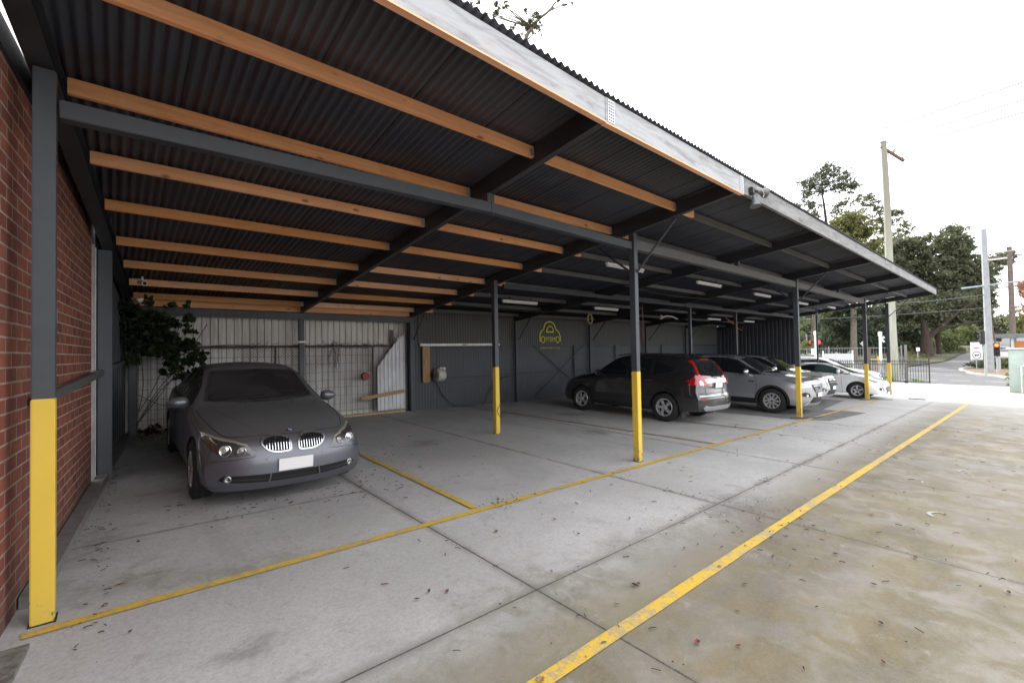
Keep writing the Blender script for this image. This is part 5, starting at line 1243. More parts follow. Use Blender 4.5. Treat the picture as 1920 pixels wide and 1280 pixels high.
# ================================================================ FITTINGS UNDER THE ROOF
def fluoro(xa, xb, y, label, dz=0, group='fluorescent battens under the old roof bays'):
    z = ZP(y)-.03+dz
    r = empty('fluorescent_light', ((xa+xb)/2, y, z)); tag(r, label, 'ceiling light', group); l = (xb-xa)/2
    MB().box(-l, l, -.032, .032, 0, .045).build('light_housing', FLUO, r, bevel=.004)
    t = MB(); t.tube([(-l+.03, 0, -.018), (l-.03, 0, -.018)], .014, 10); t.build('light_tube', MT('unlit_tube_glass', (.75, .76, .76), .2), r, smooth=60)
    c = MB()
    for s in (-1, 1): c.box(s*(l-.03)-.012, s*(l-.03)+.012, -.02, .02, -.035, -.001)
    c.build('tube_holder', WHITEP, r)
    b = MB()
    for s in (-1, 1): b.box(s*l*.6-.01, s*l*.6+.01, -.01, .01, .046, .13-dz)
    b.build('light_bracket', STEELD, r)
fluoro(7.28, 8.5, 8.65, 'white tube light left of the yellow wall sign, nearest to the back wall')
fluoro(7.14, 8.41, 5.33, 'white tube light partly behind the second yellow post, nearest to the camera')
fluoro(10.93, 12.12, 8.64, 'white tube light high on the right of the yellow wall sign')
fluoro(10.94, 12.26, 5.40, 'white tube light in the front row, first to the right of the second yellow post')
fluoro(14.8, 16.1, 5.5, 'white tube light in the front row, just left of the third yellow post')
fluoro(18.95, 20.18, 8.95, 'white tube light in the back row above the roof of the silver SUV')
fluoro(22.6, 23.8, 8.9, 'white tube light in the back row nearest to the dark end wall')
fluoro(19.2, 20.3, 5.6, 'white tube light in the front row, just right of the third yellow post')
fluoro(22.6, 23.7, 5.5, 'cream tube light in the front row, last before the open end of the carport')
# bulb holder with a bent pipe
r = empty('lamp_fitting', (15.1, 8.9, 2.86)); tag(r, 'round white bulkhead lamp with a bent white tube under the roof between tube lights', 'lamp')
b = MB(); b.lathe([(0, 0), (.0, .05), (.05, .09), (.10, .05), (.11, 0)], (0, 0, 0), 'x', 16); b.build('lamp_globe', WHITEP, r, smooth=50); MB().tube([(.1, 0, 0), (.5, 0, .07), (.9, 0, .05), (1.25, 0, -.03)], .022, 8).build('lamp_pipe', WHITEP, r, smooth=50)
# coiled cable, hanging cord, loose cables
def cable(name, pts, r_, mat, label, cat='cable', n=6):
    o = MB().tube(spl(pts, n, False), r_, 6).build(name, mat, smooth=60); tag(o, label, cat); return o
cb = MT('khaki_cable', (.30, .25, .12), .6); rc = MT('orange_red_cord', (.42, .09, .05), .6); bc = MT('black_cable', (.02, .02, .022), .5)
pts = [(11.0+.10*math.cos(a)+.02*a/6, 8.9, 2.66+.15*math.sin(a)) for a in np.linspace(0, 6*PI, 40)]
cable('coiled_cable', pts, .012, cb, 'small coil of khaki cable hanging from the roof right of the wall sign', n=2)
cable('hanging_cord', [(11.9, 7.6, 3.02), (11.92, 7.61, 2.4), (11.9, 7.6, 1.95)], .012, rc, 'thin red pull cord hanging down behind the second yellow post', 'cord')
cable('extension_cord', [(19.2, 8.3, 2.95), (20.2, 8.4, 2.72), (21.2, 8.6, 2.55), (22.6, 9.0, 2.52), (24.2, 9.6, 2.75)], .014, rc, 'orange-red extension cord sagging under the far end of the roof', 'cord')
cable('roof_cable', [(9.0, 6.2, 3.2), (11, 6.2, 3.1), (13.5, 6.3, 3.17)], .010, bc, 'black cable sagging under the roof above the dark SUV')
cable('roof_cable', [(6.2, 9.2, 2.87), (8.5, 9.1, 2.80), (10.0, 9.2, 2.88)], .008, bc, 'black cable sagging just under the roof near the charcoal wall')
cable('wall_cable', [(6.95, 11.3, .86), (7.2, 11.3, .42), (7.6, 11.26, .12), (8.2, 11.2, .06), (8.55, 11.2, .05), (8.9, 11.3, .45), (9.4, 11.3, .82), (10.0, 11.3, .88)], .012, bc, 'black cable looping down the charcoal wall from the hose reel')
cable('roof_cable', [(22.0, 5.2, 3.33), (22.9, 6.0, 3.0), (23.6, 5.3, 3.35)], .010, bc, 'short black cable by the far end of the roof')
for (x, y) in ((6.12, 4.05),): pass
cable('post_wire', [(5.90, 7.14, .62), (5.82, 7.13, .5), (5.90, 7.14, .36)], .005, bc, 'thin black wire wound round the yellow foot of the inner post', 'wire')
# white pipe on the wall, vertical board, hose reel
r = empty('wall_channel', (7.9, 11.31, 1.93)); tag(r, 'long white rail fixed level on the charcoal wall above the hose reel', 'rail')
MB().box(-1.45, 1.45, -.02, .02, -.035, .035).build('rail_body', WHITEP, r, bevel=.004); MB().box(0, .14, -.0225, -.0205, -.012, .012).build('rail_marking', MT('dark_print', (.05, .05, .06), .5), r)
MB().box(-1.452, -1.42, -.022, .022, -.037, .037).build('rail_cap', FLUO, r)
o = MB().box(6.50, 6.74, 11.27, 11.30, .86, 1.88).build('backing_board', PINE_RAW, bevel=.003); tag(o, 'upright brown timber board screwed to the charcoal wall below the white rail', 'board')
r = empty('hose_reel', (6.98, 11.16, 1.06)); tag(r, 'drum-shaped off-white hose reel on the wall beside the brown board', 'hose reel')
b = MB(); b.lathe([(-.13, 0), (-.13, .17), (-.11, .185), (.10, .185), (.125, .165), (.125, 0)], (0, 0, 0), 'x', 28); b.build('reel_drum', MT('aged_cream_plastic', (.50, .49, .44), .5, 0, (.38, .37, .33), 9), r, smooth=40)
MB().box(.0, .19, -.03, .05, .14, .21).build('reel_guide', WHITEP, r, bevel=.01); MB().box(.04, .14, -.034, -.031, .155, .19).build('guide_slot', DARKP, r); MB().box(-.22, -.12, -.05, .12, -.06, .06).build('reel_bracket', DARKP, r)
# floodlights on the fascia
r = empty('floodlight', (6.42, 2.37, 3.80)); r.scale = (.8, .8, .8); tag(r, 'twin-headed bare metal floodlight fixed to the fascia where white board meets grey', 'floodlight')
MB().box(-.07, .05, -.03, .038, -.07, .05).build('mounting_box', DARKP, r, bevel=.012)
def head(loc, d, lens):
    b = MB(); b.lathe([(-.07, 0), (-.07, .028), (-.02, .03), (.05, .055), (.12, .088), (.125, .09)], (0, 0, 0), 'z', 24)
    o = b.build('lamp_shade', MT('dull_grey_metal_shade', (.14, .15, .155), .5, .5), r, smooth=40); o.location = loc; o.rotation_euler = Vector(d).to_track_quat('Z', 'Y').to_euler()
    l = MB(); l.lathe([(.108, 0), (.112, .06), (.118, .08)], (0, 0, 0), 'z', 24); l.build('lamp_lens', lens, o, smooth=60)
head((.0, -.03, -.16), (-.10, -.15, -1), MT('yellow_floodlight_glass', (.42, .36, .10), .3)); head((.17, -.05, .0), (.9, -.35, -.02), MT('clear_floodlight_glass', (.3, .31, .31), .2))
MB().tube([(0, -.02, -.05), (0, -.03, -.12)], .018, 8).build('lamp_arm', DARKP, r); MB().tube([(.03, -.02, .0), (.09, -.04, 0)], .018, 8).build('lamp_arm', DARKP, r)
MB().tube([(.04, -.05, .04), (.13, -.10, .03), (.20, -.11, -.05), (.2, -.09, -.1)], .006, 6).build('lamp_wire', WHITEP, r)
# security camera
def cctv(loc, d, label, s=1.0):
    r = empty('security_camera', loc); tag(r, label, 'camera'); q = Vector(d).to_track_quat('Z', 'Y').to_euler()
    b = MB(); b.lathe([(-.09*s, 0), (-.09*s, .03*s), (.06*s, .036*s), (.07*s, .034*s)], (0, 0, 0), 'z', 18); o = b.build('camera_body', WHITEP, r, smooth=40); o.rotation_euler = q
    l = MB(); l.lathe([(.071*s, 0), (.071*s, .026*s)], (0, 0, 0), 'z', 18); l.build('camera_lens', WELL, o)
    MB().tube([(0, 0, 0), (0, .02, .09*s)], .012*s, 8).build('camera_mount', WHITEP, r)
cctv((.27, 8.35, 2.78), (.35, -1, -.2), 'white bullet security camera under the roof above the ivy', 1.0)
cctv((22.9, 5.95, 3.02), (.2, -1, -.4), 'small security camera hanging near the far open end of the carport', 1.4)
MB_dome = MB(); MB_dome.lathe([(-.05, 0), (-.045, .03), (0, .05), (.01, .05)], (0, 0, 0), 'z', 14); o = MB_dome.build('dome_camera', WHITEP, smooth=60); o.location = (.26, 9.1, 2.62); tag(o, 'small white dome camera half hidden in the ivy under the roof', 'camera')

# ================================================================ YARD BOUNDARY AND STREET
BLK = MT('black_gate_steel', (.018, .018, .02), .5)
gt = empty('sliding_gate', (37.6, 4.0, G(37.6, 4))); tag(gt, 'black tubular sliding gate standing across the yard entrance on small wheels', 'gate')
def gx(y): return 37.7+(y-4)*.0 + 0
gl = 11.2; Hg = 1.5
f = MB()
for z in (.10, 1.18, 1.36): f.box(-.02, .02, 0, gl, z, z+.045)
f.box(-.03, .03, -.03, .03, .05, 1.62); f.build('gate_frame', BLK, gt)
f = MB(); y = .12
while y < gl:
    f.box(-.011, .011, y, y+.022, .12, 1.5); y += .125
f.build('gate_bars', BLK, gt)
for y in (1.1, 1.9):
    w = MB(); w.lathe([(-.03, 0), (-.03, .10), (.03, .10), (.03, 0)], (0, y+.0, .09), 'x', 16); w.build('gate_wheel', BLK, gt)
o = MB().box(38.2, 38.33, 5.1, 5.23, G(38, 5), G(38, 5)+2.45).build('gate_post', MT('weathered_gate_post', (.15, .145, .14), .8), bevel=.004); tag(o, 'weathered grey post standing behind the sliding gate near its end', 'post')
o = MB().box(38.2, 38.36, 7.0, 7.16, G(38, 7), G(38, 7)+2.2).build('gate_post', MT('rusty_brown_post', (.12, .07, .05), .8), bevel=.004); tag(o, 'brown post beside the tall green power pole', 'post')
# picket fence beyond
PK = MT('grey_paling', (.30, .29, .28), .8, 0, (.20, .19, .18), 6)
pf = empty('picket_fence', (44, 8, -.84)); tag(pf, 'pale grey picket fence running beyond the black gate', 'fence')
f = MB(); y = -2
while y < 18: f.box(-.01, .01, y, y+.075, 0, 1.22+.05*math.sin(y*5)); y += .15
f.build('pickets', PK, pf); f = MB(); f.box(.011, .05, -2, 18, .3, .38); f.box(.011, .05, -2, 18, .9, .98); f.build('fence_rail', PK, pf)
bd = MB(); bd.box(-.05, 0, 0, 1.95, 0, 1.35); 
wb = empty('barrier_panel', (45.6, 9.5, -.84)); tag(wb, 'white double-ended barrier panel standing above the picket fence', 'barrier')
f = MB(); f.box(-.02, .02, 0, 2.0, 1.05, 1.85); f.build('panel_board', MT('pale_grey_board', (.50, .52, .53), .6), wb)
for y in (-.06, 2.0): MB().box(-.05, .05, y, y+.1, 0, 2.1).build('panel_post', WHITEP, wb)
mf2 = empty('railway_fence', (58, 8.1, -.84)); tag(mf2, 'tall grey steel mesh fence in front of the far trees', 'fence')
f = MB(); y = 0
while y < 34: f.box(-.012, .012, y, y+.028, 0, 2.3); y += .22
f.build('fence_bars', MT('dull_steel_bar', (.17, .18, .19), .6), mf2)
f = MB(); f.box(-.03, .03, 0, 34, 2.2, 2.25); f.box(-.03, .03, 0, 34, .1, .15)
for k in range(12): f.box(-.05, .05, k*3, k*3+.09, 0, 2.45)
f.build('fence_frame', MT('dull_steel_post', (.22, .22, .23), .6), mf2)
o = MB().box(39.0, 40.2, 6.3, 6.38, -.8, -.1); 
# pale ribbed box (tank) behind the wagon
tk = MB(); n_ = 26; L0 = 3.4
prof = [(-L0+.0, 0)]
vs = []; pts = [(0, 0), (0, 1.75), (.15, 1.98), (.4, 2.05), (2.0, 2.05), (2.25, 1.9), (2.3, 1.7), (2.3, 0)]
tb = empty('ribbed_trailer_box', (34.2, 11.4, G(34, 11)+.05)); tag(tb, 'pale ribbed metal box body with a rounded corner showing above the white wagon', 'trailer')
f = MB(); f.prism([(0, .3), (3.2, .3), (3.2, 1.9), (0, 1.9)], 0, 1.9, 'xz')
f.build('box_body', MT('pale_ribbed_metal', (.46, .47, .48), .5, 0, (.38, .39, .4), 3), tb, bevel=.16, smooth=50)
f = MB()
for k in range(9): f.box(-.012, 3.21, -.012, 1.91, .95+k*.1, .965+k*.1)
f.build('box_ribs', MT('rib_shadow_grey', (.30, .31, .32), .5), tb)
MB().box(1.4, 1.8, .3, .7, 1.9, 2.06).build('roof_hatch', MT('blue_plastic', (.04, .09, .32), .5), tb, bevel=.02)
for y in (.3, 1.5):
    for x in (.6, 2.5): w = MB(); w.lathe([(-.1, 0), (-.1, .3), (.1, .3), (.1, 0)], (0, 0, 0), 'y', 18); q = w.build('wheel', RUBBER, tb); q.location = (x, y, .3)
# poles ------------------------------------------------------------
def polemat(name, c1, c2):
    m, nt, b = newmat(name); v = nt.nodes.new('ShaderNodeTexCoord').outputs['Object']; f = noise(nt, 2, 6, v, .6, .3, sc=(6, 6, .5)); sp = node(nt, 'ShaderNodeSeparateXYZ'); nt.links.new(v, sp.inputs[0])
    c = mixc(nt, sstep(nt, f, .3, .7), c1, c2); c = mixc(nt, sstep(nt, sp.outputs[2], 7, 13), c, (.23, .22, .18)); nt.links.new(c, b.inputs['Base Color']); b.inputs['Roughness'].default_value = .85; bump(nt, b, f, .3, .02); return m
P0 = Vector((39.7, 5.97, -.86)); P1 = Vector((39.6, 6.1, 16.5))
pp = empty('power_pole', P0); tag(pp, 'very tall timber power pole, greenish and thick at the foot, with a steel-tipped top', 'power pole')
pts = [(P1-P0)*t+Vector((.04*math.sin(t*9), .03*math.sin(t*7), 0)) for t in np.linspace(0, 1, 14)]
MB().tube([tuple(p) for p in pts], [.27-.11*t for t in np.linspace(0, 1, 14)], 16).build('pole_shaft', polemat('greenish_treated_pole', (.27, .28, .22), (.36, .36, .30)), pp, smooth=60)
tp = Vector(pts[-1]); MB().tube([tuple(tp-Vector((0, 0, .9))), tuple(tp+Vector((0, 0, .12)))], .19, 14).build('pole_cap', GALV, pp, smooth=50)
ca = tp-Vector((0, 0, 1.3)); MB().bar(tuple(ca+Vector((-.1, .1, .1))), tuple(ca+Vector((.85, -.95, -1.0))), .14, .14).build('cross_arm', MT('rusty_cross_arm', (.14, .075, .05), .8), pp)
for k, (dx, dy, dz) in enumerate(((.05, -.06, .05), (.45, -.5, -.38), (.8, -.9, -.88))):
    b = MB(); b.lathe([(0, .03), (.08, .06), (.12, .03), (.17, .06), (.22, .03), (.42, .02)], tuple(ca+Vector((dx, dy, dz))), 'z', 10); b.build('insulator', MT('insulator_grey', (.2, .2, .2), .4), pp, smooth=50)
pt_top = P0+tp; ca_w = P0+ca
SP = MT('galvanised_pole', (.27, .28, .30), .6, .3, (.34, .35, .36), 3)
P2 = Vector((54.3, 2.05, -.86))
ps = empty('steel_pole', P2); tag(ps, 'tall tapered galvanised steel pole on the traffic island carrying two side arms', 'pole')
MB().tube([(0, 0, 0), (0, .02, 2.0), (-.02, .06, 12.0)], [.26, .235, .19], 20).build('pole_shaft', SP, ps, smooth=60)
MB().box(-.6, -.35, -.3, .3, .5, 2.0)
MB().tube([(-.1, -2.4, 7.45), (-.1, 1.5, 7.2)], [.05, .08], 8).build('side_arm', MT('blue_grey_arm', (.30, .36, .42), .5, .4), ps)
MB().tube([(0, -4.2, 10.0), (0, -.3, 9.9)], .05, 8).build('side_arm', SP, ps)
for z in (9.4, 10.6): MB().bar((0, -1.2, z), (0, -.2, z-.02), .25, .1).build('lamp_head', WHITEP, ps)
def simple_pole(name, x, y, h, r0, r1, mat, label, cat, arms=()):
    r = empty(name, (x, y, G(x, y)-.03)); tag(r, label, cat); MB().tube([(0, 0, 0), (0, 0, h)], [r0, r1], 12).build('pole_shaft', mat, r, smooth=60)
    for (y0, y1, z) in arms: MB().bar((0, y0, z), (0, y1, z), .12, .12).build('cross_arm', mat, r)
    return r
BRP = MT('brown_timber_pole', (.11, .09, .08), .9, 0, (.17, .14, .125), 5)
simple_pole('power_pole', 72, .95, 12.6, .26, .2, BRP, 'brown timber power pole right of the steel pole, with a wide cross arm', 'power pole', ((-2.3, 2.2, 11.6), (-1.5, 1.5, 8.3)))
simple_pole('power_pole', 62, -1.0, 8.3, .17, .14, WHITEP, 'slim pale pole behind the green shed roof', 'pole')
simple_pole('power_pole', 95, -.9, 9.6, .2, .15, BRP, 'distant brown power pole behind the pale pole', 'power pole', ((-1.2, 1.2, 9),))
simple_pole('power_pole', 100, 3.0, 10, .14, .1, BRP, 'thin leaning brown pole far behind, between the steel pole and the brown pole', 'power pole').rotation_euler = (RAD(-7), 0, 0)
# wires
WR = MT('overhead_wire', (.08, .08, .09), .6)
def wire(a, b_, sag, label, r_=.034):
    a, b_ = Vector(a), Vector(b_); pts = [a.lerp(b_, t)-Vector((0, 0, sag*4*t*(1-t))) for t in np.linspace(0, 1, 18)]
    o = MB().tube(pts, r_, 5).build('overhead_wire', WR); tag(o, label, 'wire', 'overhead wires of the street')
A = ca_w
wire(A+Vector((.7, -.8, 0)), A+Vector((-6, -45, 1.0)), .8, 'lowest overhead wire running right from the tall pole')
wire(A+Vector((.2, -.25, .4)), A+Vector((-6, -45, 2.6)), .8, 'middle overhead wire running right from the tall pole')
wire(pt_top, pt_top+Vector((-6, -45, 2.5)), .8, 'top overhead wire running right from the tall pole')
wire(A+Vector((-.45, .5, .8)), A+Vector((20, 40, .5)), 1.0, 'upper overhead wire running left behind the carport from the tall pole')
wire(A+Vector((.2, -.25, .4)), A+Vector((21, 40, -.5)), 1.2, 'middle overhead wire running left behind the carport from the tall pole')
wire(A+Vector((.7, -.8, 0)), A+Vector((22, 40, -1.8)), 1.2, 'lower overhead wire running left behind the carport from the tall pole')
wire((54.3, 2.1, 5.7), (42, 22, 7.5), 1.2, 'thick pale service wire drooping from the steel pole past the trees', .035)
wire((54.3, 2.1, 4.6), (50, 30, 5.2), .5, 'lower service wire crossing in front of the big gum tree', .03)
wire((54.3, 2.1, 4.6), (72, -30, 5.0), .5, 'service wire running right from the steel pole', .03)
wire((72, .95, 7.4), (66, -30, 8.0), .5, 'wire running right from the brown power pole', .03)
# traffic signals ------------------------------------------------------
def signal(x, y, zc, face, label, lit=None, horiz=False):
    r = empty('traffic_light', (x, y, G(x, y))); tag(r, label, 'traffic light'); zc -= G(x, y)
    MB().tube([(0, 0, 0), (0, 0, zc+.2)], .06, 10).build('signal_pole', MT('signal_pole_grey', (.33, .36, .36), .5), r, smooth=50)
    f = Vector((math.cos(face), math.sin(face), 0)); s_ = Vector((-f.y, f.x, 0))
    b = MB(); b.bar(f*.12+Vector((0, 0, zc-.52)), f*.12+Vector((0, 0, zc+.52)), .34, .22, up=(f.x, f.y, 0)); o = b.build('signal_head', DARKP, r, bevel=.03)
    for k in range(3):
        c = f*.24+Vector((0, 0, zc+.34-k*.34)); v = MB()
        vs = []; n = 10
        for t in range(n+1):
            a = PI*t/n; 
            for d in (0, .24): vs.append(c+s_*math.cos(a)*.15+Vector((0, 0, math.sin(a)*.15))+f*d)
        v.add(vs, [(2*i, 2*i+1, 2*i+3, 2*i+2) for i in range(n)]); v.build('signal_visor', DARKP, o)
        l = MB(); l.add([c]+[c+s_*math.cos(2*PI*t/14)*.12+Vector((0, 0, math.sin(2*PI*t/14)*.12)) for t in range(14)], [(0, i+1, (i+1) % 14+1) for i in range(14)])
        l.build('signal_lens', MT('lit_red_lens', (.8, .03, .01), .3, emit=((1, .035, .006), 9)) if lit == k else MT('dark_lens', (.03, .02, .02), .2), o)
signal(50.2, 2.15, 2.1, PI-1.1, 'traffic light in front of the steel pole, seen from the side', None)
signal(51.5, 1.55, 1.15, PI-.0, 'traffic light glowing red, right of the steel pole', 0)
signal(58.0, 1.6, 2.3, PI, 'dark traffic light behind and above the glowing red one', None)
# red warning lamps of the level crossing, seen between posts
r = empty('crossing_signal', (60.5, 16.9, -.8)); tag(r, 'twin red crossing lamps on a grey post beyond the white wagon', 'traffic light')
MB().tube([(0, 0, 0), (0, 0, 3.8)], .07, 8).build('signal_pole', SP, r)
MB().box(-.05, .05, -1.6, 0, 2.65, 2.95).build('signal_board', DARKP, r)
for y in (-.45, -1.15):
    l = MB(); l.lathe([(-.08, 0), (-.08, .2), (-.05, .24)], (0, y, 2.9), 'x', 18); l.build('signal_lens', MT('lit_crossing_lens', (.7, .03, .02), .3, emit=((1, .04, .03), 1.1)), r)
# street furniture posts
def sign_post(x, y, h, w, hh, mat, label, cat='sign', name='street_sign', diamond=False, poleh=None):
    r = empty(name, (x, y, G(x, y))); tag(r, label, cat); MB().tube([(0, 0, 0), (0, 0, h)], .035, 8).build('sign_pole', SP, r)
    b = MB(); d = Vector((-.75, -.65, 0)).normalized(); s_ = Vector((d.y, -d.x, 0))*-1; c = d*.06+Vector((0, 0, h-hh/2))
    if diamond: P = [c+s_*w/2, c+Vector((0, 0, w/2)), c-s_*w/2, c-Vector((0, 0, w/2))]
    else: P = [c+s_*w/2+Vector((0, 0, hh/2)), c-s_*w/2+Vector((0, 0, hh/2)), c-s_*w/2-Vector((0, 0, hh/2)), c+s_*w/2-Vector((0, 0, hh/2))]
    b.add(P+[p-d*.02 for p in P], [(0, 1, 2, 3), (7, 6, 5, 4)]+[(i, (i+1) % 4, (i+1) % 4+4, i+4) for i in range(4)]); b.build('sign_board', mat, r); return r, c, d, s_
BOARD = MT('sign_white_board', (.75, .75, .75), .5); BACK = MT('sign_back_grey', (.36, .37, .38), .5, .4)
r, c, d, s_ = sign_post(57.5, 3.0, 2.6, .92, 1.55, BOARD, 'white road sign on the traffic island with a symbol above a black ringed arrow')
bk = MT('sign_black', (.02, .02, .02), .5)
def disc(par, c, d, s_, r0, r1, mat, name, off=.004, sy=1):
    b = MB(); up = Vector((0, 0, 1)); n = 26; vs = []
    for k in range(n):
        a = 2*PI*k/n; u_ = s_*math.cos(a)+up*math.sin(a)*sy; vs += [c+d*off+u_*r0, c+d*off+u_*r1]
    b.add(vs, [(2*i, 2*i+1, (2*i+3) % (2*n), (2*i+2) % (2*n)) for i in range(n)]); return b.build(name, mat, par)
cc = c-Vector((0, 0, .38)); disc(r, cc, d, s_, .29, .35, bk, 'sign_ring')
b = MB(); e = d*.006; b.quad(cc+s_*.2+Vector((0, 0, .04))+e, cc-s_*.05+Vector((0, 0, .04))+e, cc-s_*.05-Vector((0, 0, .04))+e, cc+s_*.2-Vector((0, 0, .04))+e); b.quad(cc-s_*.05+Vector((0, 0, .12))+e, cc-s_*.22+e, cc-s_*.05-Vector((0, 0, .12))+e)
b.bar(cc+s_*.16+Vector((0, 0, .10))+e, cc+s_*.02-Vector((0, 0, .10))+e, .05, .004, up=tuple(d)); b.build('sign_arrow', bk, r)
cc = c+Vector((0, 0, .32)); b = MB(); b.bar(cc+s_*.24+Vector((0, 0, -.10))+e, cc-s_*.24+Vector((0, 0, .0))+e, .06, .004, up=tuple(d)); b.bar(cc+s_*.1-Vector((0, 0, .1))+e, cc-s_*.2-Vector((0, 0, .1))+e, .05, .004, up=tuple(d)); b.build('sign_symbol', MT('sign_dark_red', (.35, .06, .05), .5), r)
sign_post(62.6, 12.0, 2.9, .75, .5, BACK, 'small grey diamond sign back between the gate post and the forked tree', diamond=True)
r, c, d, s_ = sign_post(61.5, 10.3, 3.1, .02, .02, BOARD, 'white chevron arrow marker on a thin post before the forked tree')
b = MB(); b.bar(c+s_*.3+Vector((0, 0, .26))+d*.05, c-s_*.12+d*.05, .2, .03, up=tuple(d)); b.bar(c-s_*.12+d*.05, c+s_*.3-Vector((0, 0, .26))+d*.05, .2, .03, up=tuple(d)); b.build('chevron_arrow', BOARD, r)
sign_post(66, 7.9, 2.1, .35, .4, BOARD, 'small white marker sign on the verge left of the side road')
sign_post(50.5, 15.8, 3.1, .7, 1.0, BACK, 'grey sign back on a white post left of the red crossing lamps')
sign_post(49.8, 13.3, 2.3, .62, .62, BOARD, 'white square sign on a short post right of the red crossing lamps')
def bollard_cam(x, y, h, label):
    r = empty('sensor_post', (x, y, G(x, y))); tag(r, label, 'post'); MB().tube([(0, 0, 0), (0, 0, h)], [.11, .09], 12).build('post_shaft', MT('white_post_paint', (.62, .65, .68), .5), r, smooth=50)
    MB().box(-.13, .13, -.13, .13, h-.12, h+.30).build('post_cap', WHITEP, r, bevel=.04)
bollard_cam(46.5, 12.3, 3.55, 'white capped sensor post right of the red crossing lamps'); bollard_cam(48.5, 8.15, 3.35, 'white capped sensor post between the two last yellow posts')
o = MB().box(60.0, 60.3, 8.6, 8.9, -.85, .85).build('utility_box', MT('dark_green_cabinet', (.04, .07, .06), .6), bevel=.02); tag(o, 'dark green cabinet by the foot of the chevron marker', 'cabinet')
o = MB().tube([(56, 9.6, -.84), (56, 9.6, .55)], .1, 10).build('bollard', MT('orange_bollard', (.65, .32, .05), .5)); tag(o, 'orange-yellow bollard right of the gate post', 'bollard')
o = MB().bar((60, 9.2, .15), (61, 11.3, .15), .06, .12).build('guard_rail', MT('cream_rail', (.5, .45, .33), .6)); tag(o, 'cream rail behind the gate post', 'rail')
o = MB().tube([(57.5, .75, G(57, 1)), (57.5, .75, 1.1)], .06, 10).build('marker_post', WHITEP); tag(o, 'short white marker post right of the glowing traffic light', 'post')
# right edge: pale green bin enclosure, green bin, rail
GRN = MT('pale_mint_paint', (.42, .50, .46), .55, 0, (.36, .42, .39), 3)
e_ = empty('mint_skip', (31.9, .25, G(32, 0))); tag(e_, 'pale mint painted metal bin shed at the right edge with a grey lid roof', 'skip')
MB().box(0, 2.4, -2.2, .35, 0, 2.05).build('skip_body', GRN, e_, bevel=.03); MB().box(-.06, 2.45, -2.25, .42, 2.05, 2.13).build('skip_rim', MT('pale_mint_rim', (.5, .57, .53), .5), e_)
MB().box(-.2, 2.7, -2.4, .75, 2.62, 2.80).build('skip_roof', MT('grey_ribbed_roof', (.14, .155, .155), .5, 0, (.10, .11, .11), 10), e_); MB().box(0, .1, .15, .25, 2.13, 2.62).build('roof_prop', GRN, e_)
MB().box(2.2, 2.3, -2.0, -1.9, 2.13, 2.62).build('roof_prop', GRN, e_)
MB().tube([(-.1, -.05, 0), (-.1, -.05, 1.25), (-.1, -.4, 1.45), (-.1, -1.2, 1.5)], .035, 8).build('guard_pipe', WHITEP, e_, smooth=50)
o = MB().box(31.98, 32.25, -.1, .42, G(32, 0)+2.135, G(32, 0)+2.42).build('cardboard_box', MT('orange_cardboard', (.45, .15, .05), .7), bevel=.01); tag(o, 'orange-brown box sitting on the rim of the mint bin shed', 'box')
r = empty('wheelie_bin', (30.9, -.25, G(31, 0))); tag(r, 'green wheelie bin standing in front of the mint bin shed', 'bin')
bm_ = MB(); bm_.prism([(-.28, .12), (.28, .12), (.34, .95), (-.36, .95)], -.30, .30, 'xz'); bm_.build('bin_body', MT('bin_green', (.035, .16, .06), .45), r, bevel=.03)
MB().box(-.40, .38, -.34, .34, .95, 1.03).build('bin_lid', MT('bin_lid_green', (.05, .24, .09), .4), r, bevel=.02)
for y in (-.27, .27): w = MB(); w.lathe([(-.03, 0), (-.03, .12), (.03, .12), (.03, 0)], (-.2+.0, y, .12), 'y', 14); w.build('bin_wheel', MT('rust_wheel', (.25, .12, .04), .7), r)
MB().quad((-.345, -.14, .5), (-.345, .14, .5), (-.36, .14, .74), (-.36, -.14, .74)).build('bin_label', BOARD, r, fix=False)
# distant parked cars, small in the picture
def far_car(x, y, yaw_, mat, label):
    r = empty('parked_car', (x, y, G(x, y))); tag(r, label, 'car'); r.rotation_euler = (0, 0, yaw_)
    f = MB(); f.prism([(-2.2, .3), (2.2, .3), (2.25, .75), (1.3, .98), (-2.1, .98), (-2.25, .7)], -.88, .88, 'xz'); f.build('body', mat, r, bevel=.08, smooth=50)
    f = MB(); f.prism([(-1.95, .98), (1.2, .98), (.5, 1.48), (-1.4, 1.48)], -.74, .74, 'xz'); f.build('cabin', GLASSD, r, bevel=.08, smooth=50)
    MB().box(-1.35, .45, -.70, .70, 1.485, 1.51).build('roof', mat, r)
    for s in (-1, 1):
        for xx in (-1.35, 1.35): w = MB(); w.lathe([(-.1, 0), (-.1, .32), (.1, .32), (.1, 0)], (0, 0, 0), 'y', 18); q = w.build('wheel', RUBBER, r); q.location = (xx, s*.8, .32)
        MB().box(-2.28, -2.24, s*.65-.15, s*.65+.15, .68, .82).build('headlight', MT('clear_headlamp_bright', (.66, .68, .72), .15, .5, coat=1), r)
far_car(104, 4.6, .15, MT('dark_blue_far_paint', (.02, .025, .045), .25, .4), 'dark car coming down the side road far away')
far_car(78, 1.0, -.3, MT('white_far_paint', (.6, .6, .6), .3), 'white car partly hidden behind the traffic island shrubs')
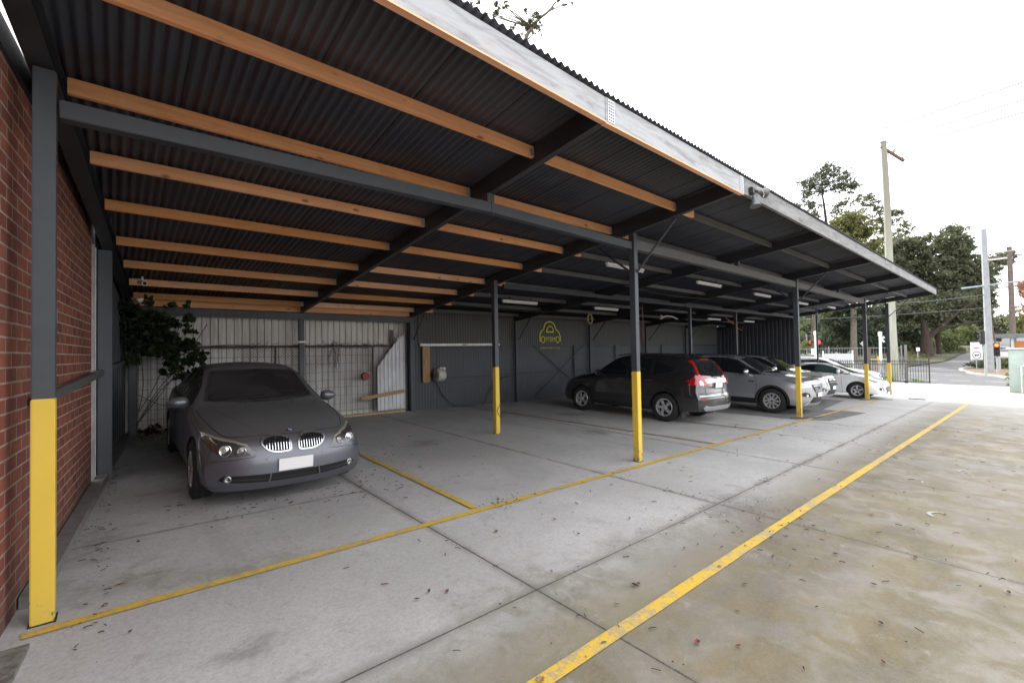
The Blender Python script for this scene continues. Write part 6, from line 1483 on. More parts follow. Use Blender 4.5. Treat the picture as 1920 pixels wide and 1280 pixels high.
# small things on the slab
o = MB().bar((23.2, 3.1, G(23, 3)+.02), (23.25, 2.6, G(23.2, 2.6)+.02), .04, .03).build('dark_stick', DARKP); tag(o, 'dark stick lying on the slab in the sun beyond the last yellow post', 'stick')
cable('ground_strap', [(13.3, 4.15, G(13.3, 4.1)+.02), (13.62, 4.0, G(13.6, 4)+.02), (14.0, 3.75, G(14, 3.8)+.02), (14.5, 3.72, G(14.5, 3.7)+.02)], .012, bc, 'black strap lying on the slab round the foot of the third yellow post', 'strap')
cable('ground_strap', [(20.9, 4.2, G(20.9, 4.2)+.014), (21.35, 3.95, G(21.35, 4)+.014), (21.9, 3.6, G(21.9, 3.6)+.014), (22.1, 3.4, G(22.1, 3.4)+.014)], .009, bc, 'black strap lying on the slab round the foot of the fourth yellow post', 'strap')
# ---------------------------------------------------------------- leaves
LF = [MT('dead_leaf_russet', (.16, .045, .02), .8, 0, (.09, .03, .018), 30), MT('dead_leaf_brown', (.085, .045, .028), .85, 0, (.05, .03, .02), 30), MT('dead_leaf_tan', (.30, .20, .13), .8, 0, (.2, .12, .08), 30), MT('dark_twig', (.028, .02, .016), .9)]
def leaf_geo(mb, x, y, z, s, a, kind):
    c_, s__ = math.cos(a), math.sin(a)
    if kind == 'twig':
        L_ = s; b = (random.random()-.5)*.3*s
        mb.tube([(x, y, z+.004), (x+c_*L_*.5-s__*b, y+s__*L_*.5+c_*b, z+.006), (x+c_*L_, y+s__*L_, z+.003)], .0022+.0015*random.random(), 4); return
    prof = [(0, 0), (.2, .16), (.5, .24), (.8, .13), (1, 0), (.8, -.13), (.5, -.24), (.2, -.16)] if kind == 'leaf' else [(0, 0), (.15, .3), (.3, .2), (.5, .45), (.62, .22), (1, 0), (.62, -.22), (.5, -.45), (.3, -.2), (.15, -.3)]
    cu = .15+.5*random.random(); w = .6+random.random()*.5
    vs = [(x+.5*s*c_, y+.5*s*s__, z+.002)]
    for (p, q) in prof:
        q *= w; vs.append((x+s*(p*c_-q*s__), y+s*(p*s__+q*c_), z+.003+s*cu*(abs(q)*.9+(p-.5)**2*.6)*random.uniform(.6, 1.2)))
    n = len(prof); mb.add(vs, [(0, i+1, (i+1) % n+1) for i in range(n)])
spots = [(-.07, 5.27), (.52, 6.07), (1.13, 5.55), (.04, 4.28), (-.07, 4.03), (1.76, 2.74), (1.51, 2.78), (2.82, 1.95), (2.53, 1.84), (1.66, 1.70), (4.94, 1.85), (5.12, 1.34), (4.14, 1.45), (2.85, 1.90), (2.57, 1.32), (2.72, 1.14), (3.6, .64), (4.19, .77), (3.15, .56), (6.63, .65), (10.7, 4.5), (8.19, 3.39), (6.58, 2.41), (8.97, 1.53), (6.0, 1.11), (5.0, .65), (4.83, .14), (4.56, 1.14), (5.09, 5.52), (2.65, 3.3), (1.62, 4.67), (.37, 5.88), (.14, 5.08), (1.9, 5.3), (1.7, 5.15), (3.3, 3.2), (3.9, 2.7), (7.1, 1.9), (7.6, 3.3), (5.9, 3.1)]
col = ['russet', 'dark brown', 'tan']
for i, (x, y) in enumerate(spots):
    k = (0, 1, 1, 0, 2)[i % 5] if i not in (14, 29) else 0; kd = 'maple' if i in (9, 13, 14, 20, 24, 29, 0) else 'leaf'
    mb = MB(); s = .042+.024*random.random()
    leaf_geo(mb, 0, 0, 0, s, random.random()*6.28, kd)
    o = mb.build('dead_leaf', LF[k], fix=False); o.location = (x, y, G(x, y)+.012)
    tag(o, 'small curled %s dead leaf lying on the concrete' % col[k], 'leaf', '%s dead leaves on the concrete' % col[k])
lm = [MB() for _ in LF]
def scatter(n, fx, fy, s0, s1, ptw=.4):
    for _ in range(n):
        x, y = fx(), fy(); z = G(x, y)+.012
        if random.random() < ptw: leaf_geo(lm[3], x, y, z, random.uniform(s0*1.1, s1*1.5), random.random()*6.28, 'twig')
        else: leaf_geo(lm[random.choice((0, 1, 1, 2))], x, y, z, random.uniform(s0, s1), random.random()*6.28, 'leaf')
U_ = random.uniform
scatter(330, lambda: U_(1.2, 16), lambda: U_(-1.5, 3.9), .012, .05, .55)
scatter(260, lambda: U_(-.1, 16), lambda: U_(3.2, 9), .01, .04, .3)
scatter(150, lambda: random.gauss(5.3, .4), lambda: random.gauss(2.0, .28), .006, .02, .1)
scatter(60, lambda: random.gauss(4.6, .35), lambda: random.gauss(1.6, .25), .01, .03, .4)
scatter(110, lambda: U_(.4, 2.7), lambda: random.gauss(5.45, .25), .015, .05, .3)
scatter(90, lambda: random.gauss(3.1, .25), lambda: random.gauss(6.4, .5), .01, .035, .2)
scatter(160, lambda: U_(.2, 2.2), lambda: random.gauss(10.8, .3), .03, .09, .2)
scatter(120, lambda: U_(2.5, 14), lambda: random.gauss(2.33, .05), .008, .03, .3)
scatter(60, lambda: random.gauss(5.08, .05), lambda: U_(-1, 4), .008, .03, .3)
scatter(40, lambda: random.gauss(2.25, .04), lambda: U_(.5, 7), .006, .025, .3)
scatter(300, lambda: U_(-.1, 14), lambda: U_(-1.5, 10), .004, .012, .0)
scatter(120, lambda: random.gauss(-.12, .07), lambda: U_(3.5, 9), .01, .04, .3)
scatter(60, lambda: random.gauss(3.3, .15), lambda: random.gauss(3.9, .1), .008, .03, .3)
for k, mbx in enumerate(lm):
    o = mbx.build('leaf_litter', LF[k], fix=False); tag(o, kind='stuff')
TREES = lambda: [
dict(name='pine_tree',label='tall dark pine with a flat broken crown rising above the carport roof',base=[73.52, 18.05, -0.58],trunk=[[73.52, 18.05, -0.58], [73.57, 17.81, 8.13], [73.46, 17.72, 14.73], [73.34, 17.71, 18.4], [73.12, 17.83, 20.97], [72.9, 17.98, 22.81]],clumps=[[71.22, 18.82, 23.78, 0.95], [72.94, 17.98, 25.19, 1.1], [73.66, 16.91, 25.48, 1.03], [75.26, 16.06, 25.4, 0.95], [72.82, 18.3, 24.0, 0.95], [73.1, 16.7, 23.82, 1.03], [74.31, 15.6, 23.77, 0.95], [76.53, 15.36, 23.48, 0.73], [71.33, 18.88, 22.72, 0.81], [72.7, 17.67, 23.05, 0.73], [71.75, 19.77, 22.69, 0.66], [76.23, 14.99, 23.82, 0.59], [72.03, 19.43, 21.39, 0.81], [70.6, 20.01, 20.51, 0.81], [72.51, 18.64, 20.32, 0.73], [74.22, 16.26, 20.79, 0.73], [75.69, 15.79, 21.33, 0.66], [74.97, 16.89, 19.99, 0.73], [75.63, 15.7, 19.67, 0.59], [70.96, 20.14, 19.65, 0.66], [72.06, 19.18, 19.1, 0.88], [72.17, 17.99, 17.9, 0.73], [70.46, 20.47, 21.12, 0.51], [74.92, 16.35, 23.4, 0.73], [70.91, 19.36, 24.24, 0.66], [72.9, 17.14, 26.1, 0.66], [71.58, 20.04, 18.25, 0.88], [72.52, 18.42, 16.94, 0.88], [74.36, 17.34, 16.42, 0.88]],kind='pine',size=0.16,dens=95,bark=DBARK,r0=0.34,cat='tree',group=None,limbs=True,flat=0.75),
dict(name='gum_tree',label='bright yellow-green gum crown just above the roof edge, left of the tall pole',base=[71.26, 14.72, -0.66],trunk=[[71.26, 14.72, -0.66], [71.25, 14.54, 7.66], [71.14, 14.45, 13.83], [71.04, 14.49, 15.89]],clumps=[[70.21, 14.58, 18.18, 0.96], [72.27, 14.17, 18.12, 0.96], [69.91, 15.39, 17.28, 0.89], [71.67, 14.64, 17.07, 1.1], [71.9, 13.39, 17.52, 0.82], [68.9, 15.76, 15.96, 0.82], [70.55, 15.01, 15.58, 1.1], [72.48, 14.1, 16.04, 1.17], [72.03, 12.91, 16.27, 0.89], [72.04, 14.51, 14.66, 1.24], [70.9, 15.7, 14.17, 1.03], [73.25, 13.33, 14.96, 1.03], [74.02, 12.68, 13.9, 0.96], [70.41, 13.68, 12.58, 1.24], [73.38, 12.89, 12.12, 1.1], [71.55, 15.03, 12.6, 1.03], [72.84, 12.0, 11.58, 0.96], [73.51, 11.88, 10.26, 1.1], [72.22, 13.0, 10.29, 1.1], [71.31, 14.46, 10.75, 0.96], [68.95, 16.15, 16.33, 0.81], [68.89, 16.32, 15.31, 0.98], [69.32, 16.62, 13.33, 0.82], [68.01, 16.28, 12.4, 0.81], [68.07, 16.16, 11.31, 0.99], [68.38, 16.07, 10.13, 1.02], [67.99, 16.44, 9.12, 1.01], [68.33, 16.32, 8.2, 0.74], [70.5, 15.7, 17.52, 0.69], [70.74, 15.54, 16.62, 0.95], [68.72, 15.6, 15.14, 0.94], [69.52, 15.88, 14.06, 0.69], [69.26, 15.69, 12.77, 1.02], [69.73, 15.44, 12.15, 0.7], [69.25, 15.9, 11.22, 0.81], [69.88, 16.0, 10.37, 0.98], [70.14, 15.65, 8.72, 0.8], [69.5, 15.78, 7.83, 0.88], [70.01, 14.72, 17.28, 0.85], [70.34, 14.75, 16.8, 0.78], [69.98, 14.82, 15.51, 0.67], [70.67, 14.95, 14.97, 0.89], [70.69, 15.29, 13.58, 0.84], [70.2, 15.05, 12.39, 0.93], [70.0, 14.75, 9.56, 0.83], [69.89, 15.11, 8.49, 0.78], [70.93, 14.28, 16.29, 0.94], [71.59, 14.23, 14.36, 0.75], [71.68, 14.55, 13.48, 0.82], [70.89, 14.5, 12.24, 0.79], [71.75, 14.53, 10.94, 0.73], [71.6, 14.41, 9.85, 0.83], [70.99, 14.6, 9.03, 0.74], [71.26, 14.28, 8.22, 0.77], [72.14, 13.5, 16.32, 0.79], [72.33, 13.82, 13.62, 0.82], [71.9, 13.71, 12.11, 0.72], [72.63, 13.64, 10.06, 0.82], [72.21, 13.55, 9.51, 0.94], [71.72, 13.64, 8.25, 0.77], [72.79, 13.12, 12.17, 0.69], [73.39, 13.03, 11.11, 0.99], [71.98, 12.86, 10.54, 0.94], [72.6, 13.16, 9.16, 0.86], [72.95, 12.9, 8.16, 0.79]],kind='lime',size=0.2,dens=105,bark=BARK,r0=0.4,cat='tree',group=None,limbs=True,flat=0.75),
dict(name='gum_tree',label='ragged grey-green gum reaching out on bare limbs behind the tall pole',base=[77.34, 12.04, -0.41],trunk=[[77.34, 12.04, -0.41], [77.34, 11.86, 7.77], [77.18, 11.82, 14.17], [76.64, 12.19, 17.73], [76.1, 12.6, 19.51]],clumps=[[74.98, 14.05, 21.31, 0.57], [75.82, 13.47, 21.12, 0.64], [75.65, 12.78, 20.33, 0.64], [74.18, 14.65, 20.94, 0.43], [75.9, 13.07, 21.53, 0.5], [75.92, 12.4, 19.64, 0.64], [74.63, 13.85, 19.9, 0.43], [75.76, 12.3, 18.45, 0.71], [77.26, 11.96, 19.58, 0.5], [78.19, 11.01, 19.16, 0.57], [78.85, 10.66, 19.42, 0.5], [77.93, 11.43, 18.64, 0.57], [77.31, 11.85, 17.77, 0.64], [78.78, 10.6, 17.38, 0.5], [79.11, 10.09, 17.68, 0.43], [78.91, 9.82, 16.87, 0.43], [78.87, 10.37, 16.41, 0.43], [75.57, 12.31, 16.86, 0.71], [77.24, 11.21, 16.55, 0.57], [76.24, 12.95, 18.19, 0.64], [77.63, 10.85, 18.16, 0.43]],kind='gum',size=0.17,dens=100,bark=BARK,r0=0.3,cat='tree',group=None,limbs=True,flat=0.75),
dict(name='gum_tree',label='broad dark gum mass between the tall pole and the forked tree',base=[87.84, 10.83, 0.16],trunk=[[87.84, 10.83, 0.16], [87.84, 10.68, 6.75], [87.66, 10.7, 11.44], [87.24, 10.97, 14.57]],clumps=[[83.05, 13.28, 16.38, 1.09], [85.87, 12.85, 15.52, 1.09], [86.42, 11.98, 17.01, 0.94], [84.87, 13.04, 13.85, 1.25], [86.42, 11.75, 14.6, 1.09], [86.98, 11.08, 15.74, 0.94], [86.97, 10.46, 16.63, 0.94], [85.86, 12.32, 12.67, 1.25], [85.75, 11.11, 12.86, 1.09], [88.13, 10.19, 14.94, 0.94], [86.79, 11.9, 11.13, 1.25], [85.05, 12.84, 11.48, 1.09], [87.7, 10.82, 11.46, 1.02], [89.19, 10.24, 13.5, 0.86], [87.97, 11.5, 9.6, 1.09], [87.31, 10.23, 9.79, 0.94], [88.97, 9.93, 16.98, 0.78], [89.51, 9.11, 17.29, 0.7], [83.99, 12.98, 17.62, 0.7], [88.23, 9.92, 8.27, 1.09], [86.56, 11.07, 7.89, 1.09], [84.99, 11.99, 9.43, 1.09], [83.8, 14.11, 13.74, 1.1], [85.18, 13.98, 12.17, 1.1], [83.63, 13.92, 10.74, 0.78], [84.59, 14.15, 9.73, 0.8], [84.55, 13.9, 9.04, 0.89], [83.39, 13.81, 7.64, 0.83], [84.73, 14.21, 6.17, 0.92], [84.8, 13.46, 12.2, 1.16], [85.95, 13.26, 11.37, 1.04], [85.36, 13.25, 9.85, 0.96], [85.46, 13.16, 8.95, 0.8], [84.68, 13.07, 7.43, 0.94], [85.19, 13.62, 6.52, 0.84], [86.6, 12.57, 16.12, 1.04], [86.32, 12.58, 14.53, 0.93], [85.58, 12.32, 13.56, 0.85], [86.14, 12.59, 11.37, 0.91], [85.78, 12.34, 10.15, 1.16], [84.71, 12.33, 8.65, 1.1], [84.57, 12.36, 7.48, 1.05], [84.47, 12.48, 6.13, 1.15], [85.64, 11.58, 15.9, 1.05], [86.12, 11.27, 14.26, 0.86], [86.35, 11.81, 12.15, 1.11], [86.82, 11.88, 10.9, 0.89], [86.75, 11.6, 10.29, 0.8], [86.24, 11.83, 8.89, 1.0], [86.58, 12.08, 7.78, 0.94], [85.85, 11.89, 6.36, 1.15], [86.5, 11.81, 5.57, 0.87], [87.88, 11.08, 15.56, 1.13], [87.1, 10.89, 13.16, 1.07], [86.7, 10.69, 12.01, 1.09], [88.56, 10.92, 10.8, 1.03], [87.67, 11.21, 9.95, 0.9], [87.26, 10.86, 8.65, 0.84], [87.16, 10.9, 7.78, 1.12], [87.26, 11.26, 6.05, 0.82], [87.78, 11.0, 5.14, 0.99], [87.72, 9.97, 15.61, 0.83], [87.18, 9.81, 13.01, 1.06], [87.39, 10.14, 12.04, 1.12], [88.77, 10.39, 9.54, 0.91], [87.33, 10.16, 8.42, 1.07], [88.43, 10.05, 7.65, 0.87], [88.69, 9.09, 14.34, 0.84], [88.57, 9.12, 12.67, 1.07], [88.31, 9.46, 11.85, 0.84], [89.02, 9.32, 10.88, 0.86], [88.01, 9.56, 9.19, 1.12], [87.97, 9.39, 8.2, 1.0], [88.63, 9.15, 6.96, 0.88], [88.33, 9.43, 5.87, 1.06]],kind='gum',size=0.22,dens=90,bark=DBARK,r0=0.4,cat='tree',group=None,limbs=True,flat=0.75),
dict(name='gum_tree',label='tall gum with rounded dark crown pads left of the steel pole',base=[87.74, 8.26, 0.16],trunk=[[87.74, 8.26, 0.16], [87.46, 8.4, 5.03], [87.62, 8.12, 9.57], [88.19, 7.52, 13.34], [88.76, 6.95, 15.6]],clumps=[[88.83, 6.91, 17.43, 0.91], [89.52, 6.3, 17.72, 0.91], [89.31, 5.77, 16.96, 0.83], [87.26, 7.34, 16.59, 0.83], [88.26, 6.68, 16.08, 0.98], [90.63, 5.88, 16.04, 0.91], [90.64, 5.24, 16.15, 0.68], [91.7, 5.16, 15.52, 0.68], [88.09, 8.04, 15.86, 0.76], [89.39, 7.46, 15.17, 0.91], [88.49, 6.2, 14.66, 0.91], [89.86, 5.45, 14.33, 0.76], [86.73, 7.81, 13.59, 0.83], [88.45, 7.16, 13.31, 0.83], [89.08, 6.41, 12.51, 0.91], [89.26, 5.62, 12.56, 0.91], [91.25, 4.93, 13.13, 0.83], [91.01, 4.37, 13.77, 0.68], [86.53, 8.65, 12.57, 0.76], [86.89, 8.16, 11.4, 0.91], [89.28, 7.28, 11.51, 0.91], [89.54, 6.23, 10.86, 0.91], [90.31, 5.19, 11.32, 0.91], [90.86, 4.32, 11.78, 0.83], [92.45, 3.69, 12.46, 0.68], [88.33, 7.8, 9.74, 0.98], [89.63, 6.82, 9.19, 1.06], [91.51, 5.69, 9.59, 0.98], [92.33, 4.66, 9.91, 0.91], [92.09, 3.68, 10.53, 0.83], [86.1, 8.51, 14.89, 0.91], [87.47, 8.72, 12.53, 0.89], [87.66, 8.7, 10.48, 0.93], [87.26, 8.48, 9.09, 0.79], [87.79, 8.8, 6.53, 0.92], [87.16, 8.74, 5.76, 0.84], [87.67, 7.49, 15.86, 0.78], [87.68, 7.34, 14.51, 0.74], [86.57, 7.84, 11.48, 1.0], [88.18, 7.95, 9.81, 0.93], [89.0, 7.65, 8.71, 0.75], [88.86, 7.85, 7.57, 0.77], [88.15, 7.66, 7.01, 0.89], [88.46, 7.83, 5.27, 0.81], [90.03, 6.8, 16.23, 0.96], [89.45, 6.98, 15.35, 0.83], [89.07, 6.92, 14.25, 0.81], [88.74, 6.87, 12.73, 0.89], [88.71, 7.14, 11.63, 0.75], [88.38, 6.82, 10.44, 0.78], [88.21, 6.79, 9.32, 1.08], [89.32, 7.13, 8.1, 1.03], [89.91, 7.23, 7.63, 0.9], [88.75, 7.33, 6.06, 0.78], [89.4, 6.22, 15.45, 0.8], [89.47, 6.08, 14.32, 0.83], [89.47, 6.32, 12.8, 0.9], [90.52, 6.22, 11.58, 0.95], [89.42, 6.39, 10.9, 1.06], [90.46, 6.57, 6.94, 0.77], [88.72, 6.46, 5.76, 0.98], [90.32, 5.21, 15.17, 0.87], [90.61, 5.41, 14.69, 1.07], [90.55, 5.25, 13.44, 0.95], [91.5, 5.38, 12.52, 0.87], [91.2, 5.76, 11.03, 1.03], [91.58, 5.5, 9.84, 0.82], [91.13, 5.32, 8.85, 0.91], [89.18, 5.71, 6.06, 1.02], [91.08, 5.42, 5.22, 1.11], [91.53, 4.75, 12.41, 1.09], [91.4, 4.73, 11.39, 0.9], [91.05, 4.51, 10.55, 1.11], [91.67, 5.02, 9.2, 0.85], [92.61, 4.79, 8.62, 1.03], [90.35, 4.82, 7.11, 1.03], [91.69, 5.0, 6.24, 0.86], [91.71, 4.15, 12.07, 1.04], [92.61, 3.77, 10.34, 1.08], [93.16, 4.2, 8.53, 0.95], [93.23, 4.22, 7.09, 0.85], [92.84, 3.95, 5.94, 0.86], [91.85, 3.97, 5.37, 0.79]],kind='gum',size=0.21,dens=95,bark=DBARK,r0=0.36,cat='tree',group=None,limbs=True,flat=0.75),
dict(name='gum_tree',label='big spreading tree with a dark forked trunk beside the side road',base=[83.73, 9.11, -0.03],trunk=[[83.73, 9.11, -0.03], [83.68, 9.14, 2.02], [83.51, 9.23, 3.86], [83.12, 9.52, 5.7], [82.79, 9.77, 7.17]],clumps=[[83.14, 10.68, 5.78, 1.17], [81.89, 9.67, 6.75, 1.17], [83.58, 8.76, 7.49, 1.1], [85.95, 7.92, 7.18, 1.17], [85.56, 6.81, 7.42, 1.17], [86.57, 5.84, 7.76, 1.1], [89.49, 4.97, 8.23, 1.03], [90.51, 3.98, 8.56, 0.95], [89.58, 3.47, 6.98, 0.81], [80.89, 11.19, 6.83, 0.95], [83.94, 8.31, 5.64, 0.95], [84.95, 7.08, 5.59, 0.95], [86.56, 5.89, 5.93, 1.03], [89.76, 4.78, 6.36, 0.95], [88.89, 3.74, 5.51, 0.73], [81.22, 10.75, 4.25, 0.73], [84.73, 7.62, 4.53, 0.73], [85.88, 6.4, 4.49, 0.73], [88.08, 5.24, 4.85, 0.66], [89.55, 4.3, 4.69, 0.66], [83.06, 10.22, 7.97, 0.88], [90.22, 3.44, 8.85, 0.73], [91.07, 3.0, 7.76, 0.66]],kind='gum',size=0.21,dens=90,bark=DBARK,r0=0.62,cat='tree',group=None,limbs=True,flat=0.75),
dict(name='gum_tree',label='gum branch crown leaning out right over the wires from behind the steel pole',base=[102.08, 3.69, 0.67],trunk=[[102.08, 3.69, 0.67], [102.07, 3.57, 5.19], [101.95, 3.54, 10.16], [102.32, 3.14, 12.63], [102.94, 2.56, 13.86]],clumps=[[101.93, 2.74, 14.35, 0.58], [102.81, 2.3, 15.05, 0.66], [104.5, 1.87, 15.61, 0.66], [103.52, 1.41, 15.32, 0.58], [104.19, 1.17, 14.69, 0.5], [104.04, 1.57, 14.24, 0.5], [103.08, 2.11, 13.89, 0.58], [102.89, 2.68, 13.46, 0.58], [101.5, 3.19, 13.96, 0.58], [101.17, 3.72, 14.59, 0.58], [102.77, 3.38, 12.88, 0.58], [102.3, 2.81, 12.42, 0.41], [102.15, 3.94, 12.31, 0.66], [104.02, 1.29, 14.03, 0.41], [102.46, 3.65, 11.05, 0.5], [102.39, 3.33, 10.17, 0.41], [102.08, 3.64, 8.93, 0.5], [101.93, 3.27, 7.64, 0.41], [102.18, 3.06, 7.22, 0.33]],kind='gum',size=0.2,dens=110,bark=DBARK,r0=0.22,cat='tree',group=None,limbs=True,flat=0.75),
dict(name='conifer_tree',label='dense drooping dark conifer behind the last yellow posts',base=[73.71, 15.22, -0.57],trunk=[[73.71, 15.22, -0.57], [73.71, 15.2, 2.18], [73.71, 15.12, 5.02]],clumps=[[72.17, 17.11, 5.82, 1.07], [71.84, 15.88, 5.01, 1.14], [72.93, 14.95, 5.34, 1.14], [72.9, 16.74, 4.02, 1.14], [74.11, 15.84, 3.28, 1.14], [73.17, 14.48, 3.56, 1.07], [72.22, 17.47, 4.41, 0.92], [74.05, 14.98, 2.18, 0.92], [72.67, 15.86, 2.06, 0.92], [71.12, 16.66, 2.58, 0.85], [70.78, 17.57, 3.31, 0.64], [75.79, 14.39, 4.68, 0.92], [75.0, 13.59, 3.55, 0.85], [75.19, 13.22, 2.13, 0.78], [74.37, 13.92, 1.8, 0.85], [75.65, 12.66, 4.93, 0.85], [76.09, 12.79, 3.18, 0.85], [71.34, 17.92, 2.26, 0.64], [71.26, 16.29, 6.43, 0.92], [73.03, 14.93, 6.75, 0.99], [76.23, 13.85, 6.46, 0.92]],kind='dark',size=0.22,dens=110,bark=DBARK,r0=0.3,cat='tree',group=None,limbs=True,flat=0.75),
dict(name='conifer_tree',label='dark hedge-like tree between the tall pole and the forked trunk',base=[83.75, 11.75, -0.03],trunk=[[83.75, 11.75, -0.03], [83.75, 11.73, 2.09], [83.75, 11.66, 4.36]],clumps=[[83.26, 13.29, 6.75, 1.06], [84.37, 12.29, 5.95, 1.06], [83.45, 11.31, 5.09, 0.98], [82.25, 12.61, 4.38, 1.06], [84.8, 11.84, 3.25, 0.98], [84.58, 10.96, 2.83, 0.83], [82.47, 13.28, 2.52, 0.91], [82.79, 12.18, 1.73, 0.91], [83.55, 11.14, 1.47, 0.68], [84.95, 10.45, 2.06, 0.61], [82.19, 13.48, 4.43, 0.76], [85.22, 10.94, 6.27, 0.91]],kind='dark',size=0.22,dens=110,bark=DBARK,r0=0.3,cat='tree',group=None,limbs=True,flat=0.75),
dict(name='gum_tree',label='tree with a thick grey-brown trunk right of the third yellow post',base=[60.46, 16.19, -0.84],trunk=[[60.46, 16.19, -0.84], [60.46, 16.19, 1.59], [60.46, 16.12, 4.05], [60.5, 16.03, 5.89], [60.64, 15.87, 7.12]],clumps=[[59.57, 16.96, 5.31, 0.62], [59.89, 16.49, 6.21, 0.74], [60.93, 15.7, 6.5, 0.74], [59.66, 16.75, 4.19, 0.49], [59.29, 17.17, 4.69, 0.49], [61.77, 15.42, 5.59, 0.62], [59.12, 17.06, 3.15, 0.37], [59.88, 16.76, 2.22, 0.37], [59.86, 17.09, 1.73, 0.37], [60.4, 16.5, 1.29, 0.31], [61.06, 14.95, 6.75, 0.74]],kind='bush',size=0.16,dens=110,bark=BARK,r0=0.34,cat='tree',group=None,limbs=True,flat=0.75),
dict(name='hedge',label='dark continuous hedge low behind the grey mesh fence',base=[89.74, 17.15, 0.23],trunk=[[89.74, 17.15, 0.23], [89.74, 17.16, 0.97]],clumps=[[83.1, 24.15, 2.79, 1.11], [82.82, 24.11, 1.41, 1.11], [82.18, 22.85, 2.75, 1.11], [82.4, 22.95, 1.39, 1.11], [83.15, 22.09, 2.72, 1.11], [82.8, 22.04, 1.37, 1.11], [85.86, 21.77, 2.72, 1.11], [84.52, 21.47, 1.35, 1.11], [86.52, 20.92, 2.7, 1.11], [84.72, 20.52, 1.33, 1.11], [85.37, 19.65, 2.66, 1.11], [87.42, 20.16, 1.3, 1.11], [88.14, 19.29, 2.65, 1.11], [88.62, 19.43, 1.28, 1.11], [88.78, 18.44, 2.63, 1.11], [88.39, 18.4, 1.26, 1.11], [89.88, 17.69, 2.61, 1.11], [88.22, 17.4, 1.25, 1.11], [90.22, 16.79, 2.58, 1.11], [89.97, 16.79, 1.22, 1.11], [90.13, 15.83, 2.55, 1.11], [91.27, 16.07, 1.2, 1.11], [91.47, 15.13, 2.53, 1.11], [91.93, 15.25, 1.17, 1.11], [92.49, 14.37, 2.51, 1.11], [92.35, 14.39, 1.16, 1.11], [93.34, 13.58, 2.49, 1.11], [93.97, 13.71, 1.13, 1.11], [95.87, 13.02, 2.48, 1.11], [95.75, 13.04, 1.1, 1.11], [96.46, 12.18, 2.46, 1.11], [96.39, 12.21, 1.08, 1.11], [95.83, 11.21, 2.42, 1.11], [97.68, 11.47, 1.06, 1.11], [96.68, 10.43, 2.4, 1.11], [96.29, 10.42, 1.05, 1.11]],kind='dark',size=0.3,dens=30,bark=DBARK,r0=0.1,cat='hedge',group=None,limbs=False,flat=0.75),
dict(name='shrub',label='pale green rounded shrub right of the forked trunk',base=[91.07, 8.0, 0.28],trunk=[[91.07, 8.0, 0.28], [91.07, 8.01, 0.82]],clumps=[[90.19, 8.75, 2.01, 0.86], [91.49, 8.11, 2.62, 0.94], [91.29, 7.44, 1.98, 0.94], [91.09, 8.29, 1.06, 0.86], [91.82, 6.94, 1.18, 0.78], [92.36, 7.68, 0.56, 0.7], [89.94, 8.93, 0.85, 0.62], [92.81, 6.47, 0.78, 0.55]],kind='bush',size=0.16,dens=120,bark=BARK,r0=0.08,cat='shrub',group=None,limbs=True,flat=0.75),
dict(name='shrub',label='tall light green bushes beside the side road, left of the steel pole',base=[119.28, 7.24, 1.29],trunk=[[119.28, 7.24, 1.29], [119.28, 7.21, 1.99]],clumps=[[117.87, 8.49, 3.52, 1.09], [120.04, 7.55, 4.21, 1.19], [121.52, 6.59, 3.78, 1.19], [121.07, 5.68, 3.14, 0.99], [118.02, 8.19, 2.02, 0.89], [119.8, 7.03, 2.18, 0.99], [119.66, 6.06, 1.76, 0.8], [116.88, 9.15, 2.54, 0.8], [117.26, 9.5, 4.05, 0.7], [122.09, 5.2, 4.43, 0.8]],kind='bush',size=0.22,dens=110,bark=BARK,r0=0.1,cat='shrub',group=None,limbs=True,flat=0.75),
dict(name='shrub',label='dark green shrub on the verge before the small white marker sign',base=[94.74, 7.45, 0.41],trunk=[[94.74, 7.45, 0.41], [94.74, 7.48, 0.21]],clumps=[[93.52, 7.96, 0.23, 0.56], [95.37, 7.47, 0.36, 0.64], [95.24, 6.89, 0.11, 0.56], [94.29, 8.44, -0.1, 0.48]],kind='dark',size=0.14,dens=150,bark=BARK,r0=0.06,cat='shrub',group=None,limbs=True,flat=0.75),
dict(name='shrub',label='low green shrub on the traffic island at the foot of the road sign',base=[62.75, 3.55, -0.83],trunk=[[62.75, 3.55, -0.83], [62.83, 3.54, -0.76]],clumps=[[62.55, 3.66, -0.44, 0.36], [62.76, 3.31, -0.34, 0.42], [63.43, 3.06, -0.51, 0.36], [64.02, 2.82, -0.27, 0.36], [63.72, 2.72, -0.68, 0.31]],kind='dark',size=0.11,dens=220,bark=BARK,r0=0.05,cat='shrub',group=None,limbs=True,flat=0.75),
dict(name='shrub',label='spreading green shrub on the traffic island right of the steel pole',base=[61.99, 1.56, -0.83],trunk=[[61.99, 1.56, -0.83], [62.0, 1.62, -0.7]],clumps=[[61.96, 1.95, -0.6, 0.35], [62.21, 1.65, -0.41, 0.45], [62.2, 1.27, -0.3, 0.45], [62.42, 1.06, -0.7, 0.4], [62.19, 1.46, -0.85, 0.35], [62.64, 0.94, -0.21, 0.4]],kind='bush',size=0.12,dens=200,bark=BARK,r0=0.05,cat='shrub',group=None,limbs=True,flat=0.75),
dict(name='shrub',label='yellowish hedge plants beside the mint bin shed',base=[38.72, 0.66, -0.83],trunk=[[38.72, 0.66, -0.83], [38.73, 0.72, -0.56]],clumps=[[38.66, 0.72, 0.21, 0.12], [38.78, 0.71, -0.1, 0.12], [38.8, 0.76, -0.41, 0.12], [38.75, 0.72, -0.72, 0.12], [38.61, 0.71, 0.52, 0.09], [38.68, 0.71, -0.96, 0.09]],kind='bush',size=0.07,dens=300,bark=BARK,r0=0.03,cat='shrub',group=None,limbs=True,flat=0.75),
